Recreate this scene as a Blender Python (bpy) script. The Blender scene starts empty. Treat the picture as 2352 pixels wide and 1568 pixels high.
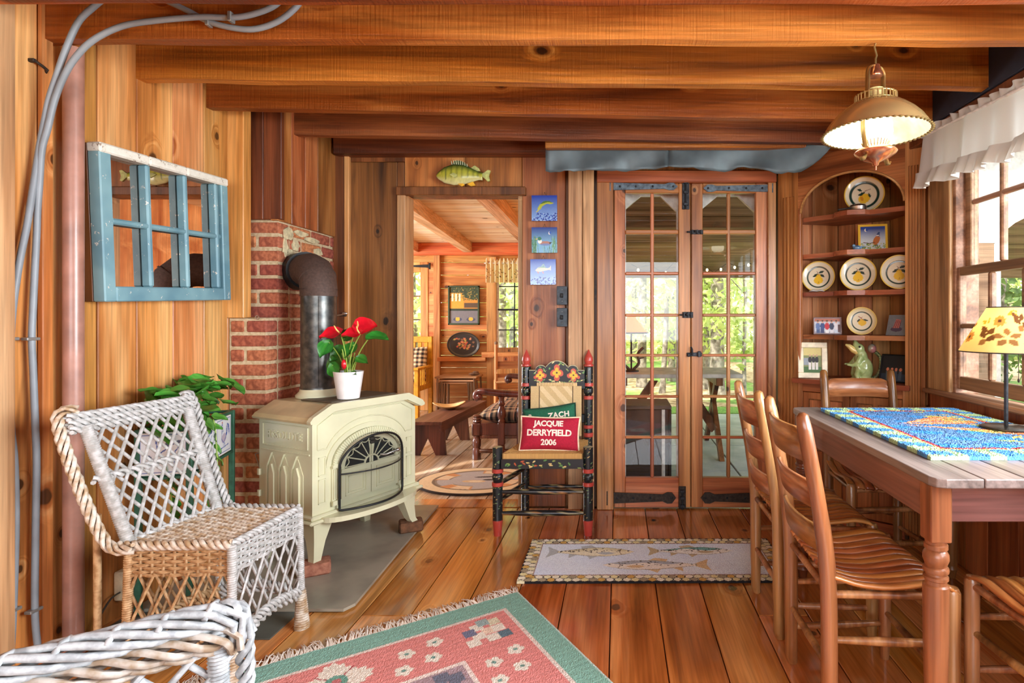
import bpy, math, random
import numpy as np
from mathutils import Vector, Matrix
random.seed(7)
RS = np.random.RandomState(5)
S = bpy.context.scene
COL = S.collection
pi = math.pi

# ---------------------------------------------------------------- camera
F, CX, CY, H = 1300.0, 1420.0, 735.0, 1.147      # focal length in pixels, principal point, eye height
cd = bpy.data.cameras.new('camera')
cam = bpy.data.objects.new('camera', cd)
COL.objects.link(cam)
cam.location = (0, 0, H)
cam.rotation_euler = (pi / 2, 0, 0)
cd.sensor_width = 36
cd.lens = F / 2352 * 36
cd.shift_x = (1176 - CX) / 2352
cd.shift_y = -(784 - CY) / 2352
cd.clip_start = 0.05
S.camera = cam

# ---------------------------------------------------------------- sky, sun, daylight
def lin1(c):
    c = c / 255.0
    return c / 12.92 if c <= 0.04045 else ((c + 0.055) / 1.055) ** 2.4
def lin(c):
    return tuple(lin1(x) for x in c)

w = bpy.data.worlds.new('sky')
S.world = w
w.use_nodes = True
bg = w.node_tree.nodes['Background']
bg.inputs[0].default_value = (0.84, 0.92, 1.0, 1)
bg.inputs[1].default_value = 3.2

def sun(energy, rot, ang=1.0):
    l = bpy.data.lights.new('sun', 'SUN')
    l.energy = energy; l.angle = math.radians(ang); l.color = (1, .95, .85)
    o = bpy.data.objects.new('sun', l); COL.objects.link(o)
    o.rotation_euler = [math.radians(a) for a in rot]
sun(8, (42, 0, -40), 3)

def area(name, loc, direction, sx, sy, power, color=(1, 1, 1)):
    l = bpy.data.lights.new(name, 'AREA')
    l.shape = 'RECTANGLE'; l.size = sx; l.size_y = sy; l.energy = power; l.color = color
    o = bpy.data.objects.new(name, l); COL.objects.link(o)
    o.location = loc
    o.rotation_euler = Vector(direction).to_track_quat('-Z', 'Y').to_euler()
    return o
# daylight outside the windows out of frame; the south one is added fill light
area('window_daylight_east', (1.95, 0.72, 1.5), (-1, 0.12, -.10), 1.85, 1.3, 225, (.90, .95, 1))
area('fill_light_south', (-.2, -2.85, 1.55), (0, 1, -.03), 3.0, 1.5, 74, (.97, .98, 1))
area('window_daylight_den', (-4.55, 5.2, 1.15), (1, 0, .12), 1.9, 1.3, 150, (.93, .97, 1))

S.view_settings.view_transform = 'Standard'
S.view_settings.look = 'None'
S.view_settings.exposure = 0.36
S.view_settings.gamma = 1
S.view_settings.use_curve_mapping = False
S.cycles.use_denoising = True
S.cycles.use_adaptive_sampling = True
S.cycles.adaptive_threshold = 0.03
S.cycles.max_bounces = 7
S.cycles.diffuse_bounces = 4
S.cycles.glossy_bounces = 3
S.cycles.transmission_bounces = 4
S.cycles.transparent_max_bounces = 12
S.cycles.sample_clamp_indirect = 6
S.cycles.caustics_reflective = False
S.cycles.caustics_refractive = False

# ---------------------------------------------------------------- picture -> place
def at(px, py, Y):
    return Vector(((px - CX) / F * Y, Y, H - (py - CY) / F * Y))
def xa(px, Y):
    return (px - CX) / F * Y
def za(py, Y):
    return H - (py - CY) / F * Y
def hz(px, py, Z=0.0):
    Y = (H - Z) * F / (py - CY)
    return Vector(((px - CX) / F * Y, Y, Z))
def yx(px, X):
    return F * X / (px - CX)

# ---------------------------------------------------------------- mesh builder
def fm(o, ux, uy):
    ux = Vector(ux).normalized(); uy = Vector(uy)
    uz = ux.cross(uy).normalized(); uy = uz.cross(ux)
    M = Matrix.Identity(4)
    for i in range(3):
        M[i][0] = ux[i]; M[i][1] = uy[i]; M[i][2] = uz[i]; M[i][3] = o[i]
    return M
def T(x, y, z): return Matrix.Translation((x, y, z))
def R(a, ax='Z'): return Matrix.Rotation(math.radians(a), 4, ax)

class G:
    def __init__(s): s.v = []; s.f = []
    def add(s, vs, fs, M=None):
        o = len(s.v)
        s.v += [tuple(M @ Vector(p)) for p in vs] if M is not None else [tuple(p) for p in vs]
        s.f += [tuple(i + o for i in f) for f in fs]
        return s
    def box(s, x0, x1, y0, y1, z0, z1, b=0, M=None):
        if x0 > x1: x0, x1 = x1, x0
        if y0 > y1: y0, y1 = y1, y0
        if z0 > z1: z0, z1 = z1, z0
        if b <= 0:
            vs = [(x, y, z) for x in (x0, x1) for y in (y0, y1) for z in (z0, z1)]
            return s.add(vs, [(0, 1, 3, 2), (4, 6, 7, 5), (0, 4, 5, 1), (2, 3, 7, 6), (0, 2, 6, 4), (1, 5, 7, 3)], M)
        b = min(b, (x1 - x0) * .45, (y1 - y0) * .45, (z1 - z0) * .45)
        X, Y, Z = (x0, x1), (y0, y1), (z0, z1)
        vs = []; ix = {}
        for i in (0, 1):
            for j in (0, 1):
                for k in (0, 1):
                    bi, bj, bk = (b if i == 0 else -b), (b if j == 0 else -b), (b if k == 0 else -b)
                    ix[i, j, k] = len(vs)
                    vs += [(X[i], Y[j] + bj, Z[k] + bk), (X[i] + bi, Y[j], Z[k] + bk), (X[i] + bi, Y[j] + bj, Z[k])]
        q = lambda i, j, k, a: ix[i, j, k] + a
        fs = []
        for i in (0, 1):
            r = [q(i, 0, 0, 0), q(i, 1, 0, 0), q(i, 1, 1, 0), q(i, 0, 1, 0)]; fs.append(tuple(r if i else r[::-1]))
            r = [q(0, i, 0, 1), q(0, i, 1, 1), q(1, i, 1, 1), q(1, i, 0, 1)]; fs.append(tuple(r if i else r[::-1]))
            r = [q(0, 0, i, 2), q(1, 0, i, 2), q(1, 1, i, 2), q(0, 1, i, 2)]; fs.append(tuple(r if i else r[::-1]))
        for i in (0, 1):
            for j in (0, 1):
                r = [q(i, j, 0, 0), q(i, j, 1, 0), q(i, j, 1, 1), q(i, j, 0, 1)]; fs.append(tuple(r if i != j else r[::-1]))
                r = [q(i, 0, j, 0), q(i, 0, j, 2), q(i, 1, j, 2), q(i, 1, j, 0)]; fs.append(tuple(r if i != j else r[::-1]))
                r = [q(0, i, j, 1), q(1, i, j, 1), q(1, i, j, 2), q(0, i, j, 2)]; fs.append(tuple(r if i == j else r[::-1]))
        for i in (0, 1):
            for j in (0, 1):
                for k in (0, 1):
                    r = [q(i, j, k, 0), q(i, j, k, 1), q(i, j, k, 2)]; fs.append(tuple(r if (i + j + k) % 2 else r[::-1]))
        return s.add(vs, fs, M)
    def tube(s, pts, r, n=8, M=None, closed=False, flat=1.0):
        P = [Vector(p) for p in pts]; m = len(P)
        rr = r if isinstance(r, (list, tuple)) else [r] * m
        tg = []
        for i in range(m):
            a, b = (P[i - 1] if (i > 0 or closed) else P[i]), (P[(i + 1) % m] if (i < m - 1 or closed) else P[i])
            t = b - a
            tg.append(t.normalized() if t.length > 1e-9 else Vector((0, 0, 1)))
        up = Vector((0, 0, 1)) if abs(tg[0].z) < .9 else Vector((1, 0, 0))
        N = (up - tg[0] * up.dot(tg[0])).normalized()
        vs = []
        for i in range(m):
            N = (N - tg[i] * N.dot(tg[i]))
            N = N.normalized() if N.length > 1e-6 else tg[i].orthogonal().normalized()
            B = tg[i].cross(N)
            for k in range(n):
                a = 2 * pi * k / n
                vs.append(P[i] + (N * math.cos(a) * flat + B * math.sin(a)) * rr[i])
        fs = []
        for i in range(m if closed else m - 1):
            for k in range(n):
                a, b = i * n, ((i + 1) % m) * n
                fs.append((a + k, a + (k + 1) % n, b + (k + 1) % n, b + k))
        if not closed:
            fs.append(tuple(range(n))[::-1]); fs.append(tuple(range((m - 1) * n, m * n)))
        return s.add(vs, fs, M)
    def lathe(s, prof, n=24, c=(0, 0, 0), M=None, sx=1, sy=1, cap=True):
        vs = []; fs = []; m = len(prof)
        for r, z in prof:
            for k in range(n):
                a = 2 * pi * k / n
                vs.append((c[0] + r * math.cos(a) * sx, c[1] + r * math.sin(a) * sy, c[2] + z))
        for i in range(m - 1):
            for k in range(n):
                fs.append((i * n + k, i * n + (k + 1) % n, (i + 1) * n + (k + 1) % n, (i + 1) * n + k))
        if cap and prof[0][0] > 1e-6: fs.append(tuple(range(n))[::-1])
        if cap and prof[-1][0] > 1e-6: fs.append(tuple(range((m - 1) * n, m * n)))
        return s.add(vs, fs, M)
    def ell(s, c, rx, ry, rz, nu=12, nv=8, M=None):
        c = Vector(c)
        prof = [(math.sin(pi * i / nv), -math.cos(pi * i / nv)) for i in range(nv + 1)]
        vs = []; fs = []
        for r, z in prof:
            for k in range(nu):
                a = 2 * pi * k / nu
                vs.append((c.x + rx * r * math.cos(a), c.y + ry * r * math.sin(a), c.z + rz * z))
        for i in range(nv):
            for k in range(nu):
                fs.append((i * nu + k, i * nu + (k + 1) % nu, (i + 1) * nu + (k + 1) % nu, (i + 1) * nu + k))
        return s.add(vs, fs, M)
    def prism(s, poly, z0, z1, M=None):
        n = len(poly)
        ar = sum(poly[i][0] * poly[(i + 1) % n][1] - poly[(i + 1) % n][0] * poly[i][1] for i in range(n))
        if ar < 0: poly = poly[::-1]
        if z0 > z1: z0, z1 = z1, z0
        vs = [(x, y, z0) for x, y in poly] + [(x, y, z1) for x, y in poly]
        fs = [tuple(range(n))[::-1], tuple(range(n, 2 * n))]
        fs += [(i, (i + 1) % n, n + (i + 1) % n, n + i) for i in range(n)]
        return s.add(vs, fs, M)
    def grid(s, nx, ny, fn, M=None):
        vs = [fn(i / nx, j / ny) for j in range(ny + 1) for i in range(nx + 1)]
        fs = [(j * (nx + 1) + i, j * (nx + 1) + i + 1, (j + 1) * (nx + 1) + i + 1, (j + 1) * (nx + 1) + i) for j in range(ny) for i in range(nx)]
        return s.add(vs, fs, M)
    def build(s, name, mat, parent=None, smooth=None, label=None, kind=None, loc=None):
        me = bpy.data.meshes.new(name)
        me.from_pydata(s.v, [], s.f)
        if smooth is not None:
            me.shade_smooth()
            me.set_sharp_from_angle(angle=math.radians(smooth))
        o = bpy.data.objects.new(name, me)
        COL.objects.link(o)
        if mat is not None: me.materials.append(mat)
        if parent is not None: o.parent = parent
        if loc is not None: o.location = loc
        if label: o['label'] = label
        if kind: o['kind'] = kind
        return o

def thing(name, label, cat, loc=(0, 0, 0), rz=0, group=None):
    o = bpy.data.objects.new(name, None)
    o.empty_display_size = .05
    COL.objects.link(o)
    o.location = loc; o.rotation_euler = (0, 0, math.radians(rz))
    o['label'] = label; o['category'] = cat
    if group: o['group'] = group
    return o
def tag(o, label, cat, group=None):
    o['label'] = label; o['category'] = cat
    if group: o['group'] = group
    return o
def struct(name, label=None):
    o = bpy.data.objects.new(name, None); COL.objects.link(o)
    o['kind'] = 'structure'
    o['label'] = label or name.replace('_', ' ')
    return o
def copy_tree(o, parent=None):
    c = o.copy(); COL.objects.link(c)
    c.parent = parent
    for ch in list(o.children): copy_tree(ch, c)
    return c
def piece(name, parent, x0, x1, y0, y1, z0, z1, mat, b=.003, smooth=None, label=None, rot=None):
    c = ((x0 + x1) / 2, (y0 + y1) / 2, (z0 + z1) / 2)
    dx, dy, dz = abs(x1 - x0) / 2, abs(y1 - y0) / 2, abs(z1 - z0) / 2
    o = G().box(-dx, dx, -dy, dy, -dz, dz, b).build(name, mat, parent, smooth, label, loc=c)
    if rot: o.rotation_euler = [math.radians(a) for a in rot]
    return o
def lerp(a, b, t): return a + (b - a) * t
def spline(pts, k=6):
    P = [Vector(p) for p in pts]; out = []
    for i in range(len(P) - 1):
        p0, p1, p2, p3 = P[max(i - 1, 0)], P[i], P[i + 1], P[min(i + 2, len(P) - 1)]
        for j in range(k):
            t = j / k
            out.append(.5 * ((2 * p1) + (p2 - p0) * t + (2 * p0 - 5 * p1 + 4 * p2 - p3) * t * t + (3 * p1 - p0 - 3 * p2 + p3) * t ** 3))
    out.append(P[-1]); return out
def braid(g, path, rad, n, sr, pitch, sides=6, M=None, flat=1.0):
    """n strands winding round a path: a plaited rim"""
    P = [Vector(p) for p in path]
    L = [0]
    for i in range(1, len(P)): L.append(L[-1] + (P[i] - P[i - 1]).length)
    step = pitch / 9
    m = max(4, int(L[-1] / step))
    Q = []
    j = 0
    for i in range(m + 1):
        d = L[-1] * i / m
        while j < len(L) - 2 and L[j + 1] < d: j += 1
        t = (d - L[j]) / max(1e-9, L[j + 1] - L[j])
        Q.append((P[j].lerp(P[j + 1], min(1, t)), d))
    N = None; fr = []
    for i in range(m + 1):
        t = (Q[min(i + 1, m)][0] - Q[max(i - 1, 0)][0]).normalized()
        if N is None: N = t.orthogonal().normalized() if abs(t.z) > .9 else (Vector((0, 0, 1)) - t * t.z).normalized()
        N = (N - t * N.dot(t)).normalized()
        fr.append((N.copy(), t.cross(N)))
    for k in range(n):
        pts = []
        for i in range(m + 1):
            a = 2 * pi * (Q[i][1] / pitch + k / n)
            pts.append(Q[i][0] + fr[i][0] * math.cos(a) * rad * flat + fr[i][1] * math.sin(a) * rad)
        g.tube(pts, sr, sides, M)
    return g

# ---------------------------------------------------------------- materials
def mk(name):
    m = bpy.data.materials.new(name); m.use_nodes = True
    nt = m.node_tree; nt.nodes.clear()
    out = nt.nodes.new('ShaderNodeOutputMaterial'); bs = nt.nodes.new('ShaderNodeBsdfPrincipled')
    nt.links.new(bs.outputs[0], out.inputs[0])
    return m, nt, bs
def nn(nt, t, ins=None, **props):
    n = nt.nodes.new('ShaderNode' + t)
    for k, v in props.items(): setattr(n, k, v)
    for k, v in (ins or {}).items():
        if isinstance(v, bpy.types.NodeSocket): nt.links.new(v, n.inputs[k])
        else: n.inputs[k].default_value = v
    return n
def mth(nt, op, a, b=0.0, c=None, clamp=False):
    d = {0: a, 1: b}
    if c is not None: d[2] = c
    return nn(nt, 'Math', d, operation=op, use_clamp=clamp).outputs[0]
def ramp(nt, fac, stops):
    n = nn(nt, 'ValToRGB', {0: fac}); e = n.color_ramp.elements
    while len(e) > 1: e.remove(e[-1])
    e[0].position = stops[0][0]; e[0].color = (*lin(stops[0][1]), 1)
    for p, c in stops[1:]:
        x = e.new(p); x.color = (*lin(c), 1)
    return n.outputs[0]
def mixc(nt, fac, a, b, mode='MIX'):
    n = nn(nt, 'Mix', data_type='RGBA', blend_type=mode)
    for k, v in ((0, fac), (6, a), (7, b)):
        if isinstance(v, bpy.types.NodeSocket): nt.links.new(v, n.inputs[k])
        else: n.inputs[k].default_value = (*v, 1) if isinstance(v, tuple) and len(v) == 3 else v
    return n.outputs[2]
MATS = {}
def wood(name, dark, mid, light, axis='Z', knots=.45, rough=.42, var=.35, bump=.25, coat=0.0, saw=0.0, kcol=None, cross=9, hue=.012, cr=None, stain=.5):
    m, nt, bs = mk(name)
    tc = nn(nt, 'TexCoord').outputs['Object']
    rnd = nn(nt, 'ObjectInfo').outputs['Random']
    off = nn(nt, 'CombineXYZ', {0: mth(nt, 'MULTIPLY', rnd, 31.7), 1: mth(nt, 'MULTIPLY', rnd, 57.3), 2: mth(nt, 'MULTIPLY', rnd, 83.1)}).outputs[0]
    p = nn(nt, 'VectorMath', {0: tc, 1: off}, operation='ADD').outputs[0]
    ai = 'XYZ'.index(axis)
    def sc(cr, al):
        v = [cr] * 3; v[ai] = al
        return nn(nt, 'VectorMath', {0: p, 1: tuple(v)}, operation='MULTIPLY').outputs[0]
    sx = nn(nt, 'SeparateXYZ', {0: p})
    ci = 'XYZ'.index(cr or {'Z': 'X', 'Y': 'X', 'X': 'Z'}[axis])
    kv = nn(nt, 'CombineXYZ', {0: mth(nt, 'MULTIPLY', sx.outputs[ci], 4.2), 1: mth(nt, 'MULTIPLY', sx.outputs[ai], 2.9)}).outputs[0]
    vo = nn(nt, 'TexVoronoi', {'Vector': kv, 'Scale': 1.0, 'Randomness': .95}, voronoi_dimensions='2D')
    d = vo.outputs['Distance']
    cs = nn(nt, 'SeparateColor', {0: vo.outputs['Color']})
    keep = mth(nt, 'GREATER_THAN', cs.outputs[0], 1 - knots * .62)
    d = mth(nt, 'MULTIPLY', d, mth(nt, 'MULTIPLY_ADD', cs.outputs[1], 1.5, .95))
    d = mth(nt, 'ADD', d, mth(nt, 'MULTIPLY_ADD', nn(nt, 'TexNoise', {'Vector': p, 'Scale': 26.0, 'Detail': 1.0}).outputs[0], .06, -.03))
    near = nn(nt, 'MapRange', {0: d, 1: 0.0, 2: .34, 3: 1.0, 4: 0.0}, interpolation_type='SMOOTHSTEP').outputs[0]
    warp = mth(nt, 'MULTIPLY', mth(nt, 'MULTIPLY', near, keep), .8)
    gv = nn(nt, 'VectorMath', {0: sc(cross, .55), 1: nn(nt, 'CombineXYZ', {0: warp, 1: warp, 2: warp}).outputs[0]}, operation='ADD').outputs[0]
    n1 = nn(nt, 'TexNoise', {'Vector': gv, 'Scale': 1.0, 'Detail': 3.0, 'Roughness': .55, 'Distortion': .7}).outputs[0]
    n2 = nn(nt, 'TexNoise', {'Vector': sc(95, 3.2), 'Scale': 1.0, 'Detail': 2.0}).outputs[0]
    n3 = nn(nt, 'TexNoise', {'Vector': p, 'Scale': 2.3, 'Detail': 1.0}).outputs[0]
    col = ramp(nt, n1, [(.30, dark), (.47, mid), (.64, light)])
    n4 = nn(nt, 'TexNoise', {'Vector': sc(7, .9), 'Scale': 1.0, 'Detail': 3.0, 'Roughness': .65, 'Distortion': 1.2}).outputs[0]
    col = mixc(nt, nn(nt, 'MapRange', {0: n4, 1: .57, 2: .74, 3: 0.0, 4: stain}, interpolation_type='SMOOTHSTEP').outputs[0], col, lin(tuple(int(x * .62) for x in dark)))
    k1 = mth(nt, 'MULTIPLY', nn(nt, 'MapRange', {0: d, 1: .10, 2: .065, 3: 0.0, 4: .9}, interpolation_type='SMOOTHSTEP').outputs[0], keep)
    k2 = mth(nt, 'MULTIPLY', nn(nt, 'MapRange', {0: d, 1: .24, 2: .07, 3: 0.0, 4: .55}, interpolation_type='SMOOTHSTEP').outputs[0], keep)
    kc = lin(kcol or tuple(int(x * .42) for x in dark))
    col = mixc(nt, k2, col, lin(dark))
    col = mixc(nt, k1, col, kc)
    val = mth(nt, 'MULTIPLY', nn(nt, 'MapRange', {0: n2, 1: .3, 2: .7, 3: .74, 4: 1.16}).outputs[0],
              mth(nt, 'MULTIPLY', nn(nt, 'MapRange', {0: n3, 1: .3, 2: .7, 3: .86, 4: 1.1}).outputs[0],
                  mth(nt, 'MULTIPLY_ADD', rnd, var, 1 - var * .5)))
    hs = nn(nt, 'HueSaturation', {'Hue': mth(nt, 'MULTIPLY_ADD', nn(nt, 'TexWhiteNoise', {'W': rnd}, noise_dimensions='1D').outputs[0], hue * 2, .5 - hue), 'Saturation': 1.0, 'Value': val, 'Color': col}).outputs[0]
    nt.links.new(hs, bs.inputs['Base Color'])
    bs.inputs['Roughness'].default_value = rough
    if coat:
        bs.inputs['Coat Weight'].default_value = coat; bs.inputs['Coat Roughness'].default_value = .12
    hgt = n2
    if saw:
        wv = nn(nt, 'TexNoise', {'Vector': sc(5, 130), 'Scale': 1.0, 'Detail': 1.0}).outputs[0]
        hgt = mth(nt, 'MULTIPLY_ADD', wv, saw, n2)
    hgt = mth(nt, 'ADD', hgt, mth(nt, 'MULTIPLY', n1, .8))
    b = nn(nt, 'Bump', {'Strength': bump, 'Distance': .004, 'Height': hgt})
    nt.links.new(b.outputs[0], bs.inputs['Normal'])
    return m
def pr(name, col, rough=.5, metal=0.0, var=0.08, nscale=30, bump=0.0, coat=0.0, objvar=0.0, col2=None, spec=None, sss=0):
    m, nt, bs = mk(name)
    tc = nn(nt, 'TexCoord').outputs['Object']
    n = nn(nt, 'TexNoise', {'Vector': tc, 'Scale': nscale, 'Detail': 3.0}).outputs[0]
    if col2: c = ramp(nt, n, [(.38, col), (.62, col2)])
    else:
        a = tuple(max(0, min(255, x * (1 - var))) for x in col); b = tuple(max(0, min(255, x * (1 + var))) for x in col)
        c = ramp(nt, n, [(.3, a), (.7, b)])
    if objvar:
        rnd = nn(nt, 'ObjectInfo').outputs['Random']
        c = nn(nt, 'HueSaturation', {'Hue': mth(nt, 'MULTIPLY_ADD', rnd, .03, .485), 'Saturation': 1.0, 'Value': mth(nt, 'MULTIPLY_ADD', rnd, objvar, 1 - objvar / 2), 'Color': c}).outputs[0]
    nt.links.new(c, bs.inputs['Base Color'])
    bs.inputs['Roughness'].default_value = rough; bs.inputs['Metallic'].default_value = metal
    if coat: bs.inputs['Coat Weight'].default_value = coat; bs.inputs['Coat Roughness'].default_value = .08
    if bump:
        bm = nn(nt, 'Bump', {'Strength': bump, 'Distance': .003, 'Height': n})
        nt.links.new(bm.outputs[0], bs.inputs['Normal'])
    return m
def painted(name, rough=.6, bump=0.0, bscale=400, coat=0.0):
    """colour comes from the 'Col' attribute of the mesh (flat print, weave, glaze)"""
    m, nt, bs = mk(name)
    a = nn(nt, 'Attribute', attribute_name='Col')
    nt.links.new(a.outputs['Color'], bs.inputs['Base Color'])
    bs.inputs['Roughness'].default_value = rough
    if coat: bs.inputs['Coat Weight'].default_value = coat; bs.inputs['Coat Roughness'].default_value = .06
    if bump:
        tc = nn(nt, 'TexCoord').outputs['Object']
        n = nn(nt, 'TexNoise', {'Vector': tc, 'Scale': bscale, 'Detail': 2.0}).outputs[0]
        bm = nn(nt, 'Bump', {'Strength': bump, 'Distance': .004, 'Height': n})
        nt.links.new(bm.outputs[0], bs.inputs['Normal'])
    return m
def glass(name, tint=(1, 1, 1), refl=.10):
    m = bpy.data.materials.new(name); m.use_nodes = True
    nt = m.node_tree; nt.nodes.clear()
    out = nt.nodes.new('ShaderNodeOutputMaterial')
    tr = nn(nt, 'BsdfTransparent', {0: (*tint, 1)}); gl = nn(nt, 'BsdfGlossy', {'Color': (1, 1, 1, 1), 'Roughness': .01})
    fr = nn(nt, 'Fresnel', {'IOR': 1.5})
    fac = mth(nt, 'MULTIPLY', mth(nt, 'MULTIPLY', fr.outputs[0], 1.0 + refl, clamp=True), mth(nt, 'SUBTRACT', 1.0, nn(nt, 'NewGeometry').outputs['Backfacing']))
    mx = nn(nt, 'MixShader', {0: fac, 1: tr.outputs[0], 2: gl.outputs[0]})
    nt.links.new(mx.outputs[0], out.inputs[0])
    return m
def cloth(name, col, trans=.35, weave=0.0):
    m, nt, bs = mk(name)
    bs.inputs['Base Color'].default_value = (*lin(col), 1); bs.inputs['Roughness'].default_value = .85
    tl = nn(nt, 'BsdfTranslucent', {0: (*lin(col), 1)})
    mx = nn(nt, 'MixShader', {0: trans, 1: bs.outputs[0], 2: tl.outputs[0]})
    nt.links.new(mx.outputs[0], nt.nodes['Material Output'].inputs[0])
    return m
def emit(name, col, strength):
    m, nt, bs = mk(name)
    bs.inputs['Base Color'].default_value = (*lin(col), 1)
    bs.inputs['Emission Color'].default_value = (*lin(col), 1); bs.inputs['Emission Strength'].default_value = strength
    return m

W_LEFT = wood('honey_pine_board', (152, 86, 34), (206, 139, 73), (230, 176, 112), 'Z', .8, .38, .3, cr='Y', cross=5.5)
W_BACK = wood('brown_pine_board', (110, 56, 24), (162, 94, 48), (196, 130, 78), 'Z', .6, .38, .4, cross=6)
W_DARK = wood('dark_brown_board', (62, 32, 14), (112, 64, 30), (140, 84, 44), 'Z', .4, .45, .35)
W_POST = wood('pale_weathered_post', (128, 86, 54), (176, 130, 90), (202, 160, 118), 'Z', .5, .5, .3)
W_JOIST = wood('rough_sawn_joist', (92, 38, 8), (162, 82, 25), (206, 126, 56), 'X', .45, .42, .3, .6, saw=.9, cross=7)
W_JDARK = wood('dark_rough_joist', (66, 28, 10), (118, 60, 26), (150, 86, 42), 'X', .5, .5, .3, .6, saw=.6)
W_FLOOR = wood('varnished_pine_floor', (140, 72, 26), (190, 112, 48), (216, 148, 86), 'Y', .5, .12, .3, .1, coat=.5, stain=.35, cross=6)
W_DEN = wood('orange_pine_board', (166, 92, 36), (204, 134, 66), (224, 168, 98), 'X', .5, .45, .28)
W_DENZ = wood('orange_pine_upright', (176, 104, 48), (212, 148, 82), (232, 178, 112), 'Z', .4, .45, .25)
W_CEIL = wood('pale_pine_ceiling', (220, 180, 134), (246, 226, 192), (252, 240, 216), 'X', .5, .5, .2, cr='Y')
W_DENF = wood('worn_grey_floor', (150, 112, 82), (190, 158, 130), (214, 194, 176), 'Y', .3, .22, .35, .1, coat=.4)
W_DOOR = wood('reddish_pine_door', (124, 66, 34), (172, 106, 62), (198, 138, 92), 'Z', .3, .36, .25, .15, coat=.1)
W_DOORX = wood('reddish_pine_rail', (124, 62, 30), (172, 102, 56), (196, 132, 84), 'X', .3, .36, .2, .15, coat=.1)
W_CAB = wood('corner_cupboard_pine', (122, 68, 34), (168, 106, 58), (196, 136, 86), 'Z', .3, .38, .2, .15)
W_CABX = wood('corner_cupboard_shelf', (104, 52, 26), (150, 84, 46), (178, 114, 70), 'X', .3, .34, .2, .15)
W_CHAIR = wood('ladderback_maple', (98, 56, 28), (148, 96, 54), (186, 138, 90), 'Z', 0.0, .3, .15, .08, coat=.3, cross=12, stain=.15)
W_SEAT = wood('slat_seat_oak', (126, 66, 28), (168, 100, 48), (196, 132, 74), 'Y', 0.0, .28, .2, .08, coat=.3, cross=14, stain=.2)
W_TABLE = wood('table_frame_wood', (86, 46, 22), (132, 82, 46), (158, 106, 66), 'Z', 0, .36, .12, .12, coat=.15)
W_TTOP = wood('grey_worn_tabletop', (82, 72, 68), (120, 108, 102), (148, 134, 126), 'Y', .1, .42, .22, .2)
W_BENCH = wood('dark_bench_wood', (64, 32, 26), (104, 58, 48), (132, 88, 76), 'Y', .1, .4, .15, .15)
W_SETTLE = wood('mahogany_settle', (44, 20, 14), (82, 40, 28), (112, 62, 46), 'Z', 0, .32, .12, .1, coat=.3)
W_YEL = pr('yellow_stained_wood', (206, 148, 40), .4, var=.12, nscale=14)
W_PORCH = wood('porch_brown_board', (92, 70, 50), (136, 110, 84), (160, 134, 106), 'X', .4, .8, .3)
W_WIN = wood('weathered_window_frame', (98, 66, 42), (142, 102, 72), (170, 132, 104), 'Y', .15, .5, .2, .2)
IRON = pr('black_wrought_iron', (44, 46, 50), .5, .6, .35, 60, .3)
IRONG = pr('grey_blue_iron', (86, 98, 108), .5, .5, .25, 50, .25)
DIRON = pr('dark_rusted_iron', (54, 46, 40), .6, .5, .3, 70, .4)
STEEL = pr('bright_steel', (190, 190, 186), .3, 1.0)
GLASS = glass('clear_glass')
BRICK = pr('old_red_brick', (140, 76, 52), .85, 0, .2, 45, .6, objvar=.55, col2=(184, 110, 78))
MORTAR = pr('rough_mortar', (184, 164, 128), .95, 0, .2, 60, 1.0, col2=(206, 190, 156))
MORTARL = pr('pale_mortar_smear', (196, 186, 150), .95, 0, .15, 40, 1.0)
SLATE = pr('slate_grey_board', (132, 128, 116), .32, 0, .1, 5, .1, col2=(160, 154, 138))
WHITEP = pr('white_paint', (232, 232, 226), .5)
PAINT = painted('painted_print', .55)
GLAZE = painted('glazed_print', .25, coat=.5)
RUG = painted('woven_rug', .95, .9, 260)
SKINP = painted('varnished_paint', .35, coat=.3)

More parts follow.
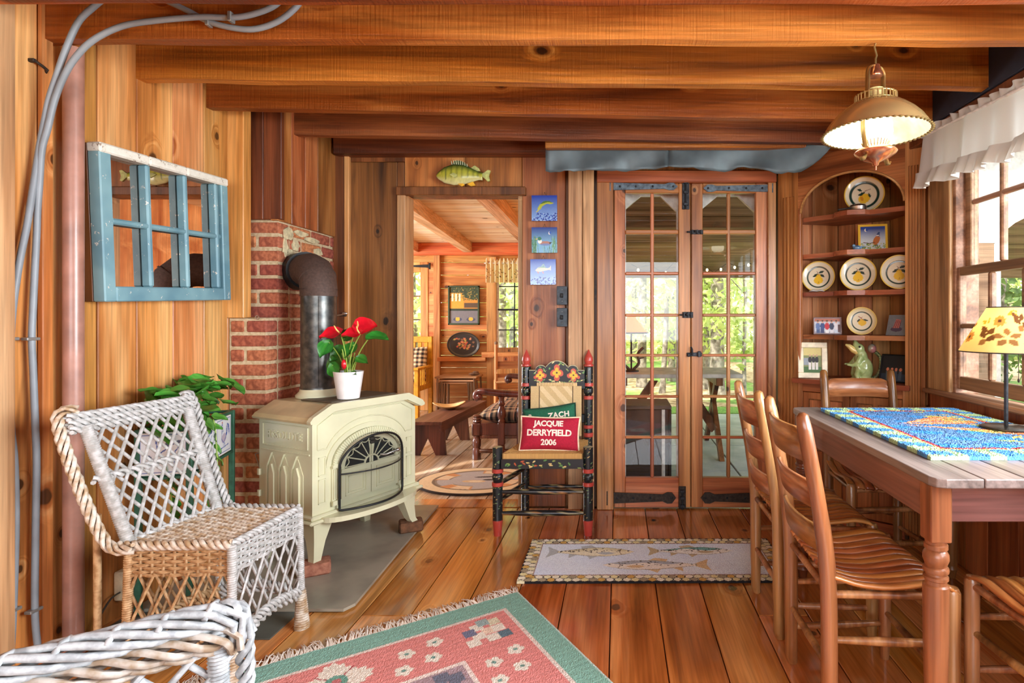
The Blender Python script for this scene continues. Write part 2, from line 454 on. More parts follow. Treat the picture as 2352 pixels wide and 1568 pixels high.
# ---------------------------------------------------------------- flat print: a painter that fills a vertex colour grid
class P:
    def __init__(s, U, V, base):
        s.U, s.V = U, V
        s.c = np.empty(U.shape + (3,)); s.c[:] = lin(base)
    def m(s, k, col, a=1.0):
        k = k.astype(float)[..., None] * a if k.dtype == bool else k[..., None] * a
        s.c = s.c * (1 - k) + np.array(lin(col)) * k
        return s
    def ell(s, cx, cy, rx, ry, col, rot=0, a=1.0):
        c, n = math.cos(math.radians(rot)), math.sin(math.radians(rot))
        x, y = s.U - cx, s.V - cy
        return s.m(((x * c + y * n) / rx) ** 2 + ((-x * n + y * c) / ry) ** 2 < 1, col, a)
    def ring(s, cx, cy, r0, r1, col):
        d = np.hypot(s.U - cx, s.V - cy)
        return s.m((d > r0) & (d < r1), col)
    def rect(s, x0, x1, y0, y1, col, a=1.0):
        return s.m((s.U > x0) & (s.U < x1) & (s.V > y0) & (s.V < y1), col, a)
    def inside(s, pts):
        k = np.zeros(s.U.shape, bool); n = len(pts)
        for i in range(n):
            (x0, y0), (x1, y1) = pts[i], pts[(i + 1) % n]
            if y0 == y1: continue
            c = ((y0 > s.V) != (y1 > s.V)) & (s.U < (x1 - x0) * (s.V - y0) / (y1 - y0) + x0)
            k ^= c
        return k
    def poly(s, pts, col, a=1.0): return s.m(s.inside(pts), col, a)
    def line(s, pts, wd, col, a=1.0):
        k = np.zeros(s.U.shape, bool)
        for (x0, y0), (x1, y1) in zip(pts[:-1], pts[1:]):
            dx, dy = x1 - x0, y1 - y0
            t = np.clip(((s.U - x0) * dx + (s.V - y0) * dy) / (dx * dx + dy * dy + 1e-12), 0, 1)
            k |= np.hypot(s.U - x0 - t * dx, s.V - y0 - t * dy) < wd / 2
        return s.m(k, col, a)
    def leaf(s, x, y, L, W, rot, col, a=1.0):
        c, n = math.cos(math.radians(rot)), math.sin(math.radians(rot))
        u = ((s.U - x) * c + (s.V - y) * n) / L; v = (-(s.U - x) * n + (s.V - y) * c) / W
        return s.m((u > 0) & (u < 1) & (np.abs(v) < np.sin(pi * np.clip(u, 0, 1)) * .5), col, a)
    def grad(s, y0, y1, c0, c1):
        t = np.clip((s.V - y0) / (y1 - y0), 0, 1)[..., None]
        s.c = np.array(lin(c0)) * (1 - t) + np.array(lin(c1)) * t
        return s
    def noise(s, amp, blur=0):
        n = RS.uniform(1 - amp, 1 + amp, s.U.shape)
        for _ in range(blur):
            n = (n + np.roll(n, 1, 0) + np.roll(n, -1, 0) + np.roll(n, 1, 1) + np.roll(n, -1, 1)) / 5
        s.c = s.c * n[..., None]
        return s

def set_col(me, cols):
    a = me.color_attributes.new('Col', 'FLOAT_COLOR', 'POINT')
    n = len(me.vertices)
    arr = np.ones((n, 4), np.float32); arr[:, :3] = np.clip(cols.reshape(-1, 3)[:n], 0, 1)
    a.data.foreach_set('color', arr.ravel())
def panel(name, mat, M, wd, ht, th, nx, ny, fn, parent=None, label=None, shape=None, relief=0.0, base=(240, 240, 236)):
    """a slab wd x ht x th in the frame M whose front carries the print fn(painter)"""
    u = np.linspace(0, wd, nx + 1); v = np.linspace(0, ht, ny + 1)
    U, V = np.meshgrid(u, v)
    p = P(U, V, base); fn(p)
    Z = np.full(U.shape, th)
    if relief: Z = Z + RS.uniform(-relief, relief, U.shape)
    X, Y = (U, V) if shape is None else shape(U, V)
    top = np.stack([X, Y, Z], -1).reshape(-1, 3)
    idx = np.arange((nx + 1) * (ny + 1)).reshape(ny + 1, nx + 1)
    q = np.stack([idx[:-1, :-1], idx[:-1, 1:], idx[1:, 1:], idx[1:, :-1]], -1).reshape(-1, 4)
    loop = np.concatenate([idx[0, :-1], idx[:-1, -1], idx[-1, :0:-1], idx[:0:-1, 0]])
    n0 = len(top); L = len(loop)
    bot = top[loop].copy(); bot[:, 2] = 0
    vs = np.concatenate([top, bot])
    sd = np.array([[loop[i], n0 + i, n0 + (i + 1) % L, loop[(i + 1) % L]] for i in range(L)])[:, ::-1]
    Mn = np.array(M)
    vs = vs @ Mn[:3, :3].T + Mn[:3, 3]
    fs = [tuple(f) for f in q.tolist()] + [tuple(f[::-1]) for f in sd.tolist()] + [tuple((n0 + np.arange(L))[::-1].tolist())]
    me = bpy.data.meshes.new(name); me.from_pydata(vs.tolist(), [], fs)
    set_col(me, np.concatenate([p.c.reshape(-1, 3), p.c.reshape(-1, 3)[loop]]))
    o = bpy.data.objects.new(name, me); COL.objects.link(o); me.materials.append(mat)
    if parent is not None: o.parent = parent
    if label: o['label'] = label
    return o
def plate_mesh(name, mat, r, fn, parent, M, depth=.018, rim_lip=.004):
    """round dished plate whose face carries a print; frame M: u right, v up, n out"""
    nr, na = 22, 72
    rr = np.linspace(0, 1, nr + 1) * r
    aa = np.linspace(0, 2 * pi, na, endpoint=False)
    Rr, A = np.meshgrid(rr, aa, indexing='ij')
    U, V = Rr * np.cos(A), Rr * np.sin(A)
    p = P(U, V, (228, 216, 186)); fn(p)
    t = np.clip((Rr / r - .62) / .38, 0, 1)
    Z = depth * t ** 1.4 + rim_lip
    vs = np.stack([U, V, Z], -1).reshape(-1, 3); cols = p.c.reshape(-1, 3)
    n0 = len(vs)
    back = vs.copy(); back[:, 2] -= .006
    edge = cols.copy()
    vs = np.concatenate([vs, back])
    fs = []
    for i in range(nr):
        for k in range(na):
            a, b, c, d = i * na + k, (i + 1) * na + k, (i + 1) * na + (k + 1) % na, i * na + (k + 1) % na
            fs += [(a, b, c, d), (n0 + a, n0 + d, n0 + c, n0 + b)]
    for k in range(na):
        a, b = nr * na + k, nr * na + (k + 1) % na
        fs.append((a, n0 + a, n0 + b, b))
    Mn = np.array(M); vs = vs @ Mn[:3, :3].T + Mn[:3, 3]
    me = bpy.data.meshes.new(name); me.from_pydata(vs.tolist(), [], fs); me.shade_smooth()
    set_col(me, np.concatenate([cols, edge]))
    o = bpy.data.objects.new(name, me); COL.objects.link(o); me.materials.append(mat)
    if parent is not None: o.parent = parent
    return o
def text_mesh(name, s, size, M, mat, parent=None, ext=.0012, bold=.0, warp=None, spacing=1.0, label=None, shear=0):
    cu = bpy.data.curves.new(name, 'FONT'); cu.body = s; cu.size = size; cu.align_x = 'CENTER'; cu.align_y = 'CENTER'
    cu.extrude = ext; cu.offset = bold; cu.space_character = spacing; cu.resolution_u = 3; cu.shear = shear
    o = bpy.data.objects.new(name, cu); COL.objects.link(o)
    dg = bpy.context.evaluated_depsgraph_get()
    me = bpy.data.meshes.new_from_object(o.evaluated_get(dg))
    bpy.data.objects.remove(o); bpy.data.curves.remove(cu)
    for v in me.vertices:
        if warp: v.co = warp(v.co)
        v.co = M @ v.co
    o = bpy.data.objects.new(name, me); COL.objects.link(o)
    me.materials.clear(); me.materials.append(mat)
    if parent is not None: o.parent = parent
    if label: o['label'] = label
    return o

# ================================================================ THE ROOM
XL, XR, YB = -1.93, 1.60, 3.48
ZC = 2.34
# floor: long boards running away from the camera
floor = struct('floor', 'varnished wide pine board floor')
seams = [-2.0, -1.8, -1.6, -1.4, -1.2, -1.0, -.808, -.61, -.42, -.226, -.03, .162, .355, .546, .74, .93, 1.12, 1.31, 1.5, 1.7]
for i in range(len(seams) - 1):
    cut = [.2, 1.1, -.4, .7, 1.6, 2.2, -.1, 1.3][i % 8]
    y0, y1 = -2.6, 3.46
    for a, b in ((y0, cut), (cut, y1)):
        piece('floor_plank', floor, seams[i] + .0018, seams[i + 1] - .0018, a + .001, b - .001, -.03, random.uniform(-.0012, .0004), W_FLOOR, .0025)
G().box(-2.1, 1.75, -2.7, 3.46, -.06, -.028).build('subfloor', pr('dark_subfloor', (30, 20, 12), .9), floor)
piece('threshold_board', floor, -1.33, -.6, 3.46, 3.62, -.03, .004, W_FLOOR, .003)

# left wall: upright pine boards
wl = struct('wall_left', 'honey coloured upright pine board wall')
ys = [-2.6, -2.3, -2.0, -1.7, -1.4, -1.1, -.8, -.5, -.2, .1, .4, .7, 1.0, 1.28, 1.52] + [yx(p, XL) for p in (2, 86, 113, 190, 224, 313, 397, 467, 522)] + [3.15, 3.48]
for a, b in zip(ys[:-1], ys[1:]):
    proud = random.uniform(-.002, .003)
    piece('wall_plank', wl, XL - .03, XL + proud, a + .0015, b - .0015, 0, ZC, W_LEFT, .003)
piece('corner_batten', wl, XL, XL + .02, yx(85, XL), yx(110, XL), 0, ZC, W_LEFT, .003)
piece('post', wl, XL, XL + .05, 1.44, yx(42, XL + .05), 0, ZC, W_POST, .01, label='rough hewn post at the left edge')
G().box(XL - .06, XL - .031, -2.7, 3.6, -.05, ZC + .1).build('sheathing', W_DARK, wl)

# back wall: upright brown boards either side of the open doorway
wb = struct('wall_back', 'reddish brown upright board wall')
def bp(n, p0, p1, z0, z1, mat, front=0.0, th=.03, lab=None):
    Y = YB - front
    piece(n, wb, xa(p0, Y), xa(p1, Y), Y, Y + th, z0, z1, mat, .003, label=lab)
def zb(py): return za(py, YB)
bp('wall_plank', 800, 912, 0, zb(372), W_DARK, 0, .03, 'wide dark plank beside the stove pipe')
bp('wall_plank', 762, 796, 0, ZC, W_DARK, .02, .05)
bp('wall_plank', 790, 801, 0, zb(360), W_LEFT, .025, .05)
bp('wall_plank', 801, 929, zb(371.5), ZC, W_DARK, .0, .03)
bp('wall_plank', 912.5, 928.5, zb(429), zb(372), W_DARK, 0, .03)
for a, b in ((929, 1069), (1069, 1199), (1199, 1299)):
    bp('wall_plank', a + .4, b - .4, zb(429) if b < 1240 else 0, ZC, W_BACK, 0)
bp('wall_plank', 1190, 1199, 0, zb(444), W_POST, .006, .12)
bp('wall_plank', 1299, 1306, 0, ZC, W_DARK, -.02)  # dark strip set in the recess to stand for its shadow
bp('post', 1305, 1337.5, 0, ZC, W_POST, .05, .07)
bp('post', 1338.5, 1364, 0, ZC, W_POST, .056, .07)
bp('wall_plank', 1362, 1374, 0, ZC, W_DARK, 0)
bp('wall_plank', 1374, 1800, zb(392), ZC, W_BACK, 0)
bp('header_beam', 765, 1262, zb(362), zb(312), W_JDARK, .09, .09, 'rough header beam over the doorway')
G().box(-2.0, xa(912, YB), YB + .031, YB + .12, -.03, ZC).box(xa(912, YB), xa(1200, YB), YB + .031, YB + .12, zb(440), ZC).box(xa(1200, YB), xa(1385, YB), YB + .031, YB + .12, -.03, ZC).box(xa(1385, YB), 1.1, YB + .031, YB + .12, zb(398), ZC).box(.99, 1.75, YB + .031, YB + .12, -.03, ZC).build('sheathing', W_DARK, wb)
# casing of the open doorway
tr = struct('trim_1', 'brown board casing around the open doorway')
piece('casing_board', tr, xa(911, 3.45), xa(930, 3.45), 3.45, 3.60, 0, za(446, 3.45), W_POST, .004)
piece('casing_board', tr, xa(909, 3.44), xa(1207, 3.44), 3.44, 3.478, za(447.5, 3.44), za(428, 3.44), W_DARK, .004)
piece('casing_board', tr, xa(1190, 3.46), xa(1199, 3.46) + .02, 3.50, 3.60, 0, za(444, 3.46), W_POST, .004)
piece('casing_board', tr, xa(930, 3.45), xa(1190, 3.45), 3.49, 3.60, za(446, 3.45), za(440, 3.45), W_DARK, .002)

# right wall: low boards, piers and the two windows
wr = struct('wall_right', 'brown upright board wall with the windows')
y = -2.6
while y < 3.45:
    b = min(3.48, y + random.choice((.19, .22, .16)))
    piece('wall_plank', wr, XR - random.uniform(0, .004), XR + .03, y + .0015, b - .0015, 0, .79, W_BACK, .003)
    y = b
WY0, WY1 = 1.78, 2.70                     # visible window
for a, b in ((WY1, 3.48), (1.66, WY0), (-.95, -.85), (-2.6, -.95)):
    piece('wall_plank', wr, XR, XR + .03, a, b, .79, ZC, W_BACK, .003)
piece('wall_plank', wr, XR, XR + .03, -.95, 2.7, 2.06, ZC, W_BACK, .003)
G().box(XR + .031, XR + .1, -2.7, 3.6, -.05, .8).box(XR + .031, XR + .1, -2.7, 3.6, 2.06, ZC).box(XR + .031, XR + .1, WY1, 3.6, .8, 2.06).box(XR + .031, XR + .1, -2.7, -.95, .8, 2.06).build('sheathing', W_DARK, wr)
piece('frieze_board', wr, 1.505, 1.52, .2, 3.0, 2.085, ZC, pr('slate_blue_frieze', (34, 42, 58), .6), .002, label='slate blue frieze board under the ceiling')
piece('plate_beam', wr, 1.515, 1.6, .2, 2.95, 2.035, 2.085, W_DARK, .004)

# wall behind the camera with a gap added for fill light, and the ceiling
wf = struct('wall_front', 'board wall behind the camera')
for x0, x1, z0, z1 in ((-2.0, -1.75, 0, ZC), (1.35, 1.65, 0, ZC), (-1.75, 1.35, 0, .78), (-1.75, 1.35, 2.28, ZC)):
    piece('wall_plank', wf, x0, x1, -2.66, -2.6, z0, z1, W_BACK, .002)
ce = struct('ceiling', 'board ceiling carried by rough joists')
x = -2.0
while x < 1.66:
    piece('ceiling_plank', ce, x + .001, x + .269, -2.66, 3.6, ZC, ZC + .025, wood('ceiling_board', (96, 46, 16), (150, 82, 36), (186, 116, 60), 'Y', .4, .5) if x < -1.99 else bpy.data.materials['ceiling_board'], .002)
    x += .27
# joists: left end and right end are given as (x, y, z of the lower near edge)
J = [((XL, 1.62, 2.075), (1.6, 1.62, 2.075)),
     ((XL, 1.886, 2.085), (1.6, 1.91, 2.09)),
     ((XL, 2.264, 2.113), (1.505, 2.30, 2.094)),
     ((XL, 2.647, 2.141), (1.505, 2.71, 2.100)),
     ((-1.735, 3.02, 2.138), (1.505, 3.06, 2.098))]
for n_, (a, b) in enumerate(J):
    a, b = Vector(a), Vector(b)
    L = (b - a).length
    g = G()
    # slightly wavy lower arris of a rough sawn timber
    nseg = 14
    vs, fs = [], []
    for i in range(nseg + 1):
        t = i / nseg
        wz = random.uniform(-.003, .003) if 0 < i < nseg else 0
        for yy, zz in ((0, wz), (.046, wz + random.uniform(-.003, .003)), (.046, .24), (0, .24)):
            vs.append(((t - .5) * L, yy, zz))
    for i in range(nseg):
        for k in range(4):
            fs.append((i * 4 + k, i * 4 + (k + 1) % 4, (i + 1) * 4 + (k + 1) % 4, (i + 1) * 4 + k))
    fs += [(0, 3, 2, 1), (nseg * 4, nseg * 4 + 1, nseg * 4 + 2, nseg * 4 + 3)]
    g.add(vs, [f[::-1] for f in fs])
    o = g.build('joist', W_JOIST if n_ < 4 else W_JDARK, ce)
    o.location = (a + b) / 2
    d = b - a
    o.rotation_euler = (0, -math.atan2(d.z, math.hypot(d.x, d.y)), math.atan2(d.y, d.x))
for k in range(7):
    yy = -2.3 + k * .48
    piece('joist', ce, XL, 1.6, yy, yy + .046, 2.09, ZC, W_JOIST, .002)
# ledger behind the last joist, carrying the dark flashing
piece('ledger', ce, xa(1252, 3.12), 1.30, 3.12, 3.17, za(339, 3.12), za(300, 3.12), W_JOIST, .003, label='ledger board over the glass doors')

def flashing(name, lab, x0, x1, seed, right_end=False):
    g = G()
    rr = random.Random(seed)
    n = 26
    top = za(336, 3.17)
    def low(px):
        pts = [(1252, 392), (1290, 395), (1400, 393), (1540, 386), (1600, 388), (1660, 394), (1700, 384), (1740, 390), (1790, 404), (1830, 402), (1875, 382), (1912, 345)]
        for (a, ya), (b, yb2) in zip(pts[:-1], pts[1:]):
            if px <= b: return lerp(ya, yb2, (px - a) / (b - a))
        return pts[-1][1]
    def f(u, v):
        px = lerp(x0, x1, u)
        ly = low(px) + rr.uniform(-1.2, 1.2) * (v > .9)
        Y = 3.185 - .09 * max(0, (px - 1730) / 180) + .02 * math.sin(px * .03 + v * 2) * v + .012 * math.sin(px * .11) * v * v + .05 * (1 - v) * 0
        z = lerp(top, za(ly, 3.19), v)
        return (xa(px, Y), Y, z)
    g.grid(n, 8, f)
    o = g.build(name, FLASH, None, 60)
    md = o.modifiers.new('thick', 'SOLIDIFY'); md.thickness = .003
    tag(o, lab, 'flashing')
FLASH = pr('blue_grey_flashing', (88, 102, 108), .5, .2, .18, 6, .2)
flashing('metal_flashing', 'short blue grey flashing sheet hanging left above the glass doors', 1253, 1536, 1)
flashing('metal_flashing', 'crumpled blue grey flashing sheet curling toward the pendant lamp', 1534, 1912, 2, True)

# ---------------------------------------------------------------- french doors with frame
dfr = struct('trim_2', 'reddish pine frame of the french doors')
YD = 3.42
piece('jamb', dfr, xa(1371, YD), xa(1409, YD), YD, YD + .17, 0, za(418, YD), W_DOOR, .004)
piece('jamb', dfr, xa(1764, YD), xa(1783, YD), YD, YD + .17, 0, za(418, YD), W_DOOR, .004)
piece('head', dfr, xa(1371, YD), xa(1783, YD), YD - .01, YD + .17, za(419, YD), za(392, YD), W_DOORX, .004)
for p0_, p1_ in ((1400, 1420), (1578, 1596), (1755, 1772)):
    piece('door_stop', dfr, xa(p0_, YD + .08), xa(p1_, YD + .08), YD + .064, YD + .09, 0, za(421, YD + .08), W_DOOR, .002)
rows = [(443, 527), (537, 624), (631, 720), (727, 813), (819, 908), (914, 1002), (1008, 1097)]
def leaf(name, lab, p0, p1, cols, hinge_left):
    d = struct(name, lab)
    Y0, Y1 = YD + .02, YD + .06
    X = lambda p: xa(p, Y0)
    Z = lambda p: za(p, Y0)
    zt, zbm = Z(421), .008
    piece('stile', d, X(p0), X(cols[0][0]), Y0, Y1, zbm, zt, W_DOOR, .004)
    piece('stile', d, X(cols[1][1]), X(p1), Y0, Y1, zbm, zt, W_DOOR, .004)
    piece('rail', d, X(cols[0][0]), X(cols[1][1]), Y0, Y1, Z(443), zt, W_DOORX, .004)
    piece('rail', d, X(cols[0][0]), X(cols[1][1]), Y0, Y1, zbm, Z(1097), W_DOORX, .004)
    piece('muntin', d, X(cols[0][1]), X(cols[1][0]), Y0 + .004, Y1 - .004, Z(1097), Z(443), W_DOOR, .005)
    for (a, b), (c, _) in zip(rows[:-1], rows[1:]):
        piece('muntin', d, X(cols[0][0]), X(cols[1][1]), Y0 + .005, Y1 - .005, Z(c), Z(b), W_DOORX, .005)
    for c0, c1 in cols:
        for a, b in rows:
            piece('pane', d, X(c0) - .004, X(c1) + .004, Y0 + .02, Y0 + .023, Z(b) - .004, Z(a) + .004, GLASS, 0)
            # pale putty line round the pane
    return d
leaf('door_1', 'left glazed leaf of the french doors', 1411, 1586, ((1436, 1494), (1502, 1559)), True)
leaf('door_2', 'right glazed leaf of the french doors', 1588, 1763, ((1614, 1670), (1678, 1736)), False)
def strap(lab, pa, pb, py0, py1, mat, grp=None):
    """strap hinge: knuckle at pa, spear end at pb"""
    t = thing('strap_hinge', lab, 'hinge', (xa(pa, YD), YD + .012, za((py0 + py1) / 2, YD)))
    L = (pb - pa) / F * YD; h = abs(za(py0, YD) - za(py1, YD)) / 2
    s = 1 if L > 0 else -1; L = abs(L)
    g = G()
    poly = [(0, -h), (L * .8, -h * .62), (L * .87, -h * 1.0), (L * .94, -h * .95), (L, 0), (L * .94, h * .95), (L * .87, h * 1.0), (L * .8, h * .62), (0, h)]
    g.prism([(s * x, y) for x, y in poly], 0, .007, fm((0, 0, 0), (1, 0, 0), (0, 0, 1)))
    g.build('strap', mat, t)
    G().tube([(-s * .012, -.004, -h * 1.25), (-s * .012, -.004, h * 1.25)], .009, 10).build('pintle', mat, t, 40)
    for k in (.12, .36, .62, .93):
        G().ell((s * L * k, -.007, 0), .007, .005, .007, 8, 5).build('nail_head', IRON, t, 60)
strap('upper strap hinge with pointed end on the left glass door', 1406, 1557, 419, 436, IRONG)
strap('upper strap hinge on the right glass door beside the cupboard', 1770, 1616, 423, 440, IRONG)
strap('lower dark strap hinge on the left glass door', 1399, 1553, 1131, 1157, DIRON)
strap('lower dark strap hinge on the right glass door', 1770, 1610, 1131, 1157, DIRON)
def bolt(name, lab, px, py0, py1, mat):
    Yf = YD + .018
    t = thing(name, lab, 'bolt', (xa(px, Yf), Yf, za(py1, Yf)))
    hgt = za(py0, Yf) - za(py1, Yf)
    G().box(-.022, .022, -.005, 0, 0, hgt, .002).build('plate', mat, t)
    G().tube([(0, -.012, .0), (0, -.012, hgt * .8)], .006, 8).build('rod', IRON, t, 40)
    for k in (.15, .5, .8):
        G().box(-.014, .014, -.02, -.004, hgt * k - .008, hgt * k + .008, .002).build('guide', IRON, t)
    return t
bolt('surface_bolt', 'long vertical iron bolt at the top between the glass doors', 1575, 404, 481, IRON)
bolt('surface_bolt', 'vertical iron bolt at the foot of the glass doors', 1567, 1116, 1168, DIRON)
def slide(lab, p0, p1, py, hh):
    Yf = YD + .018
    t = thing('slide_bolt', lab, 'bolt', (xa((p0 + p1) / 2, Yf), Yf, za(py, Yf)))
    L = (p1 - p0) / F * Yf / 2
    G().box(-L * .55, L, -.004, 0, -hh, hh, .0015).build('plate', IRON, t)
    G().tube([(-L, -.01, 0), (L * .9, -.01, 0)], .005, 8).build('rod', IRON, t, 40)
    for k in (-.3, .25, .75):
        G().box(L * k - .005, L * k + .005, -.017, -.003, -hh, hh, .002).build('guide', IRON, t)
    G().ell((0, -.024, .003), .007, .007, .007, 8, 6).build('knob', IRON, t, 60)
slide('small iron slide bolt between the top panes of the glass doors', 1577, 1615, 533, .013)
slide('short wide iron slide bolt midway up the glass doors', 1560, 1592, 723, .018)
t = thing('thumb_latch', 'black iron thumb latch with raised lever on the glass doors', 'latch', (xa(1594, YD + .018), YD + .018, za(814, YD)))
G().box(-.045, .048, -.006, 0, -.011, .011, .002).build('bar', IRON, t)
G().tube([(-.012, -.012, -.005), (-.014, -.02, .03), (-.02, -.012, .045)], .006, 8).build('lever', IRON, t, 40)
G().box(.02, .04, -.022, -.004, -.015, .02, .003).build('keeper', IRON, t)
G().box(-.04, -.026, -.02, -.004, -.014, .008, .003).build('keeper', IRON, t)

# ---------------------------------------------------------------- right hand windows
def sash(win, x, y0, y1, z0, z1, ncol, nrow, mat, bot=.05):
    st = .045
    piece('stile', win, x, x + .035, y0, y0 + st, z0, z1, mat, .004)
    piece('stile', win, x, x + .035, y1 - st, y1, z0, z1, mat, .004)
    piece('rail', win, x, x + .035, y0 + st, y1 - st, z0, z0 + bot, mat, .004)
    piece('rail', win, x, x + .035, y0 + st, y1 - st, z1 - .04, z1, mat, .004)
    ya, yb2, za_, zb_ = y0 + st, y1 - st, z0 + bot, z1 - .04
    for i in range(1, ncol):
        yy = lerp(ya, yb2, i / ncol)
        piece('muntin', win, x + .003, x + .032, yy - .012, yy + .012, za_, zb_, mat, .006)
    for j in range(1, nrow):
        zz = lerp(za_, zb_, j / nrow)
        piece('muntin', win, x + .004, x + .03, ya, yb2, zz - .011, zz + .011, mat, .006)
    for i in range(ncol):
        for j in range(nrow):
            piece('pane', win, x + .016, x + .019, lerp(ya, yb2, i / ncol), lerp(ya, yb2, (i + 1) / ncol), lerp(za_, zb_, j / nrow), lerp(za_, zb_, (j + 1) / nrow), GLASS, 0)
w1 = struct('window_1', 'weathered double hung window over the table')
sash(w1, XR + .035, WY0, WY1 - .03, 1.37, 2.03, 4, 2, W_WIN, .03)
sash(w1, XR - .005, WY0, WY1 - .01, .825, 1.395, 4, 2, W_WIN, .06)
piece('casing_board', w1, XR - .03, XR, WY1 - .015, 2.87, .80, 2.06, wood('light_pine_casing', (150, 98, 56), (196, 146, 98), (216, 172, 126), 'Z', .5), .004)
piece('stop', w1, XR - .012, XR + .1, WY1 - .035, WY1 + .0, .80, 2.06, W_WIN, .003)
piece('stop', w1, XR - .02, XR + .1, 1.66, WY0 + .01, .80, 2.06, W_WIN, .003)
piece('head_casing', w1, XR - .03, XR, -.9, 2.87, 2.0, 2.06, W_BACK, .004)
si = struct('trim_3', 'worn window sill board above the table')
piece('sill_board', si, XR - .062, XR + .06, -.95, 2.87, .783, .806, W_WIN, .006)
piece('apron_board', si, XR - .02, XR, -.95, 2.87, .70, .783, W_BACK, .003)
w2 = struct('window_2', 'wide window nearer the camera outside the frame')
sash(w2, XR + .01, -.85, 1.66, .825, 2.03, 6, 4, W_WIN, .05)

# ================================================================ LEFT SIDE
# ---------------------------------------------------------------- chimney of single bricks
ch = thing('chimney', 'red brick chimney breast in the corner behind the stove', 'chimney', (-1.83, 3.1, 0))
def chm(g, n, m, **k):
    o = g.build(n, m, ch, **k); o.location = (1.83, -3.1, 0); return o
YF, YU, XC = 2.80, 2.90, -1.742        # front of the lower and of the upper part, right face
chm(G().box(XL + .004, XC - .005, YF + .005, YB, 0, 1.155).box(XL + .004, XC - .005, YU + .005, YB, 1.155, 1.72), 'mortar', MORTAR)
CH = .0722
def brick(x0, x1, y0, y1, z0, z1, mat=None):
    o = piece('brick', ch, x0 + 1.83, x1 + 1.83, y0 - 3.1, y1 - 3.1, z0, z1, mat or BRICK, .006, 40)
    o.rotation_euler = (random.uniform(-.006, .006), random.uniform(-.006, .006), random.uniform(-.01, .01))
    return o
k = 0
z = .004
while z < 1.655:
    up = z > 1.12
    yf = YU if up else YF
    z1 = z + CH - .0145
    pr_ = random.uniform(-.002, .003)
    if k % 2 == 0:
        brick(XL + .012, XC, yf - pr_, yf + .095, z, z1)
    else:
        m_ = XL + .085 + random.uniform(-.008, .008)
        brick(XL + .01, m_ - .006, yf - pr_, yf + .06, z, z1)
        brick(m_ + .006, XC + .001, yf + pr_, yf + .095, z, z1)
    y = yf + .095 + .012 if k % 2 == 0 else yf + .107
    first = True
    while y < YB - .02:
        L = .2 if (k % 2 == 0) else (.1 if first else .2)
        first = False
        e = min(y + L, YB)
        brick(XC - .1, XC + random.uniform(-.001, .003), y, e, z, z1)
        y = e + .012
    z += CH; k += 1
# pale mortar smeared round the flue and along the top
g = G()
for (yy, zz, a, b) in ((2.98, 1.60, .05, .035), (3.05, 1.55, .035, .03), (3.1, 1.62, .07, .018), (3.22, 1.60, .09, .014), (3.28, 1.54, .05, .02), (3.0, 1.50, .03, .025), (2.955, 1.53, .02, .05), (3.13, 1.49, .06, .016)):
    rr = [random.uniform(.75, 1.2) for _ in range(12)]
    g.prism([(a * r * math.cos(i * pi / 6), b * r * math.sin(i * pi / 6)) for i, r in enumerate(rr)], 0, .006, fm((XC + .001, yy, zz), (0, 1, 0), (0, 0, 1)))
chm(g, 'mortar_smear', MORTARL, label='pale mortar smeared round the flue')
tr4 = struct('trim_4', 'upright boards boxing in the chimney above the bricks')
zt = 1.66
for a, b, m_ in ((563, 604, W_DARK), (604.5, 646, W_DARK)):
    piece('board', tr4, xa(a, 2.88), xa(b, 2.88), 2.88, 2.91, zt, ZC, m_, .003)
for a, b in ((2.881, 3.0), (3.0, 3.13), (3.13, 3.26), (3.26, 3.48)):
    piece('board', tr4, XC - .03, XC + .012, a + .001, b - .001, zt - .004, ZC, W_BACK, .003)
piece('board', tr4, XL, xa(562, 2.80), 2.79, 2.85, 1.158, ZC, W_LEFT, .003)

# ---------------------------------------------------------------- brown drain pipe and grey cables
PIPE = pr('brown_painted_pipe', (160, 116, 100), .38, var=.12, nscale=12, coat=.2)
t = thing('drain_pipe', 'thick brown painted pipe running floor to ceiling beside the grey cables', 'pipe', (-1.872, 1.945, 0))
G().tube([(0, 0, 0), (0, 0, 2.08)], .0285, 20).build('pipe', PIPE, t, 40)
G().lathe([(.029, 0), (.034, .002), (.034, .05), (.029, .055)], 20, (0, 0, 0)).build('collar', PIPE, t, 40)
CABLE = pr('grey_cable_jacket', (132, 140, 146), .45, var=.08, nscale=8)
def wallpt(px, py):
    X = -1.895
    Y = min(yx(px, X), 1.845)
    return at(px, py, Y)
def topt(px, py): return at(px, py, 1.862)
A = [wallpt(*q) for q in ((24, 1500), (30, 1400), (36, 1200), (33, 1060), (25, 980), (22, 850), (24, 778), (30, 700), (45, 600), (62, 517), (76, 430), (91, 337), (103, 275), (114, 224), (131, 172), (151, 114), (179, 52), (210, 20), (253, -12))] + \
    [topt(*q) for q in ((312, -30), (370, -4), (430, 24), (480, 50), (540, 65), (590, 66), (640, 48), (680, 16), (704, -20))]
B = [wallpt(*q) for q in ((86, 1480), (80, 1400), (82, 1200), (84, 1060), (80, 950), (76, 850), (73, 778), (76, 700), (80, 620), (84, 540), (86, 482), (91, 413), (96, 344), (110, 293), (124, 234), (145, 179), (172, 134), (213, 93), (275, 62), (344, 49))] + \
    [topt(*q) for q in ((465, 46), (540, 47), (590, 39), (640, 18), (672, -20))]
B = [p if i < 20 else p + Vector((0, -.018, 0)) for i, p in enumerate(B)]
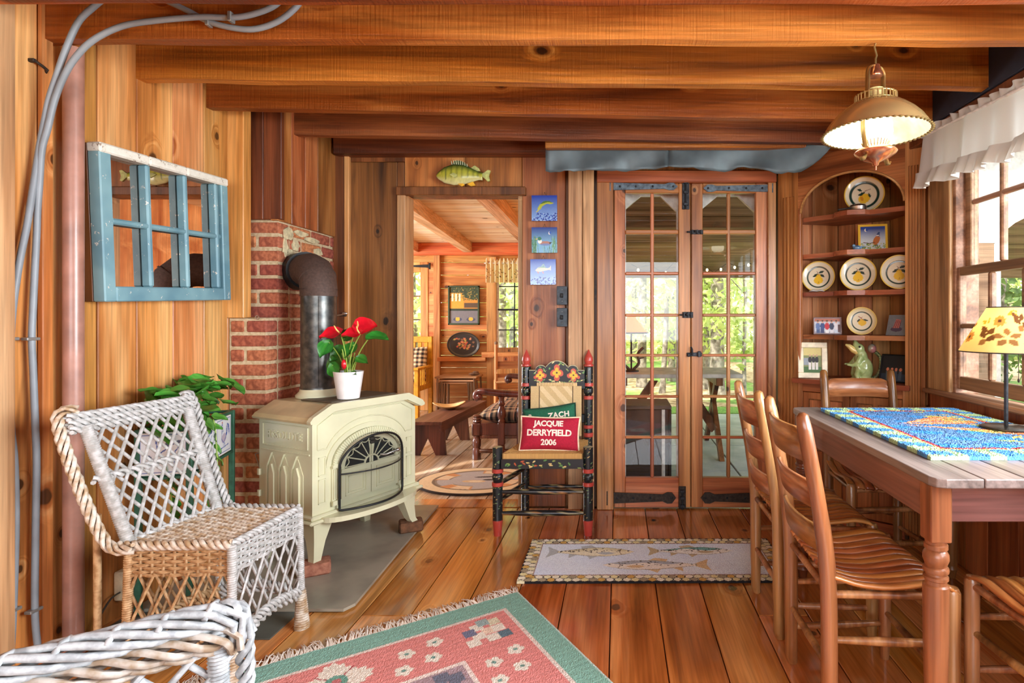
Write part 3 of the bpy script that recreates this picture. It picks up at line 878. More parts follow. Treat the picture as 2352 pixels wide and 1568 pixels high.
for pts, lab, clips in ((A, 'outer grey electrical cable looping from wall up to the joist', (6, 1)), (B, 'inner grey electrical cable curving along the joist nearest the pipe', (6, 1))):
    t = thing('electrical_cable', lab, 'cable', pts[0], 0, 'grey cables on the left wall')
    q = [p - pts[0] for p in spline(pts, 5)]
    G().tube(q, .0095, 10).build('cable', CABLE, t, 60)
    for i in clips:
        p = pts[i] - pts[0]
        G().box(p.x - .012, p.x + .0115, p.y - .024, p.y + .018, p.z - .005, p.z + .005, .002).build('clip', pr('grey_clip', (150, 150, 146), .4, .6) if 'grey_clip' not in bpy.data.materials else bpy.data.materials['grey_clip'], t)
    j = 22 if pts is A else 21
    p = pts[j] - pts[0]
    G().box(p.x - .006, p.x + .006, p.y - .013, p.y + .012, p.z - .016, p.z + .016, .002).build('clip', bpy.data.materials['grey_clip'], t)
# iron hook on the post
p = at(84, 128, 1.80)
t = thing('wall_hook', 'small iron hook high on the left wall boards', 'hook', (XL, yx(84, XL), p.z))
G().tube([(0.016, -.02, .01), (.022, 0, .0), (.028, .008, -.008), (.018, .012, -.014), (.01, .006, -.018)], .0045, 8).build('hook_arm', DIRON, t, 60)
G().box(.0, .02, -.03, -.018, .004, .016, .002).build('plate', DIRON, t)

# ---------------------------------------------------------------- old sash turned into a mirror
BLUEP = pr('chipped_blue_paint', (112, 152, 164), .55, var=.1, nscale=40)
m_, nt, bs = mk('peeling_blue_paint')
tc = nn(nt, 'TexCoord').outputs['Object']
n = nn(nt, 'TexNoise', {'Vector': tc, 'Scale': 34.0, 'Detail': 5.0, 'Roughness': .7}).outputs[0]
n2 = nn(nt, 'TexNoise', {'Vector': tc, 'Scale': 7.0}).outputs[0]
c = ramp(nt, n2, [(.35, (98, 140, 154)), (.65, (128, 168, 176))])
nt.links.new(mixc(nt, nn(nt, 'MapRange', {0: n, 1: .63, 2: .66, 3: 0.0, 4: .95}).outputs[0], c, lin((226, 222, 208))), bs.inputs['Base Color'])
bs.inputs['Roughness'].default_value = .5
PEEL = m_
m_, nt, bs = mk('flaking_white_paint')
tc = nn(nt, 'TexCoord').outputs['Object']
n = nn(nt, 'TexNoise', {'Vector': tc, 'Scale': 26.0, 'Detail': 5.0, 'Roughness': .75}).outputs[0]
nt.links.new(ramp(nt, n, [(.36, (120, 96, 76)), (.42, (222, 220, 206)), (.7, (236, 234, 224))]), bs.inputs['Base Color'])
bs.inputs['Roughness'].default_value = .7
FLAKE = m_
MIRROR = pr('mirror_silvering', (214, 196, 186), .015, 1.0, var=.02)
mi = thing('mirror', 'mirror in an old blue peeling window sash with white chipped top', 'mirror', (XL + .004, 2.363, 1.512))
mi.rotation_euler = (math.radians(2.6), 0, 0)
w2_, h2_ = .333, .284
fx0, fx1 = .03, .075
def mb(n, y0, y1, z0, z1, mat, x0=fx0, x1=fx1, b=.004, lab=None):
    G().box(x0, x1, y0, y1, z0, z1, b).build(n, mat, mi, label=lab)
mb('stile', -w2_, -w2_ + .048, -h2_, h2_ - .028, PEEL)
mb('stile', w2_ - .045, w2_, -h2_, h2_ - .03, PEEL)
mb('bottom_rail', -w2_ + .048, w2_ - .045, -h2_, -h2_ + .056, PEEL)
for a, b in ((-w2_, -.118), (-.116, .078), (.08, w2_)):
    mb('top_rail', a, b, h2_ - .032, h2_ + .004, FLAKE, fx0 - .004, fx1 + .004, .006, 'flaking white top rail')
mb('backing', -w2_ - .0, w2_, -h2_, h2_ - .0, W_DARK, 0, .03, .002, 'dark wooden backing frame')
mid = .012
for y_ in (-.118, .075, .262):
    mb('muntin', y_ - .011, y_ + .011, -h2_ + .056, h2_ - .032, PEEL, .034, .072, .006)
mb('muntin', -w2_ + .048, w2_ - .045, mid - .011, mid + .011, PEEL, .036, .070, .006)
ye = [-w2_ + .046, -.118, .075, .262]
for i in range(3):
    for z0, z1 in ((-h2_ + .054, mid), (mid, h2_ - .03)):
        mb('mirror_pane', ye[i] + .003, ye[i + 1] - .003, z0 + .002, z1 - .002, MIRROR, .034, .0365, 0)

# ---------------------------------------------------------------- hearth boards
def slab(name, lab, poly, z0, z1, mat):
    o = G().prism(poly, z0, z1).build(name, mat)
    return tag(o, lab, 'hearth board')
slab('hearth_board', 'smaller dark slate board poking out under the wicker chair', [(-1.9, 2.03), (-1.25, 2.03), (-1.25, 2.5), (-1.9, 2.5)], 0.001, .006, pr('dark_slate', (84, 88, 82), .45, 0, .12, 8))
slab('hearth_board', 'large grey hearth board with clipped corner under the stove', [(-1.9, 2.215), (-1.075, 2.215), (-1.05, 2.26), (-1.075, 2.8), (-1.10, 3.46), (-1.735, 3.46), (-1.735, 2.79), (-1.9, 2.79)], .0065, .018, SLATE)

# ---------------------------------------------------------------- wood stove
ENAM = pr('almond_enamel', (208, 207, 174), .22, 0, .04, 6, coat=.5)
ENAMD = pr('almond_enamel_top', (196, 180, 140), .3, 0, .08, 9, coat=.35)
BLK = pr('black_cast_iron', (30, 31, 32), .5, .4, .2, 50, .2)
SG = pr('dark_stove_glass', (24, 26, 30), .08, 0, .3, 9, coat=.6)
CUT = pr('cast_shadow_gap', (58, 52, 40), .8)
st = thing('wood_stove', 'almond enamel cast iron wood stove on brick feet', 'stove', (-1.399, 2.869, .018), 63.9)
ZB, ZT = .25, .672
prof = [(-.30, ZB), (-.30, ZT - .01), (-.206, .722), (.206, .722), (.30, ZT - .01), (.30, ZB)]
XZ = fm((0, .19, 0), (1, 0, 0), (0, 0, 1))      # local frame: x along front, y up, z towards the room
XZ = Matrix(((1, 0, 0, 0), (0, 0, -1, 0), (0, 1, 0, 0), (0, 0, 0, 1)))
def front(poly, d0, d1, name, mat, lab=None, sm=None, par=None):
    """prism on the front: profile in (x,z), from depth y=-.19-d0 to y=-.19-d1"""
    return G().prism(poly, .19 + d0, .19 + d1, XZ).build(name, mat, par or st, sm, lab)
G().prism(prof, -.19, .19, XZ).build('body', ENAM, st)
lid = [(-.325, .668), (-.33, .678), (-.315, .694), (-.222, .742), (.222, .742), (.315, .694), (.33, .678), (.325, .668), (.30, .668), (.205, .716), (-.205, .716), (-.30, .668)]
G().prism(lid, -.2, .212, XZ).build('lid', ENAMD, st)
G().prism([(-.332, .672), (-.335, .682), (-.32, .70), (-.225, .748), (.225, .748), (.32, .70), (.335, .682), (.332, .672), (.31, .668), (.215, .714), (-.215, .714), (-.31, .668)], .2, .226, XZ).build('lid_moulding', ENAM, st)
G().box(-.19, .19, -.17, .05, .7425, .749, .004).build('griddle', pr('grey_griddle', (96, 88, 74), .55, .3, .15, 20), st, label='dark flat griddle plate')
G().box(-.315, .315, -.21, .2, .236, .256, .006).box(-.33, .33, -.222, .21, .222, .238, .006).build('base_skirt', ENAM, st)
# bowed ash lip
ap = [(.27 * math.cos(a) * 1.0, -.02 - .115 * math.sin(a)) for a in [pi * i / 20 for i in range(21)]]
G().prism([(x, y - .19) for x, y in ap], .222, .245).build('ash_lip', ENAM, st)
# legs
def sleg(x, y, zbot):
    g = G(); pts = []
    sx, sy = (1 if x > 0 else -1), (1 if y > 0 else -1)
    secs = [(zbot, .018, .022), (zbot + .02, .02, .012), (.13, .028, 0), (.19, .042, -.012), (.225, .05, -.014)]
    vs = []; fs = []
    for z_, r_, o_ in secs:
        cx, cy = x + sx * o_, y + sy * o_
        vs += [(cx - r_, cy - r_, z_), (cx + r_, cy - r_, z_), (cx + r_, cy + r_, z_), (cx - r_, cy + r_, z_)]
    n = len(secs)
    for i in range(n - 1):
        for k in range(4): fs.append((i * 4 + k, i * 4 + (k + 1) % 4, i * 4 + 4 + (k + 1) % 4, i * 4 + 4 + k))
    fs += [(3, 2, 1, 0), tuple(range(4 * n - 4, 4 * n))]
    g.add(vs, fs).build('leg', ENAM, st, 50)
sleg(-.265, -.165, .05); sleg(.265, -.165, .05); sleg(-.26, .15, 0.0); sleg(.26, .15, 0.0)
# arch, pilasters and panels on the front
def arc(a, b, z0, n=20, s=0, e=pi): return [(a * math.cos(s + (e - s) * i / n), z0 + b * math.sin(s + (e - s) * i / n)) for i in range(n + 1)]
def ringpoly(a0, b0, a1, b1, zs, zb_): return [(a1, zb_)] + arc(a1, b1, zs) + [(-a1, zb_), (-a0, zb_)] + arc(a0, b0, zs)[::-1] + [(a0, zb_)]
zs = .462
front(ringpoly(.212, .145, .236, .168, zs, zs - .003), 0, .008, 'outer_arch', ENAM)
front(ringpoly(.172, .118, .206, .142, zs, zs), 0, .014, 'arch', ENAM)
g = G()
for i in range(46):
    a = pi * (i + .5) / 46
    M = XZ @ T(.189 * math.cos(a), zs + .13 * math.sin(a), .204) @ R(math.degrees(a))
    g.box(-.015, .015, -.0022, .0022, 0, .005, 0, M)
g.build('arch_fluting', ENAM, st)
for s in (-1, 1):
    front([(s * .172, .29), (s * .208, .29), (s * .208, zs), (s * .172, zs)], 0, .01, 'pilaster', ENAM)
    for k in (.178, .189, .2):
        front([(s * (k - .003), .305), (s * (k + .003), .305), (s * (k + .003), zs - .02), (s * (k - .003), zs - .02)], .01, .016, 'flute', ENAM)
    front([(s * .168, zs - .012), (s * .212, zs - .012), (s * .212, zs + .003), (s * .168, zs + .003)], .01, .022, 'capital', ENAM)
    front([(s * .168, .278), (s * .212, .278), (s * .212, .3), (s * .168, .3)], .01, .022, 'plinth', ENAM)
    for z0, z1 in ((.30, .41), (.425, .51)):
        x0, x1 = s * .236, s * .272
        for q in (((x0, z0), (x1, z0 + .005)), ((x0, z1 - .005), (x1, z1)), ((x0, z0), (x0 + s * .004, z1)), ((x1 - s * .004, z0), (x1, z1))):
            (a, b), (c_, d_) = q
            front([(a, b), (c_, b), (c_, d_), (a, d_)], 0, .005, 'panel_bead', ENAM)
    # spandrel bead following the shoulder of the front
    bead = [(.275, .545), (.275, .655), (.2, .697), (0, .697)]
    g = G().tube([(s * x, -.192, z_) for x, z_ in bead], .003, 6)
    g.tube([(s * x, -.192, z_) for x, z_ in [(.275, .545), (.25, .545)] + [(.25 * math.cos(a), .47 + .19 * math.sin(a)) for a in [.4 + (pi / 2 - .4) * i / 10 for i in range(11)]]], .003, 6)
    g.build('spandrel_bead', ENAM, st, 60)
# doors
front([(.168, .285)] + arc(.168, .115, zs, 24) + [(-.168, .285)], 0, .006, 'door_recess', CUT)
for s in (-1, 1):
    dr = front([(s * .002, .288), (s * .166, .288), (s * .166, zs)] + [(s * x, z_) for x, z_ in arc(.166, .112, zs, 14, 0, pi / 2)][1:-1] + [(s * .002, zs + .112)], .006, .018, 'door', ENAM)
    # fan light
    front([(s * .012, .435)] + [(s * .148, .435)] + [(s * x, z_) for x, z_ in arc(.148, .118, .437, 12, 0, pi / 2)][1:-1] + [(s * .012, .553)], .018, .0195, 'glass', SG, None, None, st)
    g = G()
    for a in (.03, .42, .78, 1.14, 1.45):
        p0 = (s * .042 * math.cos(a), .437 + .036 * math.sin(a)); p1 = (s * .15 * math.cos(a), .437 + .119 * math.sin(a))
        g.tube([(p0[0], -.211, p0[1]), (p1[0], -.211, p1[1])], .0028, 6)
    aa = [.03, .42, .78, 1.14, 1.5]
    for a, b in zip(aa[:-1], aa[1:]):
        pts = []
        for i in range(7):
            q = lerp(a, b, i / 6); dip = 1 - .12 * math.sin(pi * i / 6)
            pts.append((s * .15 * dip * math.cos(q), -.211, .437 + .119 * dip * math.sin(q)))
        g.tube(pts, .0025, 6)
    g.tube([(s * .04 * math.cos(q), -.211, .437 + .034 * math.sin(q)) for q in [pi / 2 * i / 8 for i in range(9)]], .005, 6)
    g.build('fan_bars', ENAM, st, 60)
    for x0, x1, z0, z1 in ((.03, .145, .305, .41), (.045, .13, .318, .397)):
        for q in ((x0, x1, z0, z0 + .004), (x0, x1, z1 - .004, z1), (x0, x0 + .004, z0, z1), (x1 - .004, x1, z0, z1)):
            front([(s * q[0], q[2]), (s * q[1], q[2]), (s * q[1], q[3]), (s * q[0], q[3])], .018, .022, 'panel_bead', ENAM)
front([(-.168, .425), (.168, .425), (.168, .436), (-.168, .436)], .018, .024, 'door_rail', ENAM)
G().tube([(.05, -.215, .462), (.06, -.24, .462), (.13, -.245, .472)], .006, 8).ell((.13, -.245, .472), .014, .012, .01, 8, 6).build('door_handle', STEEL, st, 60, 'bright spiral door handle')
G().ell((.0, -.215, .55), .018, .012, .012, 10, 6).box(-.01, .03, -.222, -.205, .525, .54, .004).build('latch', DIRON, st, 60)
# bowed spark screen
def sc(x, z_): return (x, -.215 - .075 * max(0, 1 - (x / .19) ** 2) * (1 - .35 * max(0, (z_ - .45) / .13)), z_)
out = [(-.185, .255)] + [(-.185, lerp(.26, .44, i / 6)) for i in range(7)] + arc(.185, .135, .445, 24)[::-1][1:] + [(.185, lerp(.43, .27, i / 6)) for i in range(7)] + [(lerp(.175, -.175, i / 14), .252) for i in range(15)]
G().tube([sc(*q) for q in out], .0055, 8, closed=True).build('screen_frame', BLK, st, 60, 'black bowed spark screen frame')
G().tube([sc(lerp(-.185, .185, i / 16), .418) for i in range(17)], .0035, 8).build('screen_bar', BLK, st, 60)
m_ = bpy.data.materials.new('fine_wire_mesh'); m_.use_nodes = True
nt = m_.node_tree; nt.nodes.clear()
o_ = nn(nt, 'OutputMaterial'); a_ = nn(nt, 'BsdfTransparent'); b_ = nn(nt, 'BsdfDiffuse', {0: (.03, .035, .03, 1)})
nt.links.new(nn(nt, 'MixShader', {0: .3, 1: a_.outputs[0], 2: b_.outputs[0]}).outputs[0], o_.inputs[0])
def scm(u, v):
    x = lerp(-.184, .184, u); zt_ = .445 + .133 * math.sqrt(max(0, 1 - (x / .186) ** 2))
    return sc(x, lerp(.254, zt_, v))
G().grid(16, 12, scm).build('screen_mesh', m_, st, 60)
# left side of the stove: frame, cast lettering, gothic ribs
SD = Matrix(((0, 0, -1, 0), (-1, 0, 0, 0), (0, 1, 0, 0), (0, 0, 0, 1)))   # u towards the front, v up, n outward (-x)
def side(u0, u1, v0, v1, d0, d1, name, mat=ENAM):
    return G().box(u0, u1, v0, v1, .30 + d0, .30 + d1, .001, SD).build(name, mat, st)
for q in ((-.16, .165, .545, .55), (-.16, .165, .645, .65), (-.16, -.155, .545, .65), (.16, .165, .545, .65), (-.17, .175, .522, .53)):
    side(*q, 0, .005, 'side_bead')
text_mesh('lettering', 'RESOLUTE', .05, SD @ T(.0, .598, .302), ENAM, st, .003, .0006, spacing=1.1)
for u in (-.12, -.03, .06):
    G().prism([(u, .262), (u + .07, .262), (u + .07, .43), (u + .035, .5), (u, .43)], .30, .303, SD).prism([(u + .018, .262), (u + .052, .262), (u + .052, .42), (u + .035, .462), (u + .018, .42)], .303, .312, SD).prism([(u - .008, .262), (u + .002, .262), (u + .002, .45), (u + .035, .515), (u - .008, .45)], .30, .31, SD).build('gothic_rib', ENAM, st)
side(-.185, -.17, .40, .43, 0, .014, 'side_hinge'); side(-.185, -.17, .30, .33, 0, .014, 'side_hinge')
# flue pipe
fp = thing('stove_pipe', 'black stove pipe with brown elbow entering the chimney', 'stove pipe', (-1.513, 2.86, .762))
PIPEB = pr('sooty_black_pipe', (66, 68, 68), .34, .75, .25, 26, .15, col2=(98, 98, 94))
ELB = pr('rust_brown_elbow', (84, 66, 58), .7, .3, .12, 90, .3)
r_ = .0825
G().lathe([(r_ + .022, 0), (r_ + .024, .012), (r_ + .006, .03), (r_ + .004, .042)], 32).build('flue_collar', ENAM, fp, 40, 'cream enamel flue collar')
G().lathe([(r_ + .003, .036), (r_ + .004, .05), (r_, .056), (r_, .51)], 32).build('pipe', PIPEB, fp, 40)
G().tube([(r_ * math.cos(-1.1), r_ * math.sin(-1.1), .06), (r_ * math.cos(-1.1), r_ * math.sin(-1.1), .5)], .0022, 6).build('seam', PIPEB, fp, 40)
d = Vector((-.229, .205, 0)); d.normalize()
rb = .105
pts = [Vector((0, 0, .505)), Vector((0, 0, .54))]
for i in range(0, 4):
    a = pi / 2 * i / 3
    pts.append(Vector((0, 0, .54)) + d * rb * (1 - math.cos(a)) + Vector((0, 0, rb * math.sin(a))))
pts.append(pts[-1] + d * .09)
G().tube(pts, r_ + .003, 32).build('elbow', ELB, fp, 50, 'rust brown elbow')
for p, q in ((pts[1], pts[2]), (pts[3], pts[4])):
    ax = (q - p).normalized()
    G().tube([p - ax * .003, p + ax * .003], r_ + .006, 32).build('crimp_ring', ELB, fp, 50)
e = pts[-1]
G().tube([e - d * .03, e + d * .10], r_ + .016, 28).build('wall_collar', BLK, fp, 50, 'black collar at the chimney')
# bricks under the front feet
def footbrick(lab, lx, ly, rz, sx=.21, sy=.10):
    M = T(-1.399, 2.869, 0) @ R(63.9)
    p = M @ Vector((lx, ly, 0))
    o = G().box(-sx / 2, sx / 2, -sy / 2, sy / 2, 0, .052, .008).build('brick', pr('rough_loose_brick', (146, 92, 72), .9, 0, .2, 40, .8, col2=(176, 120, 96)) if 'rough_loose_brick' not in bpy.data.materials else bpy.data.materials['rough_loose_brick'], None, 40)
    o.location = (p.x, p.y, .018); o.rotation_euler = (0, 0, math.radians(rz))
    return tag(o, lab, 'brick')
footbrick('pinkish brick under the stove foot nearest the wicker chair', -.285, -.185, 28, .13, .10)
o = footbrick('darker brick under the stove foot nearest the doorway', .285, -.175, 24, .12, .10)
o.data.materials[0] = pr('dark_foot_brick', (104, 70, 46), .9, 0, .2, 40, .8)
# bent rod of the damper on the chimney side of the stove
t = thing('damper_rod', 'thin bent metal rod with knob beside the stove', 'rod', at(612, 1036, 2.72))
q = [at(px, py, 2.70) - at(612, 1036, 2.72) for px, py in ((612, 1035), (586, 1042), (592, 1060), (597, 1076))]
G().tube(q, .003, 6).build('rod', STEEL, t, 60)
G().lathe([(.0, 0), (.008, .002), (.009, .012), (.005, .018), (.0, .02)], 10, q[3] - Vector((0, 0, .018))).build('knob', STEEL, t, 60)

# small fittings on the chimney boards
t = thing('wall_latch', 'small bright latch on the board beside the stove pipe', 'latch', at(786, 722, 3.44))
G().tube([(-.03, 0, -.006), (.01, -.01, 0), (.03, -.01, .008)], .005, 8).ell((.02, -.012, .006), .016, .006, .009, 8, 6).build('latch_arm', STEEL, t, 60)
G().box(-.004, .02, 0, .03, -.012, .012, .002).build('plate', DIRON, t)
t = thing('screw_eye', 'small screw eye on the brick ledge of the chimney', 'screw eye', at(592, 729, 2.80))
G().tube([(.009 * math.cos(a), -.004, .009 * math.sin(a)) for a in [2 * pi * i / 12 for i in range(12)]], .0025, 6, closed=True).build('eye', STEEL, t, 60)
G().tube([(-.009, 0, 0), (-.06, .02, -.002)], .0025, 6).build('shank', STEEL, t, 60)

# ---------------------------------------------------------------- leaves
def leafmesh(name, L, W, heart=.3, curl=.15, fold=.12, nu=8, nv=4):
    g = G()
    def f(u, v):
        t = u; s = v * 2 - 1
        wd = W / 2 * (math.sin(pi * min(1, t ** .75)) ** .8) * (1 + heart * (1 - t))
        x = L * t - (heart * L * .35 * abs(s) ** 1.5 * (1 - t) ** 3)
        z_ = -curl * L * t * t + fold * W * s * s + .04 * L * math.sin(3 * t * pi) * s
        return (x, s * wd, z_)
    g.grid(nu, nv, f)
    me = bpy.data.meshes.new(name); me.from_pydata(g.v, [], g.f); me.shade_smooth()
    return me
def leafobj(name, me, mat, parent, base, dirv, roll=0, sc_=1.0, up=(0, 0, 1), label=None):
    d = Vector(dirv).normalized(); u = Vector(up)
    n = (u - d * u.dot(d))
    n = n.normalized() if n.length > 1e-4 else d.orthogonal().normalized()
    y = n.cross(d)
    M = Matrix.Identity(4)
    for i in range(3):
        M[i][0] = d[i] * sc_; M[i][1] = y[i] * sc_; M[i][2] = n[i] * sc_; M[i][3] = base[i]
    o = bpy.data.objects.new(name, me); COL.objects.link(o)
    if not me.materials: me.materials.append(mat)
    o.parent = parent
    o.matrix_local = M @ R(roll, 'X')
    if label: o['label'] = label
    return o
def leafmat(name, c1, c2, rough=.3):
    m, nt, bs = mk(name)
    tc = nn(nt, 'TexCoord').outputs['Object']
    rnd = nn(nt, 'ObjectInfo').outputs['Random']
    n = nn(nt, 'TexNoise', {'Vector': nn(nt, 'VectorMath', {0: tc, 1: (12, 50, 12)}, operation='MULTIPLY').outputs[0], 'Scale': 1.0, 'Detail': 2.0}).outputs[0]
    c = ramp(nt, n, [(.3, c1), (.7, c2)])
    c = nn(nt, 'HueSaturation', {'Hue': mth(nt, 'MULTIPLY_ADD', rnd, .03, .485), 'Saturation': 1.0, 'Value': mth(nt, 'MULTIPLY_ADD', rnd, .7, .65), 'Color': c}).outputs[0]
    nt.links.new(c, bs.inputs['Base Color']); bs.inputs['Roughness'].default_value = rough
    tl = nn(nt, 'BsdfTranslucent', {0: c})
    nt.links.new(nn(nt, 'MixShader', {0: .22, 1: bs.outputs[0], 2: tl.outputs[0]}).outputs[0], nt.nodes['Material Output'].inputs[0])
    return m
# anthurium on the stove
an = thing('potted_anthurium', 'red anthurium in a white pot on top of the stove', 'plant', (-1.306, 2.74, .768))
POT = pr('white_glazed_pot', (236, 234, 232), .3, coat=.3, var=.02)
G().lathe([(.046, 0), (.05, .003), (.068, .128), (.069, .132), (.064, .132), (.0625, .118), (.0, .118)], 36).build('pot', POT, an, 40)
G().lathe([(.0, .121), (.04, .119), (.062, .1175)], 24).build('soil', pr('potting_soil', (60, 44, 30), .95, 0, .3, 80, .8), an)
AL = leafmat('anthurium_leaf', (34, 96, 30), (70, 146, 52)); AR = pr('anthurium_red', (206, 24, 40), .22, 0, .1, 20, coat=.4)
STM = pr('green_stem', (142, 172, 72), .45)
bigleaf = leafmesh('anthurium_leaf', .10, .07, .45, .2, .2); spathe = leafmesh('anthurium_spathe', .085, .078, .5, .05, .18)
org = Vector((-1.306, 2.74, .768))
def stem(end, bx, by):
    b = Vector((bx, by, .117))
    mid = b.lerp(end, .55) + Vector((-.2 * (end.x - b.x), -.2 * (end.y - b.y), 0))
    G().tube(spline([b, mid, end], 4), .0028, 6).build('stem', STM, an, 60)
for (px, py, dY, dv, up, s_) in ((848, 775, 0, (1, -.2, .05), (0, -.45, .9), 1.0), (756, 786, .03, (-.3, -.5, -.8), (.1, -1, .3), .85), (790, 800, .05, (-.6, -.3, -.6), (0, -1, .5), .9), (768, 822, .04, (.3, -.3, -.9), (-.3, -1, .2), 1.0), (812, 792, .03, (-.2, -.6, -.6), (0, -.8, .6), .8), (822, 822, -.02, (.9, -.3, -.3), (0, -.7, .7), .6), (806, 858, -.03, (.8, -.6, .1), (0, -.5, .8), .45), (790, 778, .06, (.5, .2, .5), (0, -.9, .4), .8), (806, 824, .02, (.1, -.5, -.8), (.1, -1, .2), .6), (764, 838, -.01, (.5, -.4, -.75), (-.3, -1, .3), .8)):
    e = at(px, py, 2.74 + dY) - org
    leafobj('leaf', bigleaf, AL, an, e, dv, 0, s_, up)
    stem(e, random.uniform(-.02, .02), random.uniform(-.02, .02))
for (px, py, dY, dv, up, s_) in ((782, 764, -.01, (-.95, -.5, -.3), (-.05, -.55, .85), 1.1), (828, 766, 0, (-.9, -.6, -.15), (.1, -.45, .9), 1.0), (818, 754, .03, (.9, .2, .12), (0, -.75, .65), 1.15)):
    e = at(px, py, 2.74 + dY) - org
    fl = leafobj('flower', spathe, AR, an, e, dv, 0, s_, up)
    stem(e, random.uniform(-.015, .015), random.uniform(-.015, .015))
    M = fl.matrix_local
    sp = G().tube([(0.004, 0, .002), (.012, 0, .02), (.016, 0, .042)], [.0035, .0035, .002], 8).build('spadix', pr('yellow_spadix', (236, 200, 120), .5) if 'yellow_spadix' not in bpy.data.materials else bpy.data.materials['yellow_spadix'], fl, 60)
e = at(790, 828, 2.72) - org
g = G().ell(e + Vector((0, 0, -.018)), .013, .011, .024, 10, 8).build('bud', AR, an, 60, label='small closed red bud')
stem(e + Vector((0, 0, -.03)), 0, 0)
for i in range(8):
    a = i * .8
    stem(Vector((.03 * math.cos(a), .03 * math.sin(a), .2 + .02 * (i % 3))), .012 * math.cos(a), .012 * math.sin(a))

# ---------------------------------------------------------------- tiled planter stand with pothos
TGREEN = pr('dark_green_frame', (44, 92, 70), .45, var=.15)
pc = Vector((-1.70, 2.246, 0)); rz_ = math.degrees(math.atan2(.434, -.13))      # local x runs to the far right corner
pl = thing('planter_stand', 'green framed plant stand with blue and white rooster tiles', 'planter', pc, rz_)
LX, LY, z0, z1 = .453, .17, .535, .722
for x in (0, LX):
    for y in (0, LY):
        G().box(x - .011, x + .011, y - .011, y + .011, 0.0065 if True else 0, z1, .003).build('leg', TGREEN, pl)
for z_ in (z0, z1):
    for y in (0, LY):
        G().box(.011, LX - .011, y - .01, y + .01, z_ - .012, z_, .002).build('rail', TGREEN, pl)
    for x in (0, LX):
        G().box(x - .01, x + .01, .011, LY - .011, z_ - .012, z_, .002).build('rail', TGREEN, pl)
G().box(.01, LX - .01, .01, LY - .01, z0 - .006, z0 + .004).build('tray', TGREEN, pl)
for zz in (.18,):
    G().box(.0, LX, .0, .012, zz, zz + .012).box(0, LX, LY - .012, LY, zz, zz + .012).build('stretcher', TGREEN, pl)
BL = (60, 96, 172)
def tile_border(p, w_, h_):
    p.rect(.008, w_ - .008, .008, h_ - .008, BL); p.rect(.012, w_ - .012, .012, h_ - .012, (236, 238, 240))
    p.noise(.03, 1)
def rooster(p, w_=.17, h_=.165):
    tile_border(p, w_, h_)
    p.ell(.085, .072, .03, .02, (214, 196, 206), 10); p.ell(.085, .072, .03, .02, BL, 10, .15)
    p.line([(.06, .07), (.062, .105), (.058, .125), (.066, .14)], .005, BL); p.line([(.11, .075), (.078, .05), (.06, .07)], .004, BL)
    p.line([(.075, .1), (.072, .12), (.066, .14)], .004, BL); p.ell(.066, .143, .006, .004, (196, 90, 90))
    for k in (0, .01, .02):
        p.line([(.11 + k * .3, .08), (.115 + k, .115), (.126 + k * .8, .132 - k * .3), (.138 + k * .5, .12 - k), (.14 + k * .3, .1 - k)], .0045, BL)
    p.line([(.08, .052), (.078, .03)], .004, BL); p.line([(.092, .052), (.094, .03)], .004, BL)
    p.line([(.03, .028), (.075, .03), (.14, .036)], .004, BL)
def sprig(p, w_=.17, h_=.165):
    tile_border(p, w_, h_)
    p.line([(.03, .03), (.07, .08), (.06, .14)], .005, BL); p.line([(.07, .08), (.12, .12)], .005, BL); p.line([(.12, .03), (.125, .09), (.14, .11)], .004, BL)
    for q in ((.06, .14, 60), (.12, .12, 20), (.05, .06, 140), (.1, .1, 100), (.125, .07, 10)): p.leaf(q[0], q[1], .03, .014, q[2], (70, 90, 120))
def ptile(M, fn): panel('tile', GLAZE, M, .17, .165, .008, 56, 54, fn, pl)
for i, fn in ((0, sprig), (1, rooster)):
    ptile(fm((.05 + i * .19, -.002, z0 + .008), (1, 0, 0), (0, 0, 1)), fn)
ptile(fm((-.002, LY - .0, z0 + .008), (0, -1, 0), (0, 0, 1)), sprig)
po = thing('pothos', 'bushy green pothos with trailing vines in the tiled stand', 'plant', (pc.x, pc.y, z1), rz_)
PL = leafmat('pothos_leaf', (46, 124, 34), (112, 176, 74))
pm = [leafmesh('pothos_leaf', .085, .06, .35, .25, .2), leafmesh('pothos_leaf', .07, .045, .3, .4, .25)]
G().box(.015, LX - .015, .015, LY - .015, -.12, -.02).build('soil', bpy.data.materials['potting_soil'], po)
rr = random.Random(11)
for i in range(84):
    x = rr.uniform(-.07, LX * .82) if i > 20 else rr.uniform(-.08, .1); y = rr.uniform(-.02, LY - .01)
    z_ = rr.uniform(-.01, .10) + .07 * math.sin(pi * min(1, max(0, x / LX)))
    if i < 22: z_ += .05
    a = rr.uniform(0, 2 * pi)
    el = rr.uniform(-.5, .55)
    yy = max(-.05, y)
    leafobj('leaf', pm[i % 2], PL, po, (x, min(yy, LY - .02), z_), (math.cos(a), -abs(math.sin(a)) if yy > .07 else math.sin(a), el), rr.uniform(-25, 25), rr.uniform(.9, 1.45))
for k in range(3):
    x = (.04, .13, .05)[k]; yy = (-.03, -.03, .1)[k]
    pts = [(x, yy + .03, -.02), (x - .02, yy - .01, .02), (x - .035, yy - .03, -.12), (x - .03, yy - .03, -.3), (x - .045, yy - .035, -.5)]
    G().tube(spline(pts, 4), .003, 6).build('vine', STM, po, 60)
    for j in range(13):
        q = Vector(pts[1]).lerp(Vector(pts[-1]), j / 13)
        leafobj('leaf', pm[j % 2], PL, po, q, (rr.uniform(-1, 1), -.6, rr.uniform(-.9, -.1)), rr.uniform(-30, 30), rr.uniform(.5, .8), (0, -1, .4))
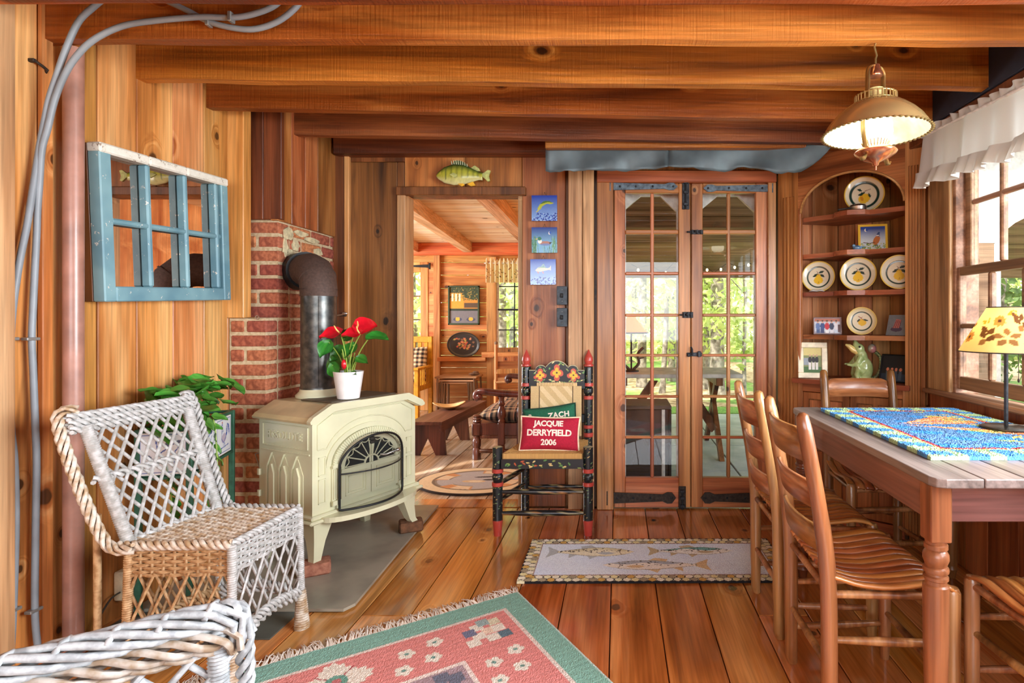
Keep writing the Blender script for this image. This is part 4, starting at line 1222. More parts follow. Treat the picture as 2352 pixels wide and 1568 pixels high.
# outlet box and cord low on the wall
t = thing('outlet_box', 'cream surface outlet box low on the wall behind the wicker chair', 'outlet', (XL + .004, yx(276, XL), za(1338, yx(276, XL))))
G().box(0, .045, -.035, .035, -.055, .055, .004).build('box', pr('cream_plastic', (226, 214, 180), .4), t)
G().box(.045, .05, -.033, .033, -.053, .053, .003).ell((.05, 0, 0), .003, .004, .004, 8, 6).build('cover', bpy.data.materials['cream_plastic'], t)
t = thing('power_cord', 'dark power cord hanging from the outlet box to the floor', 'cord', (XL + .03, yx(276, XL) - .03, za(1350, yx(276, XL))))
zz = za(1350, yx(276, XL))
G().tube(spline([(0, 0, 0), (.0, -.05, -.01), (.01, -.12, -.08), (.02, -.1, -.16), (.05, -.05, -zz + .012), (.2, .05, -zz + .024), (.32, .12, -zz + .024)], 6), .0035, 6).build('cord', pr('dark_cord', (70, 64, 56), .6), t, 60)

# ================================================================ WICKER CHAIRS
WICK = pr('white_wicker', (160, 159, 154), .5, 0, .08, 60, .2, col2=(192, 192, 190))
WICKS = pr('worn_white_wicker', (166, 138, 104), .6, 0, .12, 40, .3, col2=(208, 200, 186))
WICKT = pr('bare_tan_wicker', (150, 112, 72), .6, 0, .15, 50, .3, col2=(190, 156, 114))
def weave(g, p00, p10, p11, p01, nw, rr_, r, nwarp, amp, n_up=None):
    """weft canes run p00->p10, stacked towards p01, passing over and under the warps"""
    p00, p10, p11, p01 = map(Vector, (p00, p10, p11, p01))
    nrm = (p10 - p00).cross(p01 - p00).normalized()
    for j in range(nw):
        t = (j + .5) / nw
        a, b = p00.lerp(p01, t), p10.lerp(p11, t)
        m = nwarp * 4
        pts = []
        for i in range(m + 1):
            s = i / m
            pts.append(a.lerp(b, s) + nrm * amp * math.cos(pi * s * nwarp + pi * j))
        g.tube(pts, r, 5)
    for i in range(nwarp + 1):
        s = i / nwarp
        g.tube([p00.lerp(p10, s), p01.lerp(p11, s)], r * .9, 5)
    return g
def wrapped(g, pts, r, rc, pitch, sides=6):
    """a post bound with a winding cane: a core with ribbed surface"""
    P = [Vector(p) for p in pts]
    L = sum((P[i + 1] - P[i]).length for i in range(len(P) - 1))
    m = max(6, int(L / pitch * 4))
    q = []; rad = []
    acc = [0]
    for i in range(len(P) - 1): acc.append(acc[-1] + (P[i + 1] - P[i]).length)
    for i in range(m + 1):
        d = L * i / m; j = 0
        while j < len(P) - 2 and acc[j + 1] < d: j += 1
        t = (d - acc[j]) / (acc[j + 1] - acc[j])
        q.append(P[j].lerp(P[j + 1], min(1, t)))
        rad.append((r if not isinstance(r, tuple) else lerp(r[0], r[1], i / m)) + rc * math.cos(2 * pi * d / pitch))
    g.tube(q, rad, 10)
    return g
def lattice(parent, quad, n, slant, r, mat, name='cane', extra=0):
    D, C, TC, TD = map(Vector, quad)
    pt = lambda s, t: D.lerp(C, s).lerp(TD.lerp(TC, s), t)
    nrm = (C - D).cross(TD - D).normalized()
    for sg in (1, -1):
        for i in range(-n, 2 * n):
            s0 = (i + .5) / n; s1 = s0 + sg * slant
            ts = [0.0, 1.0]
            if s1 != s0:
                for e in (0, 1):
                    t = (e - s0) / (s1 - s0)
                    if 0 < t < 1: ts.append(t)
            ts = sorted(ts)
            for a, b in zip(ts[:-1], ts[1:]):
                m = (a + b) / 2
                if 0 <= lerp(s0, s1, m) <= 1 and b - a > .04:
                    off = nrm * r * .75 * sg
                    k = 4
                    g = G().tube([pt(lerp(s0, s1, lerp(a, b, q / k)), lerp(a, b, q / k)) + off for q in range(k + 1)], r, 6)
                    g.build(name, mat, parent, 60)
wc = thing('wicker_chair', 'white wicker slipper chair with lattice back beside the stove', 'chair', (-1.36, 1.94, 0))
O = Vector((-1.36, 1.94, 0))
zs_ = .448
A_, B_, C_, D_ = (Vector(p) - O for p in ((-1.205, 1.765, zs_), (-1.187, 2.105, zs_), (-1.492, 2.115, zs_), (-1.555, 1.765, zs_ - .005)))
TD, TC = Vector((-1.668, 1.715, .85)) - O, Vector((-1.637, 2.165, .848)) - O
g = G(); weave(g, D_, A_, B_, C_, 30, 0, .0052, 11, .004); g.build('woven_seat', WICKS, wc, 60, kind='stuff')
# rims
g = G(); braid(g, [D_, A_], .010, 3, .0075, .07); g.build('seat_rim', WICKS, wc, 60)
g = G(); braid(g, [A_, B_], .008, 3, .0065, .06); braid(g, [C_, B_], .010, 3, .007, .07); g.build('seat_rim', WICK, wc, 60)
g = G(); braid(g, [D_, C_], .008, 2, .007, .06); g.build('seat_rim', WICK, wc, 60)
# back posts and plaited outer edges
out_ = Vector((-.035, -.02, 0))
g = G(); wrapped(g, [D_ + Vector((.012, .02, 0)), TD + Vector((.02, .035, -.03))], .0175, .0013, .007); g.build('back_post', WICK, wc, 40)
g = G(); wrapped(g, [C_ + Vector((.0, -.01, 0)), TC + Vector((.01, -.03, -.03))], .0185, .0013, .007); g.build('back_post', WICK, wc, 40)
g = G(); braid(g, spline([D_ + Vector((.06, -.02, .0)), D_ + Vector((-.02, -.02, .012)), D_.lerp(TD, .5) + Vector((-.03, -.02, 0)), TD + Vector((-.02, -.01, 0)), TD + Vector((.0, .03, .02))], 5), .0115, 4, .0064, .13); g.build('plaited_edge', WICKS, wc, 60)
g = G(); braid(g, spline([C_ + Vector((.05, .01, .0)), C_ + Vector((.015, .02, .02)), C_.lerp(TC, .5) + Vector((.0, .022, 0)), TC + Vector((.0, .012, 0)), TC + Vector((-.01, -.03, .015))], 5), .009, 3, .0065, .07); g.build('plaited_edge', WICK, wc, 60)
g = G()
for dz, dx in ((0, 0), (-.02, .006), (-.038, .01)):
    braid(g, [TD + Vector((dx, -.005, dz)), TC + Vector((dx, .005, dz))], .009, 3, .0068, .075)
g.build('top_rim', WICK, wc, 60)
g = G(); braid(g, [D_.lerp(TD, .52), C_.lerp(TC, .52)], .008, 2, .007, .06); g.build('mid_rail', WICK, wc, 60)
lattice(wc, (D_ + Vector((.004, .02, 0)), C_ + Vector((.004, -.02, 0)), TC + Vector((.01, -.03, -.04)), TD + Vector((.012, .03, -.04))), 8, .74, .0052, WICK)
# aprons
z1_ = -.085; dn = Vector((0, 0, z1_))
dl = Vector((0, 0, -.31))
for (a, b, mt, mt2) in ((D_ + Vector((.03, 0, 0)), A_, WICKT, WICKT), (A_, B_, WICK, WICK), (B_, C_, WICK, WICK), (C_, D_ + Vector((.03, 0, 0)), WICKT, WICKT)):
    a0 = a + Vector((0, 0, -.012)); b0 = b + Vector((0, 0, -.012))
    g = G(); weave(g, a0 + dn, b0 + dn, b0, a0, 8, 0, .0052, 9, .005); g.build('woven_apron', mt, wc, 60, kind='stuff')
    lattice(wc, (a + dl, b + dl, b + dn, a + dn), 6, .34, .0045, mt2)
    arcp = [(a + dl).lerp(b + dl, i / 10) + Vector((0, 0, -.0 + .03 * math.sin(pi * i / 10))) for i in range(11)]
    g = G(); braid(g, arcp, .011, 3, .0065, .06); braid(g, [p + Vector((0, 0, -.02)) for p in arcp], .008, 2, .006, .06); g.build('lower_rail', mt, wc, 60)
for p, mt in ((A_, WICK), (B_, WICK), (C_, WICK), (D_ + Vector((.03, 0, 0)), WICKT)):
    f = Vector((p.x * 1.04, p.y * 1.04, .001 if p.x > -.05 else .0075))
    g = G(); wrapped(g, [p, p.lerp(f, .68)], .013, .001, .007); g.build('leg', mt, wc, 40)
    g = G(); wrapped(g, [p.lerp(f, .68), p.lerp(f, .8), p.lerp(f, .93), f], (.0155, .0265), .0022, .0085); g.build('foot', WICKT if mt is WICKT else WICKS, wc, 40)
g = G().tube([D_.lerp(TD, .25) + Vector((-.03, .0, 0)), Vector((-1.655, 1.80, .012)) - O], .0105, 8); g.build('back_stay', WICKT, wc, 60, 'bare tan cane stay')
# second chair, only its near corner is in the picture
WICK2 = pr('dimmed_white_wicker', (128, 132, 134), .5, 0, .08, 60, .2, col2=(166, 170, 172)); WICKS2 = pr('dimmed_worn_wicker', (128, 108, 86), .6, 0, .12, 40, .3, col2=(164, 158, 150))  # wicker colours darkened to offset the strong light on this near chair
w2c = thing('wicker_chair', 'white wicker chair in the lower left corner, nearest the camera', 'chair', (-.72, .80, 0))
O = Vector((-.72, .80, 0))
Q0, Q1 = Vector((-.652, .958, .655)) - O, Vector((-1.10, .615, .655)) - O
dq = (Q1 - Q0).normalized(); nq = Vector((-dq.y, dq.x, 0))
path = spline([Q0 + Vector((0, 0, -.05)) - dq * .012, Q0 - dq * .004 + Vector((0, 0, -.012)), Q0 + dq * .04, Q0.lerp(Q1, .5), Q1], 6)
g = G()
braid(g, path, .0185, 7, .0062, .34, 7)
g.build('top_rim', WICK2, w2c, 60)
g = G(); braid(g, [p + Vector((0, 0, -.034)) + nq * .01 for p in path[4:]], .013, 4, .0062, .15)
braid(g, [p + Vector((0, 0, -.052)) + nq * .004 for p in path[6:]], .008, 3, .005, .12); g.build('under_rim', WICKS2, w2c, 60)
g = G()
for k in range(9):
    p = (Q0 + dq * .03).lerp(Q1, k / 9) + Vector((0, 0, .0165))
    g.tube([p + nq * .02 + dq * .01 + Vector((0, 0, -.012)), p + nq * .006 + Vector((0, 0, .004)), p - nq * .008 - dq * .008 + Vector((0, 0, .003)), p - nq * .022 - dq * .012 + Vector((0, 0, -.014))], .0045, 6)
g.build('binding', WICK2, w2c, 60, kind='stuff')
lo = Vector((0, 0, -.30))
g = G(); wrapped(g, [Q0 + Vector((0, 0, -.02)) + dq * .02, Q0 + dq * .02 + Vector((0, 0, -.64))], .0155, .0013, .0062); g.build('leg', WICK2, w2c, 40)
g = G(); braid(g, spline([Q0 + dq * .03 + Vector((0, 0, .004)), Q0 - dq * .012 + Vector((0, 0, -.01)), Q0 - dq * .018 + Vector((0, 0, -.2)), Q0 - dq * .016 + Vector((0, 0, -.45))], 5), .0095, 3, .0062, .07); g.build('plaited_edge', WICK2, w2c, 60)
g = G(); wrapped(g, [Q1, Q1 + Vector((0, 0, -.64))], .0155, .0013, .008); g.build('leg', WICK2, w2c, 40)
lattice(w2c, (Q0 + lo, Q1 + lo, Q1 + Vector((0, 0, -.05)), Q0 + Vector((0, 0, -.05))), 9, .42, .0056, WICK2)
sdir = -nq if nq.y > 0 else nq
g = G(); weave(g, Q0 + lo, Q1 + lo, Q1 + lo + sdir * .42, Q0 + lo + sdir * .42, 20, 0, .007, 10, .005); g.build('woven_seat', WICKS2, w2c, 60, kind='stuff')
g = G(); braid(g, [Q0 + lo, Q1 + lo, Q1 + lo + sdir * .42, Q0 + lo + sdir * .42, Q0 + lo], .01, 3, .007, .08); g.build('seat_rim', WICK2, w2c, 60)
for q in (Q0, Q1):
    p = q + lo + sdir * .40
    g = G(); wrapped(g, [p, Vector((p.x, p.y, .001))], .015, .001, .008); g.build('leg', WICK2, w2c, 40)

# ================================================================ PAINTED CHAIR
BK = (18, 26, 30); RD = (178, 66, 56); GRN = (70, 120, 60); YEL = (226, 180, 50)
def plathe(name, prof, parent, loc, lean=(0, 0), flowers=(), n=28):
    """turned post with painted zones; prof = [(z, r, colour)]"""
    zs2 = []; 
    for (za_, ra, ca), (zb2, rb2, cb) in zip(prof[:-1], prof[1:]):
        k = max(1, int((zb2 - za_) / .004))
        for i in range(k): zs2.append((lerp(za_, zb2, i / k), lerp(ra, rb2, i / k), ca))
    zs2.append(prof[-1])
    m = len(zs2)
    vs = []; cols = []
    ang = [2 * pi * k / n for k in range(n)]
    Zc = np.array([q[0] for q in zs2])
    U, V = np.meshgrid(np.array(ang) * .027, Zc)
    p = P(U, V, BK)
    for j in range(m): p.c[j, :] = lin(zs2[j][2])
    isb = np.array([q[2] == BK for q in zs2])
    fl = RS.rand(*U.shape)
    p.c[(fl > .965) & isb[:, None]] = lin((120, 150, 100)); p.c[(fl > .985) & isb[:, None]] = lin((200, 170, 110))
    for (a, z_, r_) in flowers:
        x = a * .027
        for q in range(4):
            b = q * pi / 2 + .4
            p.ell(x + r_ * .6 * math.cos(b), z_ + r_ * .6 * math.sin(b), r_ * .55, r_ * .5, (196, 86, 50)); p.ell(x + r_ * .38 * math.cos(b), z_ + r_ * .38 * math.sin(b), r_ * .34, r_ * .3, YEL)
        p.ell(x, z_, r_ * .16, r_ * .16, (30, 20, 20))
        for q in (-1, 1):
            p.leaf(x + q * r_ * .4, z_ - r_ * 1.1, r_ * 1.1, r_ * .5, 60 if q > 0 else 120, GRN)
    for j in range(m):
        z_, r_, _ = zs2[j]; t = z_ / prof[-1][0]
        for k in range(n):
            vs.append((lean[0] * t + r_ * math.cos(ang[k]), lean[1] * t + r_ * math.sin(ang[k]), z_))
    fs = [(j * n + k, j * n + (k + 1) % n, (j + 1) * n + (k + 1) % n, (j + 1) * n + k) for j in range(m - 1) for k in range(n)]
    fs += [tuple(range(n))[::-1], tuple(range((m - 1) * n, m * n))]
    me = bpy.data.meshes.new(name); me.from_pydata(vs, [], fs); me.shade_smooth(); me.set_sharp_from_angle(angle=.7)
    set_col(me, p.c.reshape(-1, 3))
    o = bpy.data.objects.new(name, me); COL.objects.link(o); me.materials.append(SKINP); o.parent = parent; o.location = loc
    return o
pcx, pcy = -.405, 3.2
pc_ = thing('painted_chair', 'black painted folk chair with flowers, red finials and rush seat', 'chair', (pcx, pcy, 0))
fl_ = [(0, .02, RD), (.08, .027, RD), (.085, .026, BK), (.262, .0265, BK), (.266, .030, RD), (.284, .030, RD), (.286, .021, BK), (.300, .028, BK), (.318, .029, BK), (.334, .02, BK), (.336, .030, RD), (.356, .030, RD), (.358, .027, BK), (.47, .027, BK), (.474, .02, (150, 150, 120))]
FLX = (xa(1143, 3.02) - pcx, xa(1351, 3.02) - pcx)
for x in FLX:
    plathe('leg', fl_, pc_, (x, 3.02 - pcy, 0), flowers=((-1.9, .215, .024), (-1.3, .15, .026), (-1.75, .125, .02), (-.9, .205, .02)))
rl_ = [(0, .024, BK), (.45, .026, BK), (.455, .029, RD), (.475, .029, RD), (.478, .026, BK), (.50, .025, BK), (.503, .029, RD), (.52, .029, RD), (.523, .026, BK), (.672, .026, BK), (.675, .030, RD), (.694, .030, RD), (.697, .018, BK), (.715, .029, BK), (.735, .029, BK), (.75, .018, BK), (.752, .029, RD), (.77, .029, RD), (.773, .027, BK), (.868, .027, BK), (.872, .03, RD), (.88, .03, RD), (.886, .021, RD), (.905, .027, RD), (.925, .024, RD), (.95, .011, RD), (.97, .002, RD)]
RY = 3.36 - pcy
RX = (xa(1206, 3.36) - pcx, xa(1351, 3.36) - pcx)
for x in RX: plathe('back_post', rl_, pc_, (x, RY, 0), (.0, .05))
def rung(a, b, r, mat=SKINP, name='rung'):
    a, b = Vector(a), Vector(b)
    g = G(); n = 14
    pts = [a.lerp(b, i / n) for i in range(n + 1)]
    g.tube(pts, [r * (.6 + .55 * math.sin(pi * i / n)) for i in range(n + 1)], 12)
    o = g.build(name, mat, pc_, 60)
    m = len(o.data.vertices); c = np.empty((m, 3)); c[:] = lin(BK)
    k = RS.rand(m); c[k > .86] = lin((150, 140, 100)); c[k < .05] = lin((170, 120, 70))
    set_col(o.data, c)
FY = 3.02 - pcy
for z_ in (.232, .118): rung((FLX[0], FY, z_), (FLX[1], FY, z_), .014)
for z_ in (.27, .18):
    for i in (0, 1): rung((FLX[i], FY, z_), (RX[i], RY, z_), .013)
rung((RX[0], RY, .16), (RX[1], RY, .16), .012)
def leafband(w_, h_):
    def f(p):
        for i in range(26):
            x = RS.uniform(0, w_); y_ = RS.uniform(.1, .9) * h_
            p.leaf(x, y_, .022, .008, RS.uniform(-60, 60), ((130, 150, 70), (90, 140, 70), (214, 190, 120), (190, 90, 50))[RS.randint(4)])
        p.noise(.05)
    return f
sw = FLX[1] - FLX[0] - .05
panel('seat_rail', SKINP, fm((FLX[0] + .025, FY - .011, .362), (1, 0, 0), (0, 0, 1)), sw, .05, .02, 150, 18, leafband(sw, .05), pc_, base=BK)
for i in (0, 1):
    a, b = Vector((FLX[i], FY, .385)), Vector((RX[i], RY, .385))
    u = (b - a)
    G().tube([a, b], .016, 10).build('seat_rail', pr('black_paint', BK, .4) if 'black_paint' not in bpy.data.materials else bpy.data.materials['black_paint'], pc_, 60)
BKP = bpy.data.materials['black_paint']
# crest rail with three humps
cx0, cx1 = RX[0] + .022, RX[1] - .022
cw = cx1 - cx0; chh = .135
def top_of(x):
    t = x / cw
    return .078 + .057 * np.maximum(0, np.sqrt(np.maximum(0, 1 - ((t - .5) / .2) ** 2))) + .03 * np.sqrt(np.maximum(0, 1 - (np.abs(np.abs(t - .5) - .285) / .1) ** 2)) * (np.abs(t - .5) > .18)
def crest(p):
    for fx in (.2, .5, .8):
        x, y_ = fx * cw, (.06 if fx != .5 else .062)
        for q in range(4):
            b = q * pi / 2
            p.ell(x + .022 * math.cos(b), y_ + .03 * math.sin(b), .017, .02, (196, 84, 62)); p.ell(x + .014 * math.cos(b), y_ + .018 * math.sin(b), .011, .013, YEL)
        p.ell(x, y_, .005, .006, (40, 30, 20))
    for i in range(40):
        x = RS.uniform(0, cw); y_ = RS.choice([RS.uniform(.008, .028), RS.uniform(.095, .13)])
        p.leaf(x, y_, .02, .009, RS.uniform(-70, 70), ((150, 170, 90), (100, 150, 80), (220, 200, 140))[RS.randint(3)])
    p.m(p.V > chh * .965, (190, 180, 140)); p.noise(.04)
def cshape(U, V): return U, V / chh * top_of(U)
panel('crest_rail', SKINP, fm((cx0, RY + .03, .772), (1, 0, 0), (0, 0, 1)), cw, chh, .022, 150, 70, crest, pc_, shape=cshape, base=BK)
for z0_, z1_2 in ((.735, .775), (.535, .585)):
    G().box(cx0 - .005, cx1 + .005, RY + .018, RY + .04, z0_, z1_2, .004).build('back_rail', BKP, pc_)
RUSH = painted('rush_weave', .8, .5, 300)
def rushback(p):
    w_, h_ = p.U.max(), p.V.max()
    p.c[:] = lin((206, 178, 128))
    d = np.sin((p.V) * 2 * pi / .006); p.c *= (1 + .16 * d)[..., None]
    k = (p.U > w_ * .17) & (p.U < w_ * .83)
    dg = ((p.U + p.V * .9) % .075) < .036
    p.c[k & dg] = np.array(lin((224, 200, 154))); e = np.sin((p.U - p.V) * 2 * pi / .0065)
    p.c[k] *= (1 + .16 * e[k])[:, None]
    p.line([(w_ * .17, 0), (w_ * .17, h_)], .004, (70, 50, 30)); p.line([(w_ * .83, 0), (w_ * .83, h_)], .004, (70, 50, 30)); p.noise(.08)
panel('rush_back', RUSH, fm((cx0 + .012, RY + .008, .46), (1, 0, 0), (0, .03, 1)), cw - .03, .295, .02, 120, 110, rushback, pc_)
g = G()
for i in range(26):
    x = lerp(cx0 + .05, cx1 - .05, i / 25)
    g.tube([(x, RY + .012, .73), (x, RY + .008, .765), (x, RY + .016, .784)], .0055, 6)
g.build('rush_loops', pr('pale_rush', (208, 180, 130), .8), pc_, 60, kind='stuff')
def rushseat(p):
    w_, h_ = p.U.max(), p.V.max()
    p.c[:] = lin((196, 152, 88))
    x, y_ = np.abs(p.U / w_ - .5) * 2, np.abs(p.V / h_ - .5) * 2
    s = np.where(y_ > x, np.sin(p.V * 2 * pi / .008), np.sin(p.U * 2 * pi / .008))
    p.c *= (1 + .2 * s)[..., None]
    p.m(np.abs(x - y_) < .02, (120, 88, 44)); p.noise(.1)
def seatshape(U, V):
    w_ = U.max(); h_ = V.max(); t = V / h_
    xl = FLX[0] * (1 - t) + RX[0] * t + .0; xr = FLX[1] * (1 - t) + RX[1] * t
    ins = .028 * (1 - t) + .0
    return xl + ins + (xr - xl - 2 * ins) * U / w_, FY - .02 + (RY - FY + .02) * t
panel('rush_seat', RUSH, Matrix.Translation((0, 0, .412)), .46, .36, .027, 120, 90, rushseat, pc_, shape=seatshape, relief=.0012)
# ---------------------------------------------------------------- cushions
def cushion(name, lab, M, w_, h_, th, col, pip, lines, edge=None):
    c = thing(name, lab, 'cushion', M.translation)
    M = T(*(-M.translation)) @ M
    mt = pr(name + '_' + lab.split()[0], col, .9, 0, .08, 120, .3)
    def prof(u, v): return th / 2 * max(0, (1 - abs(2 * u - 1) ** 3.2)) ** .55 * max(0, (1 - abs(2 * v - 1) ** 3.2)) ** .55
    def pos(u, v, s):
        pin = 1 - .045 * math.sin(pi * v) if abs(2 * u - 1) > .0 else 1
        x = (u - .5) * w_ * (1 - .05 * (1 - abs(2 * v - 1) ** 2) * abs(2 * u - 1)); y_ = (v - .5) * h_ * (1 - .08 * (1 - abs(2 * u - 1) ** 2) * abs(2 * v - 1))
        return (x, y_, s * prof(u, v))
    G().grid(30, 20, lambda u, v: pos(u, v, 1), M).grid(30, 20, lambda u, v: pos(1 - u, v, -1), M).build('cover', mt, c, 180)
    ed = [pos(i / 20, 0, 0) for i in range(20)] + [pos(1, i / 14, 0) for i in range(14)] + [pos(1 - i / 20, 1, 0) for i in range(20)] + [pos(0, 1 - i / 14, 0) for i in range(14)]
    G().tube(ed, .0055, 7, M, closed=True).build('piping', pr('piping_' + lab.split()[0], pip, .9), c, 60)
    LT = bpy.data.materials.get('white_lettering') or pr('white_lettering', (236, 226, 210), .9)
    for s, sz, x, y_, rot, sp in lines:
        def wp(co, x=x, y_=y_):
            u, v = co.x + x, co.y + y_
            return Vector((u, v, prof(u / w_ + .5, v / h_ + .5) + co.z + .001))
        text_mesh('lettering', s, sz, M, LT, c, .0015, sz * .034, wp, sp)
    return c
cushion('cushion', 'green needlepoint cushion tilted behind the red one', fm((xa(1265, 3.27), 3.275, .548), (1, 0, .13), (-.13, .22, 1)), .305, .20, .075, (30, 100, 72), (20, 60, 44), (('ZACH', .042, .055, .042, 0, 1.1), ('P', .034, -.112, .052, 0, 1), ('R', .034, -.108, .016, 0, 1)))
cushion('cushion', 'crimson cushion lettered in white on the painted chair seat', fm((xa(1263, 3.10), 3.10, .525), (1, 0, -.02), (0, .30, 1)), .325, .185, .085, (172, 22, 52), (232, 212, 180), (('JACQUIE', .042, -.005, .05, 0, .95), ('DERRYFIELD', .046, 0, .0, 0, .95), ('2006', .042, 0, -.05, 0, 1.0)))

# ================================================================ RUGS
def fishrug(p):
    w_, h_ = 1.22, .48
    p.c[:] = lin((22, 24, 30))
    nx = 40; s = w_ / nx
    # scalloped border
    bw = .062
    p.rect(.008, w_ - .008, .008, h_ - .008, (214, 206, 178))
    pal = [(238, 232, 208), (232, 228, 190), (240, 234, 218), (214, 172, 92), (168, 154, 126), (230, 220, 166)]
    def scal(cx, cy, r, i): p.ell(cx, cy, r * 1.12, r * 1.12, (30, 30, 34)); p.ell(cx, cy, r, r * .95, pal[i % 6])
    for i in range(int(w_ / .037) + 1):
        for y_, o in ((.018, 0), (.046, .5), (h_ - .046, .5), (h_ - .018, 0)):
            scal((i + o) * .037, y_, .0165, i * 5 + int(y_ * 100))
    for i in range(int(h_ / .037) + 1):
        for x, o in ((.018, 0), (.046, .5), (w_ - .046, .5), (w_ - .018, 0)):
            scal(x, (i + o) * .037, .0165, i * 5 + int(x * 90))
    p.rect(bw, w_ - bw, bw, h_ - bw, (150, 104, 92)); p.rect(bw + .004, w_ - bw - .004, bw + .004, h_ - bw - .004, (230, 240, 252))
    k = p.inside([(bw + .004, bw + .004), (w_ - bw - .004, bw + .004), (w_ - bw - .004, h_ - bw - .004), (bw + .004, h_ - bw - .004)])
    blob = np.sin(p.U * 9 + 1) * np.sin(p.V * 14 + p.U * 4) * .5 + .5
    p.m(k * blob * .35, (208, 222, 248)); p.m(k * (1 - blob) * .25, (240, 242, 244))
    def fish(cx, cy, L, hh, face, back, belly, fin, dots):
        def X(t): return cx + face * (t - .5) * L
        up = [(0, .02), (.06, .32), (.16, .7), (.32, 1), (.5, .98), (.68, .6), (.84, .22), (.88, .2)]
        dn_ = [(.88, -.2), (.84, -.25), (.68, -.6), (.5, -.95), (.32, -1), (.16, -.72), (.06, -.35)]
        poly = [(X(t), cy + v * hh / 2) for t, v in up + dn_]
        p.poly([(X(.86), cy + hh * .12), (X(1.0), cy + hh * .62), (X(.97), cy), (X(1.0), cy - hh * .62), (X(.86), cy - hh * .12)], fin)
        p.poly([(X(.42), cy + hh * .45), (X(.5), cy + hh * .78), (X(.62), cy + hh * .62), (X(.6), cy + hh * .35)], fin)
        p.poly([(X(.4), cy - hh * .42), (X(.5), cy - hh * .8), (X(.54), cy - hh * .4)], fin); p.poly([(X(.64), cy - hh * .3), (X(.74), cy - hh * .66), (X(.74), cy - hh * .22)], fin)
        p.poly(poly, (150, 142, 122)); sm = [(X(.01) * 1 + (x - X(.01)) * .985, cy + (y_ - cy) * .92) for x, y_ in poly]
        p.poly(sm, belly)
        ks = p.inside(sm)
        p.m(ks & (p.V > cy + hh * .16 - .01 * np.sin(p.U * 30)), back)
        for i in range(dots):
            t = RS.uniform(.14, .84); v = RS.uniform(-.15, .85)
            wd = np.interp(t, [q[0] for q in up], [q[1] for q in up])
            p.ell(X(t), cy + v * wd * hh / 2, .0055, .0035, (70, 66, 56))
        p.line([(X(.15), cy - hh * .3), (X(.17), cy), (X(.15), cy + hh * .34)], .004, (120, 104, 84)); p.ell(X(.07), cy + hh * .1, .006, .005, (60, 56, 50))
        p.leaf(X(.22), cy - hh * .15, .09, .03, 180 if face < 0 else 0, fin)
    fish(.31, .315, .43, .105, -1, (224, 216, 180), (238, 232, 206), (186, 192, 194), 46)
    fish(.80, .325, .42, .09, -1 if False else -1, (120, 180, 176), (240, 240, 234), (200, 182, 146), 40)
    fish(.62, .165, .50, .10, 1, (176, 182, 190), (240, 234, 224), (220, 192, 146), 24)
    p.noise(.13)
fr0 = hz(1186, 1341)
u_ = Vector((1.22, .012, 0))
rug1 = panel('runner_rug', RUG, fm((fr0.x, fr0.y, .001), (1, .008, 0), (0, 1, 0)), 1.22, .48, .009, 400, 160, fishrug, None, relief=.0012)
tag(rug1, 'pale blue fish runner with scalloped border before the glass doors', 'rug')
